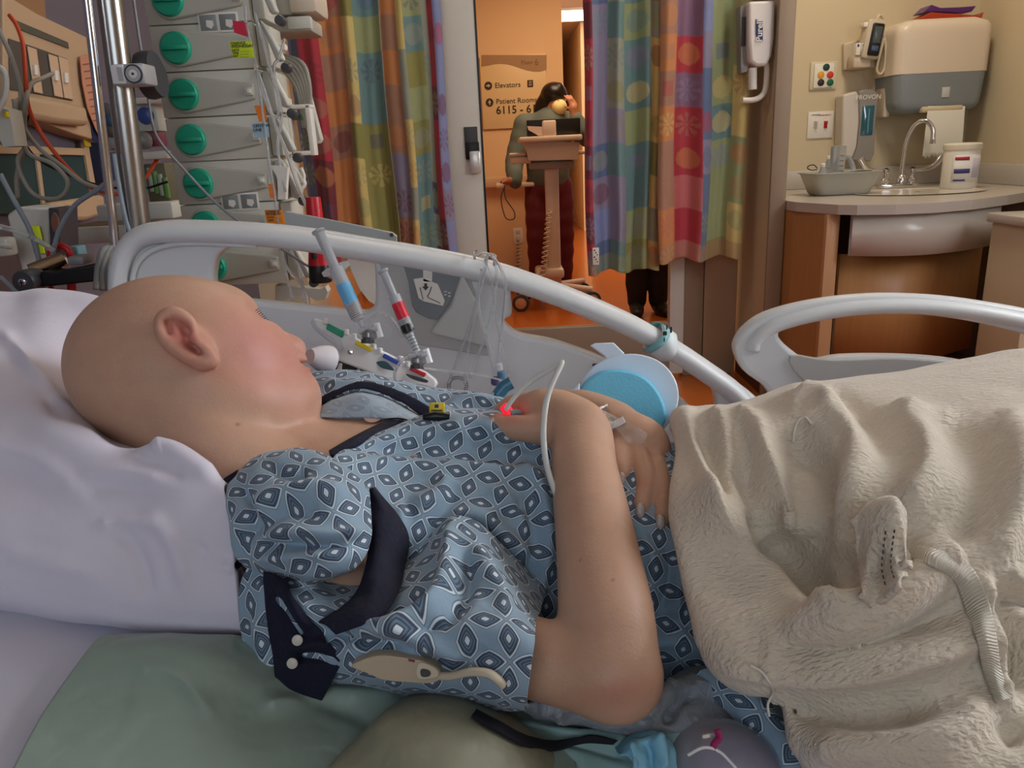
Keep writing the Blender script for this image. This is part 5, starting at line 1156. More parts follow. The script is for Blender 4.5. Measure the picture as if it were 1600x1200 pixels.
bind = patch('satin_binding', [
 [(1405, 848, .001), (1460, 858, .001), (1512, 880, .001), (1540, 928, .001), (1556, 990, .001), (1563, 1045, .001), (1582, 1090, .001)],
 [(1408, 857, .004), (1455, 869, .004), (1500, 896, .004), (1523, 938, .004), (1541, 995, .004), (1550, 1048, .004), (1568, 1094, .004)],
 [(1412, 866, .001), (1450, 882, .001), (1490, 908, .001), (1508, 950, .001), (1526, 1000, .001), (1537, 1050, .001), (1554, 1098, .001)]], 14, 200, mat('satin_cream', (214, 206, 186), 0.35, sheen=0.2), blanket, wr=.001, conv=lambda a, b, o: U(a, b, SB(a, b)-o))
nt = bind.data.materials[0].node_tree; N = nt.nodes; uvn = N.new('ShaderNodeUVMap'); wv_ = N.new('ShaderNodeTexWave'); wv_.bands_direction = 'Y'; wv_.inputs['Scale'].default_value = 160; nt.links.new(uvn.outputs[0], wv_.inputs[0]); bb = N.new('ShaderNodeBump'); bb.inputs['Distance'].default_value = 0.0006; nt.links.new(wv_.outputs[0], bb.inputs['Height']); nt.links.new(bb.outputs[0], N['Principled BSDF'].inputs['Normal'])
for pts in ([(1172, 1040), (1190, 1050), (1202, 1066), (1208, 1082), (1200, 1100), (1202, 1120)], [(1240, 692), (1241, 675), (1247, 658), (1258, 652), (1268, 662)]):
    cable('loose_thread', [U(a_, b_, SB(a_, b_)-.003) for a_, b_ in pts], 0.0008, M_white, parent=blanket)
# ================================================================ THINGS ON AND AROUND THE PATIENT
M_tube = mat('clear_tubing', (235, 238, 240), 0.08, trans=0.8, ior=1.25)
M_trans = mat('translucent_plastic', (232, 236, 240), 0.15, trans=0.6, ior=1.2)
M_wht = mat('medical_white', (232, 232, 232), 0.35)
def pplate(name, pts, d, th, m, parent=None, bev=0.0015):
    # moulded plate lying across the line of sight at its own distance, thickness pushed away from the viewer side
    ds = d if callable(d) else (lambda a, b: d)
    mb = MB(); mb.prism([U(a, b, ds(a, b)) for a, b in pts], FW*th); o = mb.build(name, m, parent)
    if bev: s = o.modifiers.new('b', 'BEVEL'); s.width = bev; s.segments = 2; s.limit_method = 'ANGLE'
    return o
# ---- arm board
bo = closed([(905, 603), (925, 574), (958, 557), (995, 553), (1030, 564), (1053, 588), (1061, 617), (1055, 645), (1040, 668), (1028, 679), (1000, 684), (950, 672), (915, 650), (900, 628)], 4)
board = pplate('arm_board', bo, .835, 0.006, mat('board_white', (212, 226, 240), 0.45)); tag(board, 'white wrist support board with a bright blue foam pad, under the far hand', 'arm board')
fo_ = closed([(905, 620), (915, 598), (938, 581), (965, 577), (998, 584), (1022, 602), (1038, 630), (1041, 655), (1030, 676), (1020, 684), (990, 684), (950, 672), (912, 652), (904, 636)], 4)
pplate('foam_pad', fo_, .812, 0.022, mat('foam_blue', (122, 208, 242), 0.95, var=0.10, vscale=500, bump=0.0006, bscale=600), board, 0.003)
pplate('flap', [(922, 540), (930, 536), (959, 535), (977, 553), (949, 563), (944, 556)], .845, 0.004, mat('board_white', (212, 226, 240), 0.45), board)
pplate('flap', [(885, 622), (893, 610), (906, 598), (905, 636), (896, 634)], .80, 0.004, mat('board_white', (212, 226, 240), 0.45), board)
# ---- clear dressing over the far wrist
SP = snapper(person, far=.672); onp = lambda a, b, o: U(a, b, SP(a, b)-o)
dr_ = [[(925, 634, .003), (940, 640, .003), (962, 650, .003), (990, 664, .003), (1012, 678, .003)], [(935, 646, .003), (948, 652, .003), (964, 662, .003), (988, 676, .003), (1006, 690, .003)], [(958, 664, .002), (964, 672, .002), (972, 682, .002), (980, 690, .002), (992, 698, .002)]]
dress = patch('clear_dressing', dr_, 20, 40, mat('dressing_film', (225, 222, 214), 0.12, alpha=0.30, bump=0.003, bscale=180), None, wr=.0012, wscale=90, thick=0, conv=onp)
tag(dress, 'crinkled clear film dressing taped over the wrist on the blue foam board', 'dressing')
patch('tape_strip', [[(956, 671, .0035), (966, 667, .0035), (978, 660, .0035)], [(950, 662, .0035), (962, 658, .0035), (974, 652, .0035)]], 8, 20, M_wht, dress, conv=onp)
patch('tape_strip', [[(936, 642, .004), (942, 638, .004), (950, 636, .004)], [(935, 639, .004), (941, 635, .004), (949, 633, .004)]], 6, 16, M_wht, dress, conv=onp)
pplate('gauze_spot', closed([(950, 655), (955, 651), (960, 655), (959, 660), (953, 660)], 3), lambda a, b: SP(a, b)-.004, 0.001, mat('gauze_brown', (142, 100, 62), 0.8), dress, 0)
# ---- pulse sensor and its cable
mb = MB(); mb.tube([U(788, 634, .674), U(794, 643, .672), U(800, 650, .672)], 0.0045, 10); sens = mb.build('pulse_sensor', mat('sensor_red_glow', (235, 20, 40), 0.4, emit=1.6)); tag(sens, 'glowing red pulse sensor clipped to a finger of the near hand', 'sensor')
mb = MB(); mb.tube([U(797, 646, .668), U(806, 644, .67), U(813, 646, .672)], 0.003, 8); mb.build('clip', mat('clip_grey', (120, 130, 136), 0.5), sens)
cc_ = [(790, 640, .668), (806, 618, .665), (830, 596, .66), (852, 582, .65), (873, 569, .64), (877, 569, .635), (868, 588, .63), (857, 615, .625), (851, 645, .620), (849, 680, .617), (852, 715, .615), (860, 748, .605), (872, 778, .590)]
cable('sensor_cable', [U(*p) for p in cc_], 0.0021, mat('cable_white', (224, 226, 220), 0.4), parent=sens, n=8, flat=1.5)
# ---- manifold with coloured taps
md = lambda a, b: .93+0.0002*(a-480)
mo = [(486, 499), (494, 497), (510, 506), (665, 581), (680, 592), (683, 600), (677, 607), (660, 603), (615, 596), (540, 568), (514, 557), (530, 552), (536, 546), (531, 533), (516, 520), (488, 512)]
man = pplate('infusion_manifold', mo, md, 0.018, M_wht, bev=0.002); tag(man, 'white stopcock manifold with green, yellow, blue and red tabs, leaning by the bed rail', 'manifold')
for nm, q in (('green', [(512, 505), (538, 518), (534, 528), (509, 514)]), ('yellow', [(557, 531), (582, 544), (579, 550), (554, 538)]), ('blue', [(600, 552), (625, 565), (622, 571), (597, 558)]), ('red', [(642, 573), (666, 583), (663, 589), (639, 578)])):
    pplate('colour_tab', q, lambda a, b: md(a, b)-.004, 0.012, mat('tab_'+nm, {'green': (20, 150, 110), 'yellow': (228, 200, 30), 'blue': (44, 70, 160), 'red': (196, 36, 50)}[nm], 0.35), man, 0.001)['label'] = nm+' tab'
for px_, py_ in ((509, 503), (541, 520), (553, 527), (584, 543), (594, 549), (626, 562), (637, 570)):
    mb = MB(); mb.lathe(U(px_, py_+3, md(px_, py_)), UP, [(0.0035, 0), (0.0035, 0.006), (0.002, 0.007)], 10); mb.build('stud', M_wht, man)
mb = MB(); mb.lathe(U(547, 550, md(547, 550)-.001), -FW, [(0.0032, 0), (0.0032, 0.001), (0.001, 0.0015)], 14); mb.build('screw', M_chrome, man)
mb = MB(); mb.tube([U(*p) for p in bez([(488, 502, .928), (494, 512, .925), (508, 524, .925), (524, 536, .925), (534, 548, .926)], 5)], 0.0045, 8, flat=0.5); mb.build('clip_arm', M_trans, man)
pplate('leaf_label', closed([(588, 566), (600, 564), (609, 570), (616, 579), (604, 577), (595, 574)], 3), .951, 0.0015, mat('leaf_teal', (32, 84, 92), 0.4), man, 0)
pplate('dark_leaf', closed([(634, 584), (650, 588), (668, 594), (666, 598), (652, 595), (640, 590)], 3), .958, 0.0015, M_dgrey, man, 0)
base_ = pplate('slotted_base', [(512, 558), (600, 588), (640, 600), (640, 612), (600, 604), (510, 575)], .975, 0.02, mat('base_charcoal', (52, 54, 58), 0.5), man)
for k in range(4): pplate('base_clip', [(530+k*28, 567+k*9), (534+k*28, 568+k*9), (533+k*28, 580+k*9), (526+k*28, 578+k*9)], .968, 0.004, M_wht, base_, 0.0006)
# ---- syringes
def syringe(p0, p1, p2, p3, d, r, lab, labcol, label, flange=True):
    # plunger end, barrel top, barrel bottom, tip ; picture points at distance d
    A, B, C, D = [U(a, b, d) for a, b in (p0, p1, p2, p3)]; ax = (C-A)/np.linalg.norm(C-A); L = np.linalg.norm
    mb = MB(); mb.lathe(B, ax, [(r, 0), (r, L(C-B)*0.9), (r*0.8, L(C-B)), (r*0.35, L(C-B)*1.02), (r*0.3, L(D-B))], 20); o = mb.build('syringe', M_trans); tag(o, label, 'syringe')
    mb = MB(); mb.lathe(A, ax, [(r*0.95, 0), (r*0.95, 0.0025), (r*0.72, 0.004), (r*0.72, L(B-A)), (r*0.6, L(B-A)+L(C-B)*0.35)], 12); mb.build('plunger', mat('plunger_grey', (206, 210, 214), 0.2, trans=0.5), o)
    if flange:
        mb = MB(); s_ = np.cross(ax, FW); s_ /= L(s_); mb.tube([B-s_*r*2.0, B-s_*r, B+s_*r, B+s_*r*2.0], [0.003, 0.005, 0.005, 0.003], 10, flat=0.5); mb.build('finger_flange', M_trans, o)
    f0, f1 = lab; mb = MB(); mb.lathe(B+(C-B)*f0, ax, [(r*1.04, 0), (r*1.04, L(C-B)*(f1-f0))], 20, cap=False); q = mb.build('label_band', mat(*labcol), o)
    mb = MB()
    for k in range(7): mb.lathe(B+(C-B)*(f1+(1-f1)*(0.15+0.11*k)), ax, [(r*1.01, 0), (r*1.01, 0.0006)], 20, cap=False)
    mb.build('graduation', M_dgrey, o, smooth=False); return o
s1 = syringe((497, 360), (525, 420), (561, 500), (573, 524), .93, 0.0088, (0.30, 0.68), ('band_sky', (104, 178, 222), 0.4), 'large syringe with a light blue label, its plunger resting against the top of the rail')
s2 = syringe((598, 422), (616, 462), (640, 520), (658, 560), .93, 0.0072, (0.20, 0.62), ('band_red', (214, 30, 54), 0.4), 'clear syringe with a red label, standing in front of the grey rail panel', False)
mb = MB(); A = U(636, 511, .93); ax_ = U(640, 520, .93)-U(616, 462, .93); ax_ /= np.linalg.norm(ax_); mb.lathe(A-ax_*0.003, ax_, [(0.0076, 0), (0.0078, 0.003), (0.0076, 0.009), (0.005, 0.011)], 16); mb.build('rubber_stopper', M_black, s2)
mb = MB(); mb.tube([A, A+ax_*0.045], 0.0045, 10); mb.build('lower_barrel', M_trans, s2)
mb = MB()
for k in range(7): mb.lathe(A+ax_*(0.012+0.0042*k), ax_, [(0.0048, 0), (0.0048, 0.0008)], 12, cap=False)
mb.build('graduation', M_dgrey, s2, smooth=False)
# stopcocks
M_tap = mat('tap_clear_dark', (150, 150, 152), 0.1, metal=0.3, trans=0.4)
for (px_, py_), lb_ in (((577, 526), 'clear stopcock joining the blue labelled syringe to the manifold'), ((654, 566), 'clear stopcock joining the red labelled syringe to the manifold')):
    mb = MB(); c = U(px_, py_, .925); mb.lathe(c-UP*0.004, UP, [(0.006, 0), (0.009, 0.003), (0.009, 0.008), (0.005, 0.012)], 14); o = mb.build('stopcock', M_tap); tag(o, lb_, 'stopcock')
    mb = MB(); mb.tube([c-RT*0.012+UP*0.006, c+RT*0.010+UP*0.010], 0.0042, 10); mb.tube([c+UP*0.004, c+UP*0.014-RT*0.004], 0.0036, 8); mb.build('arm', M_trans, o)
    mb = MB(); mb.tube([c+RT*0.008+UP*0.016, c+RT*0.013-UP*0.001], 0.0045, 6, flat=0.5); mb.build('tap_handle', M_wht, o)
    mb = MB(); mb.lathe(c-UP*0.008-RT*0.002, UP, [(0.008, 0), (0.008, 0.005)], 12); mb.build('collar', M_dgrey, o)
ln = 'infusion lines beside the manifold'
cable('infusion_line', [U(577, 520, .92), U(580, 500, .92), U(592, 490, .92), U(606, 492, .92), U(618, 506, .92), U(628, 526, .93)], 0.0018, M_tube, 'thin clear line arching between the two syringes', group=ln)
cable('infusion_line', [U(616, 600, .93), U(618, 578, .92), U(632, 560, .92), U(648, 557, .92), U(656, 562, .925)], 0.0018, M_tube, 'thin clear line looping up at the red tab end of the manifold', group=ln)
cable('infusion_line', [U(660, 575, .93), U(700, 580, .95), U(750, 586, .97), U(800, 598, .98)], 0.0012, M_tube, 'thin clear line running right from the manifold across the rail', group=ln)
for k in range(3):
    cable('infusion_line', [U(618+k*8, 612, .90), U(640+k*6, 603+k*3, .88), U(668+k*5, 612+k*2, .86), U(690+k*4, 628+k*2, .82)], 0.0019, M_tube, ('upper', 'middle', 'lowest')[k]+' of three clear lines draped over the far side of the gown', group=ln)
# ---- loops of clear tubing hung on the rail
tb = 'clear tubing bundle hanging on the rail'
tl = [([(700, 600), (715, 560), (735, 505), (752, 440), (760, 402), (772, 398)], 'leftmost strand of the tubing bundle, kinked to the left'), ([(726, 600), (732, 545), (745, 480), (757, 425), (762, 400)], 'long straight bright strand of the tubing bundle'),
      ([(768, 398), (782, 418), (790, 450), (786, 500), (780, 545), (779, 566)], 'rightmost strand of the tubing bundle ending in a connector'), ([(745, 400), (755, 396), (770, 402), (776, 430), (770, 480), (760, 520), (745, 560), (735, 590)], 'strand crossing the middle of the tubing bundle'),
      ([(758, 405), (768, 440), (776, 500), (784, 540), (796, 590)], 'thin slack strand on the right of the tubing bundle'), ([(752, 420), (748, 470), (762, 540), (770, 580), (768, 620)], 'thin wavy strand at the back of the tubing bundle')]
for k, (pts, lb_) in enumerate(tl):
    P3 = [W(a, b, RY-0.035-0.004*(k % 3)) for a, b in pts]; cable('clear_tube', P3, 0.0021 if k < 4 else 0.0014, M_tube, lb_, 'tube', tb)
mb = MB(); mb.tube([W(a, b, RY-0.03+0.055*t) for a, b, t in ((742, 404, 0), (740, 396, .4), (744, 392, 1))], 0.002, 8); mb.tube([W(a, b, RY-0.03+0.055*t) for a, b, t in ((772, 414, 0), (774, 400, .4), (772, 398, 1))], 0.002, 8); tag(mb.build('tube_hook', M_tube, angle=180), 'clear loops of tube passing over the top of the bed rail', 'tube')
for (px_, py_, m_, lb_) in ((779, 572, M_trans, 'clear connector at the end of a hanging tube'), (773, 594, mat('cap_purple', (88, 84, 140), 0.4, trans=0.3), 'small purple connector cap near the near hand'), (783, 585, mat('cap_blue', (96, 140, 180), 0.4, trans=0.3), 'small pale blue connector cap near the near hand')):
    mb = MB(); mb.lathe(W(px_, py_-5, RY-0.06), (0, 0, -1), [(0.004, 0), (0.006, 0.002), (0.006, 0.010), (0.003, 0.013)], 12); tag(mb.build('connector', m_), lb_, 'connector')
mb = MB(); mb.tube([U(777, 618, .80), U(788, 604, .80), U(799, 598, .80)], 0.0068, 14); mb.tube([U(774, 624, .80), U(779, 615, .80)], 0.004, 10); tag(mb.build('tube_stopper', mat('cap_teal', (62, 118, 142), 0.3)), 'teal plastic tube cap lying behind the fingers of the near hand', 'cap')
# ---- funnel shaped white cap near the mouth
mb = MB(); a_, b_ = U(484, 557, .80), U(514, 562, .82); ax_ = (b_-a_)/np.linalg.norm(b_-a_); mb.lathe(a_, ax_, [(0.008, 0), (0.0095, 0.004), (0.013, 0.012), (0.0145, 0.019), (0.0150, 0.022), (0.0150, 0.026), (0.0125, 0.0265)], 24); tag(mb.build('suction_tip', mat('soft_white', (214, 210, 214), 0.5)), 'white funnel shaped plastic tip right beside the mouth', 'tip')
# ---- yellow clamp, black clip, lead wire, electrode
mb = MB(); M0 = Matrix.Translation(Vector(U(683, 637, .682))) @ Matrix(((RT[0], UP[0], -FW[0], 0), (RT[1], UP[1], -FW[1], 0), (RT[2], UP[2], -FW[2], 0), (0, 0, 0, 1)))
mb.box((-0.0068, -0.0045, -0.004), (0.0068, 0.0045, 0.004), 0.0015, M=M0); ycl = mb.build('line_clamp', mat('clamp_yellow', (222, 196, 30), 0.35)); tag(ycl, 'bright yellow line clamp lying on the chest near the collar', 'clamp')
mb = MB(); mb.box((-0.0018, 0.0, 0.003), (0.0018, 0.003, 0.0046), 0.0004, M=M0); mb.box((-0.005, -0.0028, 0.003), (0.005, -0.0018, 0.0045), 0.0003, M=M0); mb.build('slot', M_black, ycl)
mb = MB(); mb.tube([U(662, 652, .672), U(680, 650, .670), U(702, 652, .672)], [0.003, 0.0045, 0.003], 10); tag(mb.build('lead_clip', M_black), 'black lead clip just below the yellow clamp', 'clip')
cable('lead_wire', [U(600, 655, .690), U(625, 654, .684), U(645, 660, .680), U(650, 668, .676)], 0.0007, M_black, 'thin black monitoring wire on the bare chest', 'wire')
mb = MB(); c = U(583, 651, .695); mb.lathe(c, UP*0.8-FW*0.6, [(0.0085, 0), (0.0085, 0.0008), (0.003, 0.0016)], 18); tag(mb.build('chest_electrode', mat('electrode_pink', (206, 176, 164), 0.5)), 'small round adhesive electrode on the chest under the collar', 'electrode')
# ---- beige pendant on the sleeve
pd_ = closed([(549, 1042), (563, 1033), (580, 1027), (602, 1025), (630, 1028), (656, 1032), (678, 1040), (688, 1050), (686, 1063), (668, 1068), (645, 1067), (600, 1063), (578, 1054)], 4)
pen = pplate('call_pendant', pd_, .463, 0.012, mat('pendant_beige', (178, 164, 140), 0.4), bev=0.004); tag(pen, 'beige handheld pendant with a dark button, lying on the gown sleeve', 'pendant')
q = pplate('button_housing', closed([(655, 1036), (676, 1042), (685, 1051), (682, 1060), (655, 1063), (649, 1050)], 3), .4605, 0.006, mat('pendant_light', (196, 186, 164), 0.4), pen, 0.001)
pplate('button', closed([(658, 1046), (670, 1048), (673, 1054), (668, 1058), (658, 1057)], 3), .4595, 0.003, M_dgrey, q, 0.0005)
pplate('indicator', [(638, 1030), (648, 1032), (648, 1035), (638, 1033)], .4622, 0.002, mat('indicator_red', (120, 50, 30), 0.5), pen, 0)
cable('cord', [U(686, 1056, .466), U(706, 1056, .460), U(735, 1050, .452), U(762, 1052, .448), U(778, 1062, .447), U(786, 1070, .449)], 0.0024, mat('pendant_light', (196, 186, 164), 0.4), parent=pen, flat=1.3)
# ---- teal sheet, blue tissue, black strap, translucent bag under the elbow
chux = patch('teal_pad', [
 [(735, 1100, .55), (820, 1112, .55), (920, 1135, .545), (1020, 1150, .54), (1090, 1150, .54), (1130, 1160, .54)],
 [(755, 1112, .525), (830, 1122, .520), (930, 1145, .515), (1010, 1150, .512), (1070, 1120, .512), (1094, 1128, .515)],
 [(800, 1135, .512), (870, 1150, .505), (950, 1165, .500), (1010, 1175, .498), (1060, 1165, .500), (1085, 1160, .505)],
 [(860, 1160, .502), (910, 1180, .494), (960, 1200, .490), (1010, 1215, .488), (1050, 1215, .488), (1080, 1215, .490)],
 [(900, 1200, .49), (940, 1240, .48), (980, 1260, .48), (1020, 1270, .478), (1060, 1270, .478), (1100, 1270, .478)]], 60, 110, mat('sheet_teal', (126, 158, 156), 0.5, sheen=0.2), None, [(.005, 8, [(800, 1130), (900, 1150), (1000, 1160)]), (-.005, 8, [(820, 1140), (920, 1165), (980, 1185)])], wr=.002, wscale=26)
tag(chux, 'thin teal absorbent sheet tucked under the elbow and gown hem', 'sheet')
tis = patch('blue_tissue', [
 [(960, 1168, .50), (985, 1148, .495), (1015, 1140, .495), (1040, 1150, .50)], [(965, 1176, .482), (990, 1158, .478), (1022, 1150, .478), (1052, 1165, .482)], [(985, 1190, .474), (1005, 1178, .470), (1030, 1172, .470), (1056, 1185, .474)], [(990, 1230, .468), (1015, 1215, .464), (1040, 1210, .464), (1062, 1225, .468)]], 50, 60, mat('tissue_blue', (128, 186, 210), 0.7), None,
 [(.008, 6, [(990, 1160), (1000, 1185), (1000, 1210)]), (-.006, 5, [(1008, 1155), (1016, 1180), (1018, 1205)]), (.007, 6, [(1024, 1152), (1032, 1175), (1036, 1205)])], wr=.004, wscale=50)
tag(tis, 'crumpled light blue disposable tissue at the bottom edge, beside the translucent bag', 'tissue')
SU = snapper(pad2, chux, pad)
st_ = patch('black_strap', [
 [(745, 1106, .005), (780, 1126, .005), (820, 1147, .005), (865, 1157, .005), (920, 1150, .005), (966, 1157, .005)], [(738, 1116, .005), (774, 1139, .005), (817, 1161, .005), (865, 1171, .005), (915, 1162, .005), (958, 1164, .005)]], 6, 100, mat('strap_black', (16, 18, 28), 0.85), None, wr=.0006, wscale=40, thick=0.002, conv=lambda a, b, o: U(a, b, SU(a, b)-o))
tag(st_, 'black fabric tie strap trailing across the teal sheet', 'strap')
bg = Vol((0.08, 0.28, 0.72), (0.26, 0.48, 0.90), 0.003)
bg.pell(1135, 1192, .50, 84, 62, 0.035, 10, 0.01); bg.pell(1100, 1220, .50, 60, 50, 0.03, 0, 0.02)
P_, Q_ = bg.mesh(2)
bag = imesh('drain_bag', P_, Q_, mat('bag_translucent', (206, 204, 216), 0.12, trans=0.6, ior=1.2, coat=0.5, bump=0.004, bscale=24)); tag(bag, 'rounded translucent plastic bag with a purple tint at the bottom edge, under the hem', 'bag')
mb = MB(); mb.tube([U(*p) for p in bez([(1120, 1140, .462), (1124, 1152, .461), (1116, 1162, .460), (1114, 1170, .460)], 4)], 0.0028, 8, flat=0.5); mb.build('pink_mark', mat('mark_pink', (168, 40, 100), 0.5), bag)
vv = Vol((0.08, 0.28, 0.72), (0.26, 0.48, 0.90), 0.003); vv.pell(1150, 1195, .50, 60, 42, 0.022, 10, 0.01); P_, Q_ = vv.mesh(2); imesh('violet_content', P_, Q_, mat('content_violet', (126, 120, 168), 0.5), bag)
mb = MB(); mb.tube([U(*p) for p in bez([(1075, 1180, .462), (1100, 1168, .459), (1125, 1175, .458), (1150, 1200, .458)], 5)], 0.0009, 8); mb.build('seam', M_wht, bag)
# ================================================================ LEFT SIDE: HEADWALL, POLES, PUMPS
M_pump = mat('pump_grey', (196, 194, 180), 0.42, var=0.03, vscale=10)
M_pump2 = mat('pump_grey_relief', (180, 178, 164), 0.4)
M_knob = mat('knob_green', (24, 156, 122), 0.4)
M_deepteal = mat('headwall_teal', (38, 66, 68), 0.6)
M_head = mat('headwall_cream', (190, 162, 130), 0.5)
def xprism(name, pts, x, th, m, parent=None, bev=0.003):
    mb = MB(); mb.prism([X(a, b, x) for a, b in pts], (th, 0, 0)); o = mb.build(name, m, parent)
    if bev: s = o.modifiers.new('b', 'BEVEL'); s.width = bev; s.segments = 2; s.limit_method = 'ANGLE'
    return o
PY = 1.47
def prect(mb, cx, cy, dx0, dx1, dz0, dz1, y, dep, bev=0.002):
    c = W(cx, cy, y); return mb.box((c[0]+dx0, y, c[2]+dz0), (c[0]+dx1, y+dep, c[2]+dz1), bev)
kn = [(265, 1), (272, 70), (282, 142), (293, 214), (302.5, 283), (316, 348), (334, 416)]
zs = [W(a, b, PY)[2] for a, b in kn]; pitch = (zs[0]-zs[-1])/6
c0, c6 = W(265, 0, PY), W(334, 416, PY)
where = ['topmost, cut by the upper edge of the photo', 'second from the top, beside the lime tag', 'third from the top', 'fourth from the top, beside the pale blue tag', 'fifth from the top, crossed by a thin grey line', 'sixth from the top, half hidden by the bed rail', 'lowest, seen through the rail opening']
for i in range(7):
    t = i/6; kx = c0[0]+(c6[0]-c0[0])*t; kz = zs[0]+(zs[-1]-zs[0])*t; hw0, hw1 = -0.045, 0.136; hh = pitch/2-0.0006
    mb = MB(); mb.box((kx+hw0, PY, kz-hh), (kx+hw1, PY+0.16, kz+hh), 0.0025); pu = mb.build('infusion_pump', M_pump); tag(pu, 'grey pump with green knob, '+where[i]+(''), 'pump', 'stacked infusion pumps')
    # tapered relief running from the knob to the right
    mb = MB(); n = 14; R = 0.0315; A = []
    for k in range(n+1): a = math.radians(90+180*k/n); A.append((kx+R*math.cos(a), kz+R*math.sin(a)))
    A += [(kx+0.11, kz-0.016), (kx+0.125, kz-0.013), (kx+0.125, kz+0.013), (kx+0.11, kz+0.016)]
    mb.prism([(x, PY-0.006, z) for x, z in A], (0, 0.01, 0)); rl = mb.build('relief', M_pump2, pu); s = rl.modifiers.new('b', 'BEVEL'); s.width = 0.003; s.segments = 2; s.limit_method = 'ANGLE'
    mb = MB(); mb.lathe((kx, PY-0.005, kz), (0, -1, 0), [(0.027, 0), (0.0265, 0.006), (0.024, 0.009)], 32); kb = mb.build('knob', M_knob, pu)
    mb = MB(); mb.box((kx-0.022, PY-0.020, kz-0.004), (kx+0.022, PY-0.012, kz+0.004), 0.002); mb.build('grip', M_knob, kb)
    mb = MB(); mb.box((kx+0.108, PY-0.010, kz-0.007), (kx+0.123, PY-0.005, kz+0.007), 0.002); lt_ = mb.build('latch', M_pump, pu)
    mb = MB(); mb.box((kx+0.113, PY-0.012, kz-0.0035), (kx+0.121, PY-0.009, kz+0.0035), 0.001); mb.build('latch_tab', M_white, lt_)
    # door clamp on the right side
    mb = MB(); mb.box((kx+0.137, PY+0.01, kz-hh*0.92), (kx+0.158, PY+0.10, kz+hh*0.92), 0.004)
    mb.build('side_door', M_pump, pu)
    if i in (0, 1, 2, 3, 4, 6):
        mb = MB(); p = [(kx+0.150, PY-0.01, kz+0.040), (kx+0.163, PY-0.012, kz+0.028), (kx+0.180, PY-0.012, kz-0.010), (kx+0.186, PY-0.01, kz-0.028), (kx+0.172, PY-0.01, kz-0.030)]
        mb.prism(p, (0, 0.018, 0)); lv = mb.build('clamp_lever', M_lgrey, pu); s = lv.modifiers.new('b', 'BEVEL'); s.width = 0.004; s.segments = 2
        mb = MB(); mb.lathe((kx+0.186, PY-0.01, kz-0.040), (0, 1, 0), [(0.007, 0), (0.009, 0.004), (0.009, 0.018)], 14); mb.build('pivot', M_dgrey, lv)
    if i in (1, 5):
        z_ = kz+(0.052 if i == 1 else 0.0); 
        cx_, cy_ = ((341, 35) if i == 1 else (375, 315)); c = W(cx_, cy_, PY-0.002)
        mb = MB(); mb.box((c[0]-0.035, PY-0.0025, c[2]-0.016), (c[0]+0.035, PY, c[2]+0.016), 0.001); dc = mb.build('instruction_sticker', M_white, pu)
        for sgn in (-1, 1):
            mb = MB(); mb.box((c[0]+sgn*0.017-0.0145, PY-0.0035, c[2]-0.0125), (c[0]+sgn*0.017+0.0145, PY-0.002, c[2]+0.0125), 0.0005); pi_ = mb.build('picture', mat('picto_grey', (130, 134, 132), 0.5), dc)
            mb = MB(); mb.prism([(c[0]+sgn*0.017+a, PY-0.0042, c[2]+b) for a, b in [(-0.004, -0.006), (0.004, -0.01), (0.009, -0.004), (0.008, 0.003), (-0.003, 0.004)]], (0, 0.001, 0)); mb.build('pictogram', M_white, pi_, smooth=False)
# tags
def wtag(name, pts, y, col, label, lines=(), m=None):
    mb = MB(); mb.prism([W(a, b, y) for a, b in pts], (0, 0.0012, 0)); o = mb.build(name, mat('tag_%d%d%d' % col, col, 0.5), smooth=False); tag(o, label, 'tag')
    for s_, px_, py_, sz in lines: text('lettering', s_, W(px_, py_, y-0.001), sz, M_ink, o, align='LEFT')
    return o
wtag('line_tag', [(363, 32), (386, 35), (388, 58), (366, 51)], 1.40, (214, 24, 60), 'crimson tag on the tubing beside the pumps, above the lime tag')
wtag('line_tag', [(357.5, 64.5), (393, 63.5), (398, 90), (364, 91)], 1.395, (206, 226, 24), 'lime tag reading CHANGE WEDNESDAY beside the pumps', [('CHANGE', 360, 68, 0.0062), ('WEDNESDAY', 361, 73, 0.0062), ('DATE ______', 362, 79, 0.005), ('TIME ______', 363, 83.5, 0.005), ('INIT ______', 364, 88, 0.005)])
wtag('line_tag', [(397, 165), (414, 164), (417, 189), (405, 190)], 1.39, (240, 130, 20), 'small orange tag folded on the line, above the pale blue tag')
wtag('line_tag', [(392, 193), (418, 191), (421, 214), (398, 216)], 1.385, (168, 196, 210), 'pale blue tag reading CENTRAL LINE beside the fourth pump', [('CENTRAL', 395, 197, 0.007), ('LINE', 396, 203.5, 0.007)])
wtag('line_tag', [(419, 288), (427, 287), (429, 310), (422, 309)], 1.38, (240, 130, 20), 'narrow orange tag wrapped on the line under the white clip')
wtag('line_tag', [(413, 328), (441, 328), (446, 350), (417, 350)], 1.38, (250, 150, 20), 'orange tag with printed lines just above the bed rail', [('CHANGE', 415, 331, 0.006), ('MONDAY', 415.5, 335, 0.006), ('DATE _____', 417, 340, 0.005), ('TIME _____', 418, 345, 0.005)])
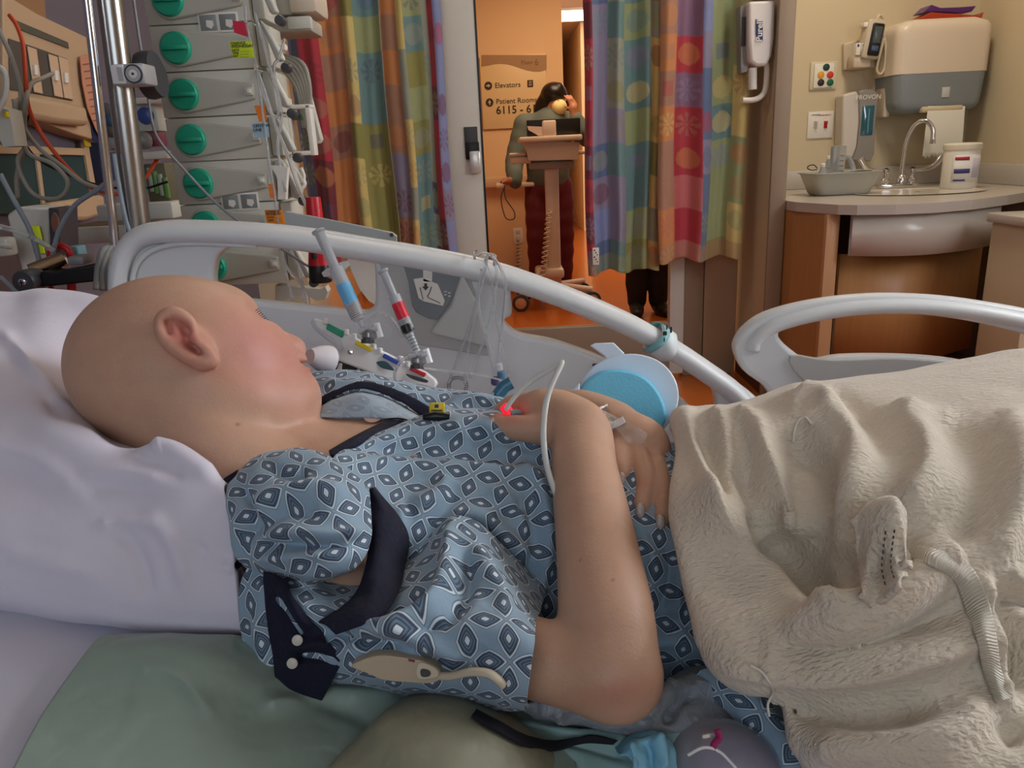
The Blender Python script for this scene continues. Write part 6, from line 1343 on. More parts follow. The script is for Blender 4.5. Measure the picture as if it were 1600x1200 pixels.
# iv lines over the pumps
gl = 'thin infusion lines over the pump stack'
L_ = [([(383, 8, 1.40), (385, 40, 1.40), (396, 85, 1.40), (404, 130, 1.39), (412, 190, 1.385), (420, 250, 1.38), (428, 300, 1.38), (434, 345, 1.38), (445, 420, 1.37), (458, 470, 1.36)], 'clear line running down from the crimson tag'),
      ([(398, 20, 1.40), (410, 60, 1.40), (420, 100, 1.39), (432, 140, 1.39), (436, 170, 1.39), (428, 185, 1.39), (412, 150, 1.39), (400, 110, 1.39)], 'clear looped line beside the lime tag'),
      ([(403, 112, 1.38), (416, 150, 1.37), (432, 200, 1.37), (448, 240, 1.36), (465, 290, 1.36), (482, 330, 1.34), (492, 360, 1.33)], 'long clear line slanting from the second pump to the rail top'),
      ([(445, 60, 1.42), (436, 90, 1.42), (428, 110, 1.42), (440, 180, 1.42), (434, 230, 1.40), (446, 300, 1.39)], 'dark looped line behind the clamp levers'),
      ([(436, 390, 1.36), (450, 420, 1.35), (468, 440, 1.34), (478, 460, 1.34), (480, 478, 1.33)], 'clear line seen through the rail opening'),
      ([(452, 388, 1.37), (470, 425, 1.36), (474, 470, 1.36)], 'second clear line seen through the rail opening')]
for pts, lb_ in L_: cable('infusion_line', [W(*p) for p in pts], 0.0026, M_tube, lb_, group=gl)
cable('sensor_line', [W(206, -20, 1.36), W(216, 50, 1.36), W(224, 100, 1.36), W(231, 150, 1.37), (W(240, 200, 1.38)), W(255, 228, 1.40), W(285, 262, 1.42), W(330, 310, 1.42), W(372, 345, 1.40), W(430, 382, 1.36), W(480, 415, 1.33), W(525, 438, 1.3)], 0.0024, mat('line_grey', (150, 152, 156), 0.4), 'thin grey line hanging across the pump stack', 'line')
# white clip on line
mb = MB(); mb.prism([W(a, b, 1.39) for a, b in [(418, 258), (449, 261), (446, 312), (434, 312), (434, 280), (428, 268)]], (0, 0.015, 0)); tag(mb.build('line_clip', M_white), 'white plastic clip hanging beside the fifth pump', 'clip')
# rack modules behind at the top
mb = MB(); mb.pbox(400, -30, 455, 25, 1.60, 0.10, 0.006); rk = mb.build('rack_module', mat('rack_grey', (166, 164, 152), 0.45)); tag(rk, 'grey equipment module at the top edge behind the pumps, with a cream end', 'module')
mb = MB(); mb.pbox(449, -30, 493, 20, 1.595, 0.11, 0.008); mb.build('end_cap', M_beige, rk); mb = MB(); mb.pbox(404, 2, 432, 14, 1.592, 0.01, 0.002); mb.build('latch', M_mgrey, rk)
mb = MB(); mb.pbox(412, 27, 486, 50, 1.60, 0.10, 0.005); rk = mb.build('rack_module', mat('rack_grey', (166, 164, 152), 0.45)); tag(rk, 'lower grey equipment module with a light square end, behind the pump stack', 'module')
mb = MB(); mb.pbox(449, 25, 485, 45, 1.595, 0.02, 0.002); mb.build('end_cap', M_lgrey, rk)
mb = MB(); mb.pbox(418, 67, 447, 80, 1.50, 0.02, 0.008); tag(mb.build('white_tab', M_white), 'rounded white tab sticking out right of the lime tag', 'tab')
# tilted board
mb = MB(); mb.prism([W(a, b, 1.62) for a, b in [(452, 96), (470, 92), (503, 219), (498, 225), (486, 224), (470, 180)]], (0, 0.02, 0)); bd = mb.build('tilted_panel', M_lgrey); s = bd.modifiers.new('b', 'BEVEL'); s.width = 0.003; s.segments = 2; tag(bd, 'slanted light grey panel between the pumps and the curtain', 'panel')
# bracket frame
mb = MB()
for q_ in ((428, 153, 450, 160), (450, 163, 485, 170), (448, 236, 488, 243), (480, 163, 488, 243), (448, 156, 455, 243)): mb.pbox(*q_, 1.54, 0.03, 0.002)
br_ = mb.build('bracket_frame', M_white); tag(br_, 'white open bracket frame right of the third and fourth pumps', 'bracket')
mb = MB(); mb.pbox(452, 176, 468, 187, 1.55, 0.04, 0.004); mb.build('green_plug', mat('plug_green', (70, 110, 92), 0.4), br_)
mb = MB(); mb.lathe(W(435, 213, 1.53), (0, -1, 0), [(0.006, 0), (0.006, 0.004)], 12); mb.build('brass_stud', mat('brass', (200, 160, 60), 0.25, 1.0), br_)
for k in range(6):
    cable('grey_cable', [W(422+k*2, 100-k*3, 1.58+k*.01), W(445+k*5, 112-k*3, 1.6), W(462+k*4, 135-k*2, 1.6), W(470+k*3, 165, 1.61), W(474+k*2, 200, 1.61)], 0.0045, mat('cable_grey', (158, 156, 146), 0.5), ('outermost', 'second', 'third', 'fourth', 'fifth', 'innermost')[5-k]+' grey cable of the bunch arching behind the white bracket', group='grey cable bunch behind the bracket')
mb = MB(); mb.tube(bez([W(a, b, 1.5) for a, b in [(455, 262), (464, 268), (474, 282), (476, 288), (472, 294)]], 5), 0.004, 8); mb.tube(bez([W(a, b, 1.5) for a, b in [(470, 262), (475, 275), (472, 286)]], 4), 0.0035, 8); tag(mb.build('hook', M_white, angle=180), 'white plastic hook near the curtain, below the bracket', 'hook')
mb = MB(); mb.prism([W(a, b, 1.48) for a, b in [(450, 262), (460, 268), (470, 300), (466, 312), (456, 308)]], (0, 0.02, 0)); tag(mb.build('lever', M_lgrey), 'light grey lever hanging left of the red torch', 'lever')
# pump stack foot, seen under the rail
mb = MB(); mb.prism([W(a, b, 1.50) for a, b in [(430, 446), (500, 452), (508, 448), (512, 456), (508, 468), (495, 470), (480, 462), (452, 466), (430, 470)]], (0, 0.03, 0)); tag(mb.build('stand_hook', M_lgrey), 'pale grey curved foot of the pump stand seen through the rail opening', 'stand')
# grey shelf with screw and white tray behind the rail
mb = MB(); mb.prism([W(a, b, 1.26) for a, b in [(446, 331), (500, 341), (560, 353), (612, 364), (619, 369), (619, 386), (600, 400), (450, 380)]], (0, 0.012, 0)); sh = mb.build('accessory_plate', mat('plate_grey', (164, 170, 170), 0.45)); tag(sh, 'flat grey plate with a screw, standing up behind the head rail', 'plate')
mb = MB(); mb.lathe(W(612, 367, 1.259), (0, -1, 0), [(0.0035, 0), (0.003, 0.002)], 12); mb.build('screw', M_dgrey, sh)
mb = MB(); mb.prism([W(a, b, 1.24) for a, b in [(538, 392), (590, 396), (592, 480), (576, 470), (562, 452), (550, 425)]], (0, 0.012, 0)); tag(mb.build('white_guard', M_white), 'white plastic guard showing in the right end of the rail opening', 'guard')
# red torch
mb = MB(); a_, b_ = W(489, 308, 1.33), W(498, 400, 1.33); ax_ = (b_-a_)/np.linalg.norm(b_-a_); Lr = np.linalg.norm(b_-a_)
mb.lathe(a_, ax_, [(0.012, 0), (0.0125, 0.002), (0.015, Lr*0.75), (0.0155, Lr*0.85), (0.019, Lr*1.15)], 24); tc_r = mb.build('red_torch', M_red); tag(tc_r, 'red cylindrical torch standing behind the bed rail beside the curtain', 'torch')
mb = MB(); mb.lathe(a_+ax_*Lr*1.15, ax_, [(0.0185, 0), (0.019, 0.002), (0.020, 0.022), (0.018, 0.03)], 24); mb.build('lamp_head', M_black, tc_r)
mb = MB(); mb.lathe(a_+ax_*Lr*0.9+np.array([-.004, -.017, 0]), ax_, [(0.004, 0), (0.005, 0.012)], 10); mb.build('switch', M_black, tc_r)
# ---- poles
def pole(name, pts, y, r, m, label, zb=0.02):
    P3 = [W(a, b, y) for a, b in pts]; x = np.mean([p[0] for p in P3]); mb = MB(); t = (P3[-1]-P3[0]); k0 = (2.3-P3[0][2])/t[2]; k1 = (zb-P3[0][2])/t[2]
    mb.tube([P3[0]+t*k0, P3[0]+t*k1], r, 20); return tag(mb.build(name, m), label, 'pole'), P3
po, _ = pole('thick_pole', [(172, 0), (210, 300)], 1.27, 0.0185, M_steel, 'thick brushed steel equipment pole left of the pump stack')
po2, _ = pole('thin_pole', [(136, 0), (171, 300)], 1.24, 0.0068, M_chrome, 'thin shiny steel pole just left of the thick pole')
pc, _ = pole('slim_rod', [(156, 0), (190, 300)], 1.30, 0.0028, M_chrome, 'very thin rod between the two steel poles')
mb = MB(); mb.pbox(172, 99, 226, 133, 1.235, 0.045, 0.004); clp = mb.build('pole_clamp', mat('clamp_silver', (178, 178, 180), 0.35, 0.3)); tag(clp, 'silver pole clamp with a white label and round dial, on the thick pole', 'clamp')
mb = MB(); mb.pbox(174, 101, 194, 131, 1.233, 0.003, 0.0008); lb = mb.build('label', mat('label_white', (226, 224, 222), 0.5), clp)
mb = MB()
for k in range(4): mb.pbox(184+k*2, 104+k*0.5, 185+k*2, 127, 1.2325, 0.0006)
mb.build('label_print', mat('print_grey', (150, 150, 152), 0.6), lb, smooth=False)
c = W(208.5, 115.5, 1.233)
for r_, m_, o_ in ((0.0135, M_dgrey, 0), (0.011, mat('clamp_silver', (178, 178, 180), 0.35, 0.3), 0.0006), (0.006, M_white, 0.0012), (0.0018, M_black, 0.0018)):
    mb = MB(); mb.lathe(c, (0, -1, 0), [(r_, 0), (r_, 0.001+o_)], 28); mb.build('dial_ring', m_, clp)
mb = MB(); mb.lathe(W(232, 118, 1.33), (1, 0, 0.1), [(0.035, -0.008), (0.037, 0), (0.035, 0.016)], 28); mb.build('clamp_knob', M_dgrey, clp)
# ---- headwall console on the left wall
con = xprism('headwall_console', [(-30, -10), (24, 22), (108, 60), (112, 75), (120, 172), (126, 222), (90, 212), (0, 180), (-30, 170)], XL, 0.05, M_head); tag(con, 'cream headwall console with outlets and a dark grey rail, at the far left', 'console')
xprism('channel', [(24, 32), (104, 66), (106, 76), (28, 46)], XL+0.05, 0.004, mat('channel_dark', (84, 84, 74), 0.5), con, 0.001)
xprism('face_plate', [(12, 60), (60, 76), (104, 92), (112, 158), (60, 148), (14, 140)], XL+0.05, 0.003, mat('console_grey', (84, 80, 74), 0.5), con, 0.001)
xprism('lower_ledge', [(20, 150), (116, 168), (120, 198), (60, 192), (20, 184)], XL+0.05, 0.035, M_head, con, 0.012)
for q_ in ([(41, 72), (55, 77), (65, 147), (52, 144)], [(74, 84), (88, 89), (97, 153), (84, 150)], [(90, 88), (104, 93), (112, 156), (99, 153)]):
    o = xprism('outlet_plate', q_, XL+0.054, 0.004, mat('outlet_cream', (206, 176, 146), 0.4), con, 0.0015)
    cx_, cy_ = np.mean([p[0] for p in q_]), np.mean([p[1] for p in q_])
    xprism('toggle', [(cx_-3, cy_-9), (cx_+2, cy_-8), (cx_+3, cy_+8), (cx_-2, cy_+7)], XL+0.058, 0.006, M_white, o, 0.001)
tl_ = xprism('teal_cabinet', [(-30, 235), (130, 245), (140, 300), (146, 330), (60, 334), (-30, 336)], XL, 0.02, M_deepteal, None, 0.002); tag(tl_, 'dark teal headwall panel below the console', 'panel')
xprism('frame_strip', [(52, 240), (58, 240), (68, 322), (63, 322)], XL+0.02, 0.006, M_head, tl_, 0.001); xprism('frame_strip', [(126, 225), (134, 226), (147, 300), (139, 300)], XL+0.02, 0.008, M_head, tl_, 0.001)
xprism('frame_strip', [(-20, 226), (128, 232), (130, 243), (-20, 240)], XL+0.02, 0.008, M_head, tl_, 0.001)
xprism('bumper', [(60, 318), (147, 305), (150, 335), (120, 345), (70, 345)], XL+0.02, 0.03, M_head, tl_, 0.01)
wp = xprism('upper_panel', [(-20, -40), (60, -40), (66, 42), (30, 26), (-20, 10)], XL, 0.012, mat('panel_tan', (150, 112, 78), 0.6), None, 0.002); tag(wp, 'tan wall panel above the headwall console', 'panel')
ys = xprism('yellow_strip', [(104, 91), (114, 95), (141, 229), (132, 229)], XL+0.03, 0.003, mat('strip_yellow', (196, 172, 40), 0.5), None, 0); tag(ys, 'long yellow measuring strip hanging beside the console', 'strip')
pk = xprism('pink_paper', [(124, 88), (140, 84), (150, 130), (158, 190), (160, 220), (150, 205), (136, 170), (128, 130)], XL+0.06, 0.002, mat('paper_pink', (196, 140, 112), 0.7), None, 0); tag(pk, 'curled pink printed chart paper hanging on the left wall behind the thin pole', 'paper')
for k in range(9): xprism('printed_line', [(129+k*2.0, 100+k*11), (143+k*1.6, 98+k*11), (143.3+k*1.6, 100+k*11), (129.3+k*2.0, 102+k*11)], XL+0.062, 0.0006, mat('print_rust', (140, 84, 66), 0.7), pk, 0)
nb = xprism('navy_folder', [(138, 170), (150, 205), (154, 222), (144, 220)], XL+0.05, 0.004, mat('folder_navy', (34, 42, 82), 0.5), None, 0.001); tag(nb, 'dark navy folder edge behind the pink paper', 'folder')
# ports and suction gauge behind the poles
mb = MB(); mb.pbox(160, 160, 190, 238, 1.75, 0.04, 0.004); ptp = mb.build('gas_outlet_plate', M_lgrey); tag(ptp, 'pale plate with a column of round coloured gas ports behind the poles', 'outlet')
for k, (col, nm) in enumerate((((110, 108, 104), 'grey'), ((50, 80, 110), 'blue'), ((90, 78, 66), 'brown'), ((150, 144, 138), 'pale'))):
    mb = MB(); mb.lathe(W(171+k*1.4, 171+k*17.5, 1.745), (0, -1, 0), [(0.014, 0), (0.013, 0.012), (0.008, 0.014)], 18); mb.build('port', mat('port_'+nm, col, 0.4), ptp)['label'] = nm+' round port'
mb = MB(); mb.pbox(210, 160, 246, 206, 1.70, 0.06, 0.004); sg_ = mb.build('suction_regulator', M_lgrey); tag(sg_, 'wall suction regulator with a blue dial and maroon lower block, between pole and pumps', 'regulator')
mb = MB(); mb.lathe(W(228, 181, 1.698), (0, -1, 0), [(0.017, 0), (0.017, 0.004), (0.014, 0.006)], 24); mb.build('dial', mat('dial_blue', (60, 84, 150), 0.3), sg_)
mb = MB(); mb.pbox(218, 207, 246, 229, 1.69, 0.05, 0.003); mr_ = mb.build('maroon_block', mat('maroon', (122, 46, 70), 0.4), sg_)
mb = MB(); mb.lathe(W(228, 220, 1.688), (-0.3, -1, 0), [(0.017, 0), (0.017, 0.01), (0.010, 0.014), (0.008, 0.03), (0.004, 0.034)], 20); mb.build('regulator_knob', M_mgrey, mr_)
mb = MB(); mb.pbox(205, 152, 262, 162, 1.68, 0.1, 0.004); tag(mb.build('equipment_rail', M_white), 'white rail above the blue dial regulator, behind the thick pole', 'rail')
mb = MB(); mb.pbox(222, 236, 262, 249, 1.68, 0.1, 0.004); tag(mb.build('equipment_rail', M_white), 'white rail below the maroon regulator block, behind the thick pole', 'rail')
# shelf
mb = MB(); mb.pbox(95, 352, 300, 378, 1.62, 0.35, 0.006); shf = mb.build('wall_shelf', M_lgrey); tag(shf, 'light grey shelf ledge behind the poles at rail height', 'shelf')
mb = MB(); c = W(200, 352, 1.64); mb.box((W(100, 350, 1.64)[0], 1.64, c[2]-0.001), (W(300, 350, 1.64)[0], 1.96, c[2]+0.003), 0.001); mb.build('wood_top', mat('shelf_brown', (120, 98, 80), 0.5), shf)
mb = MB(); mb.pbox(150, 318, 270, 345, 1.75, 0.08, 0.006); tag(mb.build('shelf_box', M_lgrey), 'long light grey box lying on the wall shelf', 'box')
mb = MB(); mb.pbox(228, 255, 262, 318, 1.80, 0.05, 0.004); cb2 = mb.build('sample_rack', mat('rack_brown', (96, 92, 70), 0.5)); tag(cb2, 'small rack of green and clear packets behind the thick pole', 'rack')
for k in range(4):
    mb = MB(); mb.pbox(231+k*8, 262+k*5, 238+k*8, 300+k*3, 1.79, 0.01, 0.002); mb.build('packet', mat('packet_green' if k % 2 else 'packet_pale', (96, 140, 70) if k % 2 else (150, 160, 140), 0.4), cb2)
tag(xprism('navy_cabinet', [(138, 222), (166, 222), (172, 282), (146, 285)], XL, 0.03, mat('folder_navy2', (52, 58, 84), 0.5)), 'dark blue cabinet edge behind the poles', 'cabinet')
# white monitor box with lime sticker
mb = MB(); mb.prism([W(a, b, 1.36) for a, b in [(10, 336), (28, 323), (76, 325), (80, 420), (34, 424), (28, 400), (14, 352)]], (0, 0.06, 0)); wbx = mb.build('module_box', mat('module_white', (208, 206, 196), 0.4)); s = wbx.modifiers.new('b', 'BEVEL'); s.width = 0.004; s.segments = 2; tag(wbx, 'white wedge shaped module with a lime sticker, at the left edge', 'module')
mb = MB(); mb.prism([W(a, b, 1.355) for a, b in [(76, 325), (92, 327), (95, 400), (80, 408)]], (0, 0.06, 0)); wn = mb.build('dark_window', mat('window_dark', (70, 72, 76), 0.15), wbx)
mb = MB(); mb.prism([W(a, b, 1.352) for a, b in closed([(84, 332), (90, 340), (91, 352), (86, 364), (80, 352), (80, 340)], 3)], (0, 0.003, 0)); mb.build('amber_display', mat('amber', (130, 84, 70), 0.3), wn)
mb = MB(); mb.pbox(48, 353, 65, 397, 1.352, 0.004, 0.001); st2 = mb.build('lime_sticker', mat('tag_20622624', (206, 226, 24), 0.5), wbx)
mb = MB()
for k in range(3): mb.pbox(51+k*4, 380, 52.5+k*4, 394, 1.3505, 0.001)
mb.build('sticker_print', M_ink, st2, smooth=False)
# clamp arm with roller end
AY = 1.22
mb = MB(); mb.prism([W(a, b, AY) for a, b in [(62, 424), (82, 426), (150, 412), (150, 440), (84, 447), (62, 449)]], (0, 0.045, 0)); arm = mb.build('swing_clamp', M_black); s = arm.modifiers.new('b', 'BEVEL'); s.width = 0.003; s.segments = 2; tag(arm, 'black metal clamp arm with a round screw end, above the pillow', 'arm')
mb = MB(); c = W(40, 440, AY-0.01); mb.lathe(c, (0, -1, 0), [(0.018, -0.03), (0.0185, -0.004), (0.0185, 0.004), (0.016, 0.008)], 28); rl_ = mb.build('roller_end', M_dgrey, arm)
mb = MB(); mb.lathe(c+np.array([0, -0.008, 0]), (0, -1, 0), [(0.0068, 0), (0.006, 0.002), (0.003, 0.003)], 18); scw = mb.build('screw', M_chrome, rl_)
mb = MB(); cc2 = c+np.array([0, -0.0112, 0]); mb.box(cc2-np.array([0.0042, 0.0004, 0.0008]), cc2+np.array([0.0042, 0.0004, 0.0008])); mb.box(cc2-np.array([0.0008, 0.0004, 0.0042]), cc2+np.array([0.0008, 0.0004, 0.0042])); mb.build('cross_slot', M_black, scw, smooth=False)
mb = MB(); mb.tube([W(48, 424, AY+0.02), W(100, 404, AY+0.05)], 0.012, 16); mb.build('steel_sleeve', mat('bronze_steel', (170, 150, 124), 0.25, 1.0), arm)
mb = MB(); mb.pbox(104, 401, 130, 415, AY+0.04, 0.04, 0.004); mb.build('end_block', M_mgrey, arm)
cable('red_ring', [W(78, 408, 1.30), W(80, 392, 1.30), (W(92, 384, 1.30)), W(106, 390, 1.30), W(111, 403, 1.30)], 0.006, M_red, 'red curved handle behind the black clamp arm', 'handle')
for a_, b_ in (((62, 448), (62, 457)), ((112, 440), (112, 457)), ((78, 450), (80, 457))):
    cable('red_pipe', [W(a_[0], a_[1], 1.27), W((a_[0]+b_[0])/2, (a_[1]+b_[1])/2, 1.27), W(b_[0], b_[1]+20, 1.27)], 0.007, M_red, {62: 'leftmost', 78: 'middle', 112: 'rightmost'}[a_[0]]+' red pipe standing between the pillow and the black clamp', 'pipe', 'red stems under the clamp arm')
mb = MB(); mb.pbox(105, 385, 122, 402, 1.33, 0.03, 0.003); tag(mb.build('teal_box', mat('box_teal', (110, 150, 152), 0.5)), 'small teal box behind the red ring', 'box')
mb = MB(); mb.pbox(-20, 372, 12, 402, 1.30, 0.03, 0.006); mb.tube([W(2, 384, 1.3), W(20, 386, 1.3)], 0.004, 10); tag(mb.build('wall_bracket', M_lgrey), 'pale bracket cut by the left edge of the photo', 'bracket')
# coiled grey cable
for k in range(4):
    cable('coil_turn', [W(150+k*9, 452, 1.22+k*.008), W(153+k*9, 420, 1.22), W(160+k*8, 393, 1.22+k*.008), W(172+k*5, 386, 1.24), W(180+k*3, 398, 1.26), W(184+k*2, 440, 1.26)], 0.0050, mat('cable_coil_grey', (132, 130, 124), 0.5), ('leftmost', 'second', 'third', 'rightmost')[k]+' turn of the thick grey cable coil left of the bed rail', group='coiled grey cable turns')
# loose cables on the left wall
M_gc = mat('cable_grey', (158, 156, 146), 0.5); M_oc = mat('cable_orange', (214, 78, 34), 0.45)
def wc(pts, y, r, m, lb_, g='loose cables on the left'): return cable('wall_cable', [W(a, b, y+dy) for a, b, dy in pts], r, m, lb_, group=g)
wc([(15, 24, .1), (26, 40, .08), (36, 70, .05), (40, 120, 0), (44, 165, 0), (62, 205, 0), (95, 250, 0), (130, 285, 0), (160, 300, 0), (190, 302, 0), (225, 280, .05), (248, 245, .1)], 1.62, 0.0042, M_oc, 'bright orange cable hanging from the console and sweeping right')
wc([(-5, 40, 0), (18, 90, 0), (32, 140, 0), (34, 190, 0), (60, 230, 0), (100, 262, 0), (130, 285, 0), (170, 298, 0)], 1.60, 0.0045, M_gc, 'grey cable running next to the orange cable')
wc([(46, 178, 0), (40, 195, 0), (30, 205, 0), (55, 245, 0), (95, 268, 0), (150, 288, 0), (215, 296, 0), (262, 284, 0)], 1.63, 0.0024, M_black, 'thin black cable below the orange cable')
wc([(82, 115, .25), (66, 122, .2), (50, 130, .1), (42, 150, 0), (38, 190, 0), (40, 225, 0), (32, 250, 0), (26, 280, 0), (28, 310, 0)], 1.60, 0.0046, M_gc, 'grey cable plugged into the middle outlet')
wc([(22, 155, 0), (28, 200, 0), (45, 240, 0), (80, 255, 0), (104, 280, 0), (102, 300, 0), (85, 311, 0), (55, 305, 0), (36, 280, 0), (28, 250, 0), (40, 230, 0)], 1.58, 0.0044, M_gc, 'grey cable making a loop in front of the teal panel')
wc([(-8, 100, 0), (8, 115, 0), (8, 150, 0), (-5, 175, 0)], 1.5, 0.0052, M_lgrey, 'thick pale cable curving at the left edge')
wc([(0, 272, 0), (20, 310, 0), (45, 355, 0), (58, 395, 0), (63, 416, 0)], 1.28, 0.0042, mat('line_bluegrey', (132, 142, 150), 0.4), 'blue grey tube crossing the white module')
wc([(172, 282, 0), (150, 298, 0), (118, 320, 0), (96, 352, 0), (85, 385, 0), (82, 405, 0)], 1.28, 0.0040, mat('line_bluegrey', (132, 142, 150), 0.4), 'blue grey tube arching from the poles to the clamp arm')
wc([(0, 354, 0), (30, 362, 0), (60, 376, 0), (84, 392, 0)], 1.27, 0.0045, M_tube, 'clear tube crossing the white module')
wc([(0, 432, 0), (15, 446, 0), (30, 462, 0)], 1.25, 0.0035, mat('line_bluegrey', (132, 142, 150), 0.4), 'blue grey tube going behind the pillow at the left edge')
wc([(178, 240, 0), (186, 290, 0), (196, 340, 0), (206, 372, 0)], 1.25, 0.0035, mat('line_bluegrey', (132, 142, 150), 0.4), 'grey tube hanging between the two steel poles')
mb = MB(); mb.prism([W(a, b, 1.52) for a, b in [(-10, 165), (14, 172), (24, 228), (6, 230), (-10, 200)]], (0, 0.04, 0)); pg = mb.build('power_plug', M_lgrey); tag(pg, 'pale grey plug block with a yellow clip hanging at the left edge', 'plug')
mb = MB(); mb.pbox(5, 174, 12, 184, 1.515, 0.01, 0.002); mb.build('yellow_clip', mat('clamp_yellow', (222, 196, 30), 0.35), pg)
# ================================================================ HALL: CART AND PEOPLE
CY = 5.5
def person_hall(cx, y, name_label, pose, h=0.012):
    pass
# workstation on wheels
mb = MB(); mb.pbox(811, 212, 910, 221, CY, 0.40, 0.012); cart = mb.build('rolling_workstation', mat('cart_cream', (214, 190, 168), 0.4)); tag(cart, 'cream workstation on wheels in the hallway, in front of the masked nurse', 'cart')
mb = MB(); mb.prism([W(a, b, CY+0.02) for a, b in [(819, 222), (906, 222), (902, 249), (826, 251)]], (0, 0.34, 0)); mb.build('bin', mat('cart_tan', (186, 160, 140), 0.45), cart)
mb = MB(); mb.pbox(796, 239, 822, 244, CY+0.05, 0.3, 0.01); mb.pbox(798, 245, 830, 256, CY+0.06, 0.25, 0.008); mb.build('side_tray', mat('cart_cream', (214, 190, 168), 0.4), cart)
mb = MB(); mb.pbox(898, 235, 925, 241, CY+0.05, 0.3, 0.01); mb.build('side_tray', mat('cart_cream', (214, 190, 168), 0.4), cart)
mb = MB(); mb.pbox(828, 252, 898, 264, CY+0.08, 0.2, 0.01); mb.build('drawer_unit', mat('cart_grey', (150, 140, 130), 0.45), cart)
xa = W(852, 300, CY+0.15)[0]; xb = W(873, 300, CY+0.15)[0]; mb = MB(); mb.box((xa, CY+0.12, 0.17), (xb, CY+0.20, W(860, 252, CY+.12)[2]), 0.015); mb.build('column', mat('cart_cream', (214, 190, 168), 0.4), cart)
mb = MB(); mb.pbox(838, 421, 882, 436, CY+0.05, 0.25, 0.02); bs_ = mb.build('base', mat('cart_cream', (214, 190, 168), 0.4), cart)
mb = MB()
for t in ((-0.26, -0.05), (0.27, -0.05), (-0.22, 0.35), (0.24, 0.35)):
    mb.tube([((xa+xb)/2, CY+0.16, 0.17), ((xa+xb)/2+t[0], CY+0.16+t[1], 0.13)], 0.025, 10)
mb.build('legs', mat('cart_cream', (214, 190, 168), 0.4), bs_)
for t in ((-0.26, -0.05), (0.27, -0.05), (-0.22, 0.35), (0.24, 0.35)):
    c = ((xa+xb)/2+t[0], CY+0.11+t[1], 0.062); mb = MB(); mb.lathe(c, (0, 1, 0), [(0.04, 0), (0.062, 0.004), (0.062, 0.05), (0.04, 0.054)], 24); w_ = mb.build('caster', M_dgrey, cart)
    mb = MB(); mb.lathe((c[0], c[1]-0.003, c[2]), (0, 1, 0), [(0.030, 0), (0.044, 0.004), (0.044, 0.04)], 20); mb.build('hub', mat('hub_tan', (206, 150, 110), 0.4), w_)
cable('coiled_cord', [W(858+4*math.sin(t*2.2)-t*0.25, 330+t*2.6, CY+0.05+0.03*math.cos(t*2.2)) for t in np.linspace(0, 40, 130)], 0.006, M_beige, parent=cart, n=2)
cable('cord', [W(790, 288, CY), W(783, 310, CY), W(790, 340, CY), W(803, 342, CY), W(803, 330, CY), W(790, 310, CY), (W(788, 290, CY))], 0.004, M_dgrey, parent=cart)
mb = MB(); mb.pbox(823, 186, 907, 212, CY+0.12, 0.02, 0.004); tag(mb.build('laptop_screen', M_black), 'black back of a laptop screen on the rolling workstation', 'laptop')
mb = MB(); mb.pbox(848, 188, 869, 213, CY+0.02, 0.08, 0.01); mb.prism([W(a, b, CY+0.03) for a, b in [(824, 197), (848, 198), (848, 212), (842, 212), (826, 203)]], (0, 0.05, 0)); tag(mb.build('barcode_scanner', mat('scanner_white', (232, 206, 186), 0.4)), 'white scanner and holder standing on the rolling workstation tray', 'scanner')
mb = MB(); mb.pbox(775, 286, 838, 293, CY+0.6, 0.3, 0.01); dk_ = mb.build('hall_desk_shelf', mat('cart_cream', (214, 190, 168), 0.4)); tag(dk_, 'low cream ledge left of the nurse in the hallway', 'ledge')
mb = MB(); c = W(792, 283, CY+0.68); mb.lathe(c-np.array([0, 0, 0.02]), (0, 0, 1), [(0.045, 0), (0.055, 0.01), (0.045, 0.03), (0.02, 0.036)], 16); tag(mb.build('phone_handset', M_dgrey), 'dark grey handset lying on the low hallway ledge', 'phone')
# nurse
def figure(name, label, base, parts, h=0.011, cols=None):
    pass
NY = 6.15
def N_(px_, py_, y=NY): return W(px_, py_, y)
nx = N_(862, 150)
zf = 0.0
sk = Vol((nx[0]-0.42, NY-0.35, 0.0), (nx[0]+0.42, NY+0.35, 1.75), 0.010)
hc = N_(868, 156)   # head centre
hip = np.array([N_(858, 300)[0], NY+0.06, 0.90]); chest = np.array([N_(856, 225)[0], NY+0.04, 1.20]); neck = np.array([N_(862, 190)[0], NY+0.0, 1.40])
def nbody(v, g, parts='all'):
    if parts in ('all', 'top'):
        v.chain([hip, (hip+chest)/2, chest, neck-np.array([0, 0, 0.06])], [0.14+g, 0.13+g, 0.15+g, 0.09+g], 0.05, 3)
        for s in (-1, 1):
            sh_ = chest+np.array([s*0.17, 0, 0.12]); v.chain([chest+np.array([0, 0, 0.1]), sh_], [0.09+g, 0.065+g], 0.04)
        shR = chest+np.array([-0.17, 0, 0.12]); v.chain([shR, shR+np.array([-0.09, -0.04, -0.26]), N_(805, 285, NY-0.15)], [0.065+g, 0.052+g, 0.036+g], 0.03, 3)
        shL = chest+np.array([0.17, 0, 0.12]); elb = N_(918, 215, NY-0.12); v.chain([shL, elb, N_(900, 185, NY-0.16)], [0.065+g, 0.05+g, 0.036+g], 0.03, 2)
    if parts in ('all', 'legs'):
        v.chain([hip-np.array([0, 0, 0.05]), hip+np.array([0, 0, 0.06])], [0.14+g, 0.135+g], 0.04)
        for s, o in ((-1, -0.02), (1, 0.04)):
            v.chain([hip+np.array([s*0.085, 0, -0.05]), np.array([hip[0]+s*0.11, NY+o, 0.48]), np.array([hip[0]+s*0.11, NY+0.05+o, 0.09])], [0.085+g, 0.058+g, 0.04+g], 0.03, 3)
nbody(sk, 0)
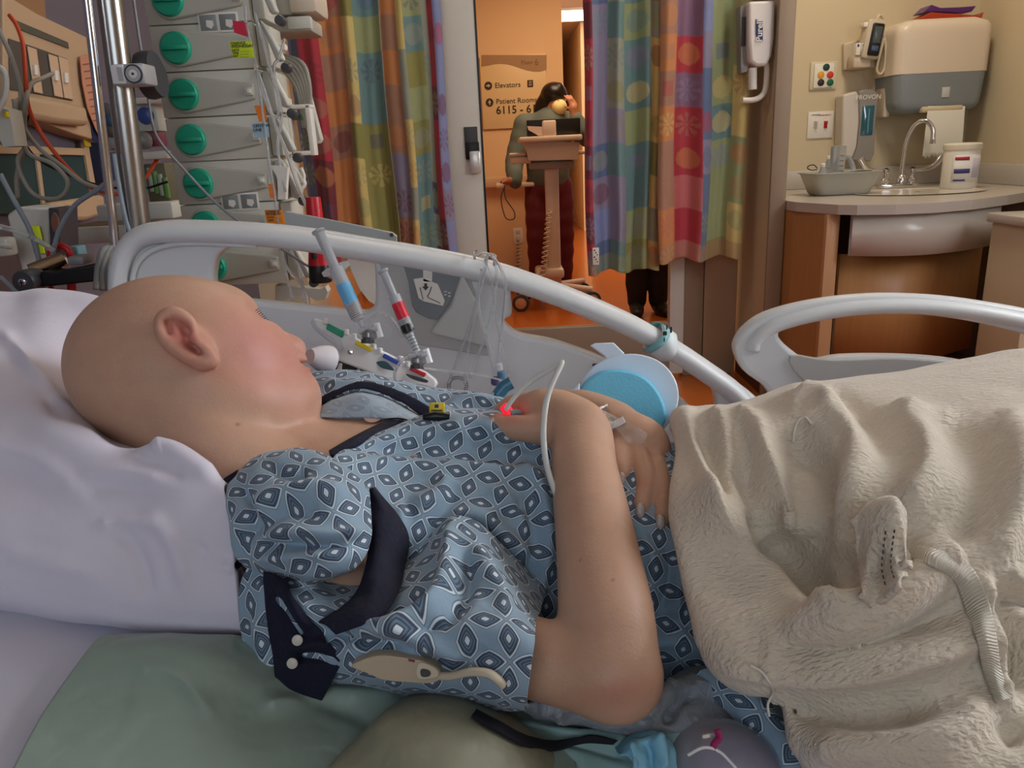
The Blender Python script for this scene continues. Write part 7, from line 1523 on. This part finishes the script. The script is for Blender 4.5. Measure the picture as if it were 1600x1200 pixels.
for s in (-1, 1): sk.chain([np.array([hip[0]+s*0.11, NY+0.05, 0.06]), np.array([hip[0]+s*0.13, NY-0.12, 0.04])], [0.045, 0.035], 0.02)
sk.chain([neck-np.array([0, 0, 0.05]), neck+np.array([0.01, -0.01, 0.05])], [0.05, 0.05], 0.02)
sk.ell(hc+np.array([0, 0.02, 0.02]), I3, (0.078, 0.095, 0.105), 0.02); sk.ell(hc+np.array([0.01, -0.03, -0.05]), I3, (0.055, 0.06, 0.06), 0.03)
sk.ell(hc+np.array([0.015, -0.095, -0.02]), I3, (0.012, 0.018, 0.02), 0.01)
hand = N_(896, 168, NY-0.17); fore = N_(897, 185, NY-0.16)
sk.chain([fore, hand], [0.030, 0.032], 0.02)
for k in range(4): sk.chain([hand+np.array([-0.02+0.014*k, 0, 0.02]), hand+np.array([-0.045+0.014*k, 0.0, 0.06]), hand+np.array([-0.065+0.016*k, 0.02, 0.085])], [0.012, 0.010, 0.008], 0.004)
sk.chain([hand+np.array([-0.025, 0, -0.01]), hand+np.array([-0.06, 0.01, 0.01])], [0.012, 0.009], 0.004)
hl = N_(790, 283, NY-0.2); sk.chain([N_(800, 283, NY-0.15), hl], [0.03, 0.03], 0.02)
for k in range(4): sk.chain([hl+np.array([-0.02, -0.02+0.015*k, 0]), hl+np.array([-0.07, -0.03+0.018*k, -0.01])], [0.011, 0.008], 0.004)
sk.chain([hl+np.array([0.0, -0.03, 0]), hl+np.array([-0.03, -0.055, -0.01])], [0.012, 0.009], 0.004)
Pn, Qn = sk.mesh(2); nurse = imesh('person', Pn, Qn, mat('skin_tan', (178, 116, 84), 0.55)); tag(nurse, 'person in a yellow face mask and grey top, hand to forehead, behind the hallway workstation', 'person')
def cloth(name, part, g, m, zlo=None, zhi=None, par=None, extra=None):
    v = Vol((nx[0]-0.45, NY-0.38, 0.0), (nx[0]+0.45, NY+0.38, 1.6), 0.011); nbody(v, g, part)
    if extra: extra(v)
    P_, Q_ = v.mesh(2)
    if zlo: 
        k = (P_[Q_][:, :, 2] > zlo).all(1); Q_ = Q_[k]
    return imesh(name, P_, Q_, m, par)
cloth('scrub_top', 'top', 0.014, mat('top_grey_teal', (96, 104, 96), 0.8), 0.80, None, nurse)
cloth('trousers', 'legs', 0.018, mat('scrub_maroon', (98, 26, 34), 0.8), 0.10, None, nurse)
v = Vol(hc-0.3, hc+0.25, 0.008); v.ell(hc+np.array([-0.012, 0.005, 0.048]), I3, (0.096, 0.118, 0.080), 0.02); v.ell(hc+np.array([-0.045, 0.03, -0.01]), I3, (0.055, 0.085, 0.085), 0.02); v.chain([hc+np.array([-0.06, 0.04, 0.02]), hc+np.array([-0.11, 0.06, -0.06]), hc+np.array([-0.13, 0.05, -0.15])], [0.05, 0.045, 0.02], 0.03, 3)
v.chain([hc+np.array([0.03, -0.05, 0.09]), hc+np.array([0.065, -0.03, 0.03])], [0.025, 0.02], 0.02)
Ph, Qh = v.mesh(2); imesh('hair', Ph, Qh, mat('hair_black', (24, 16, 14), 0.35), nurse)
v = Vol(hc-0.2, hc+0.2, 0.006); v.ell(hc+np.array([0.022, -0.068, -0.056]), I3, (0.058, 0.056, 0.056), 0.02); Ph, Qh = v.mesh(2); mk = imesh('face_mask', Ph, Qh, mat('mask_yellow', (232, 206, 142), 0.7), nurse)
mb = MB(); mb.tube([hc+np.array([0.05, -0.07, -0.04]), hc+np.array([0.08, 0.0, 0.0])], 0.003, 6); mb.tube([hc+np.array([-0.03, -0.075, -0.04]), hc+np.array([-0.078, 0.0, 0.0])], 0.003, 6); mb.build('ear_loop', M_white, mk)
for s in (-1, 1):
    mb = MB(); mb.lathe(hc+np.array([0.018+s*0.026, -0.080, -0.018]), (0, -1, 0), [(0.006, 0), (0.005, 0.002), (0.002, 0.003)], 12); mb.build('eye', M_black, nurse)
# second person behind the curtain: only legs and shoes show
SX, SYY = H(1012, 488, 0.03)[0]+0.02, H(1012, 488, 0.03)[1]+0.1
v = Vol((SX-0.35, SYY-0.3, 0), (SX+0.35, SYY+0.3, 1.75), 0.012)
def leg2(v, g):
    for s in (-1, 1): v.chain([np.array([SX+s*0.09, SYY, 0.88]), np.array([SX+s*0.085, SYY, 0.48]), np.array([SX+s*0.075, SYY+0.02, 0.09])], [0.09+g, 0.062+g, 0.045+g], 0.03, 3)
    v.chain([np.array([SX-0.07, SYY, 0.9]), np.array([SX+0.07, SYY, 0.9])], [0.12+g, 0.12+g], 0.04)
def top2(v, g):
    v.chain([np.array([SX, SYY, 0.9]), np.array([SX, SYY, 1.15]), np.array([SX, SYY, 1.35])], [0.15+g, 0.14+g, 0.12+g], 0.05, 2)
    for s in (-1, 1): v.chain([np.array([SX+s*0.05, SYY, 1.38]), np.array([SX+s*0.18, SYY, 1.36]), np.array([SX+s*0.22, SYY-0.02, 1.1]), np.array([SX+s*0.2, SYY-0.1, 0.86])], [0.07+g, 0.06+g, 0.045+g, 0.032+g], 0.03, 2)
leg2(v, 0); top2(v, 0); v.chain([np.array([SX, SYY, 1.4]), np.array([SX, SYY, 1.52])], [0.055, 0.05], 0.02); v.ell((SX, SYY-0.01, 1.6), I3, (0.075, 0.095, 0.115), 0.02)
for s in (-1, 1):
    v.chain([np.array([SX+s*0.2, SYY-0.1, 0.86]), np.array([SX+s*0.2, SYY-0.12, 0.78])], [0.03, 0.028], 0.02)
    for k in range(4): v.chain([np.array([SX+s*0.2-0.024+0.016*k, SYY-0.12, 0.77]), np.array([SX+s*0.2-0.026+0.017*k, SYY-0.125, 0.70])], [0.010, 0.008], 0.003)
P2, Q2 = v.mesh(2); p2 = imesh('person', P2, Q2, mat('skin_tan', (178, 116, 84), 0.55)); tag(p2, 'person in black trousers and shoes, only the legs showing below the right curtain', 'person')
v = Vol((SX-0.35, SYY-0.3, 0), (SX+0.35, SYY+0.3, 1.3), 0.012); leg2(v, 0.02); P2, Q2 = v.mesh(2); imesh('trousers', P2, Q2, mat('trousers_black', (26, 20, 20), 0.8), p2)
v = Vol((SX-0.4, SYY-0.3, 0.7), (SX+0.4, SYY+0.3, 1.6), 0.014); top2(v, 0.015); P2, Q2 = v.mesh(2); imesh('shirt', P2, Q2, mat('shirt_dark', (52, 54, 60), 0.8), p2)
for s in (-1, 1):
    v = Vol((SX-0.25, SYY-0.3, -0.01), (SX+0.25, SYY+0.25, 0.2), 0.008); v.chain([np.array([SX+s*0.075, SYY+0.06, 0.05]), np.array([SX+s*0.085, SYY-0.05, 0.045]), np.array([SX+s*0.10, SYY-0.16, 0.036])], [0.046, 0.044, 0.034], 0.02, 2); P2, Q2 = v.mesh(2); imesh('shoe', P2, Q2, mat('shoe_black', (20, 16, 16), 0.5), p2)
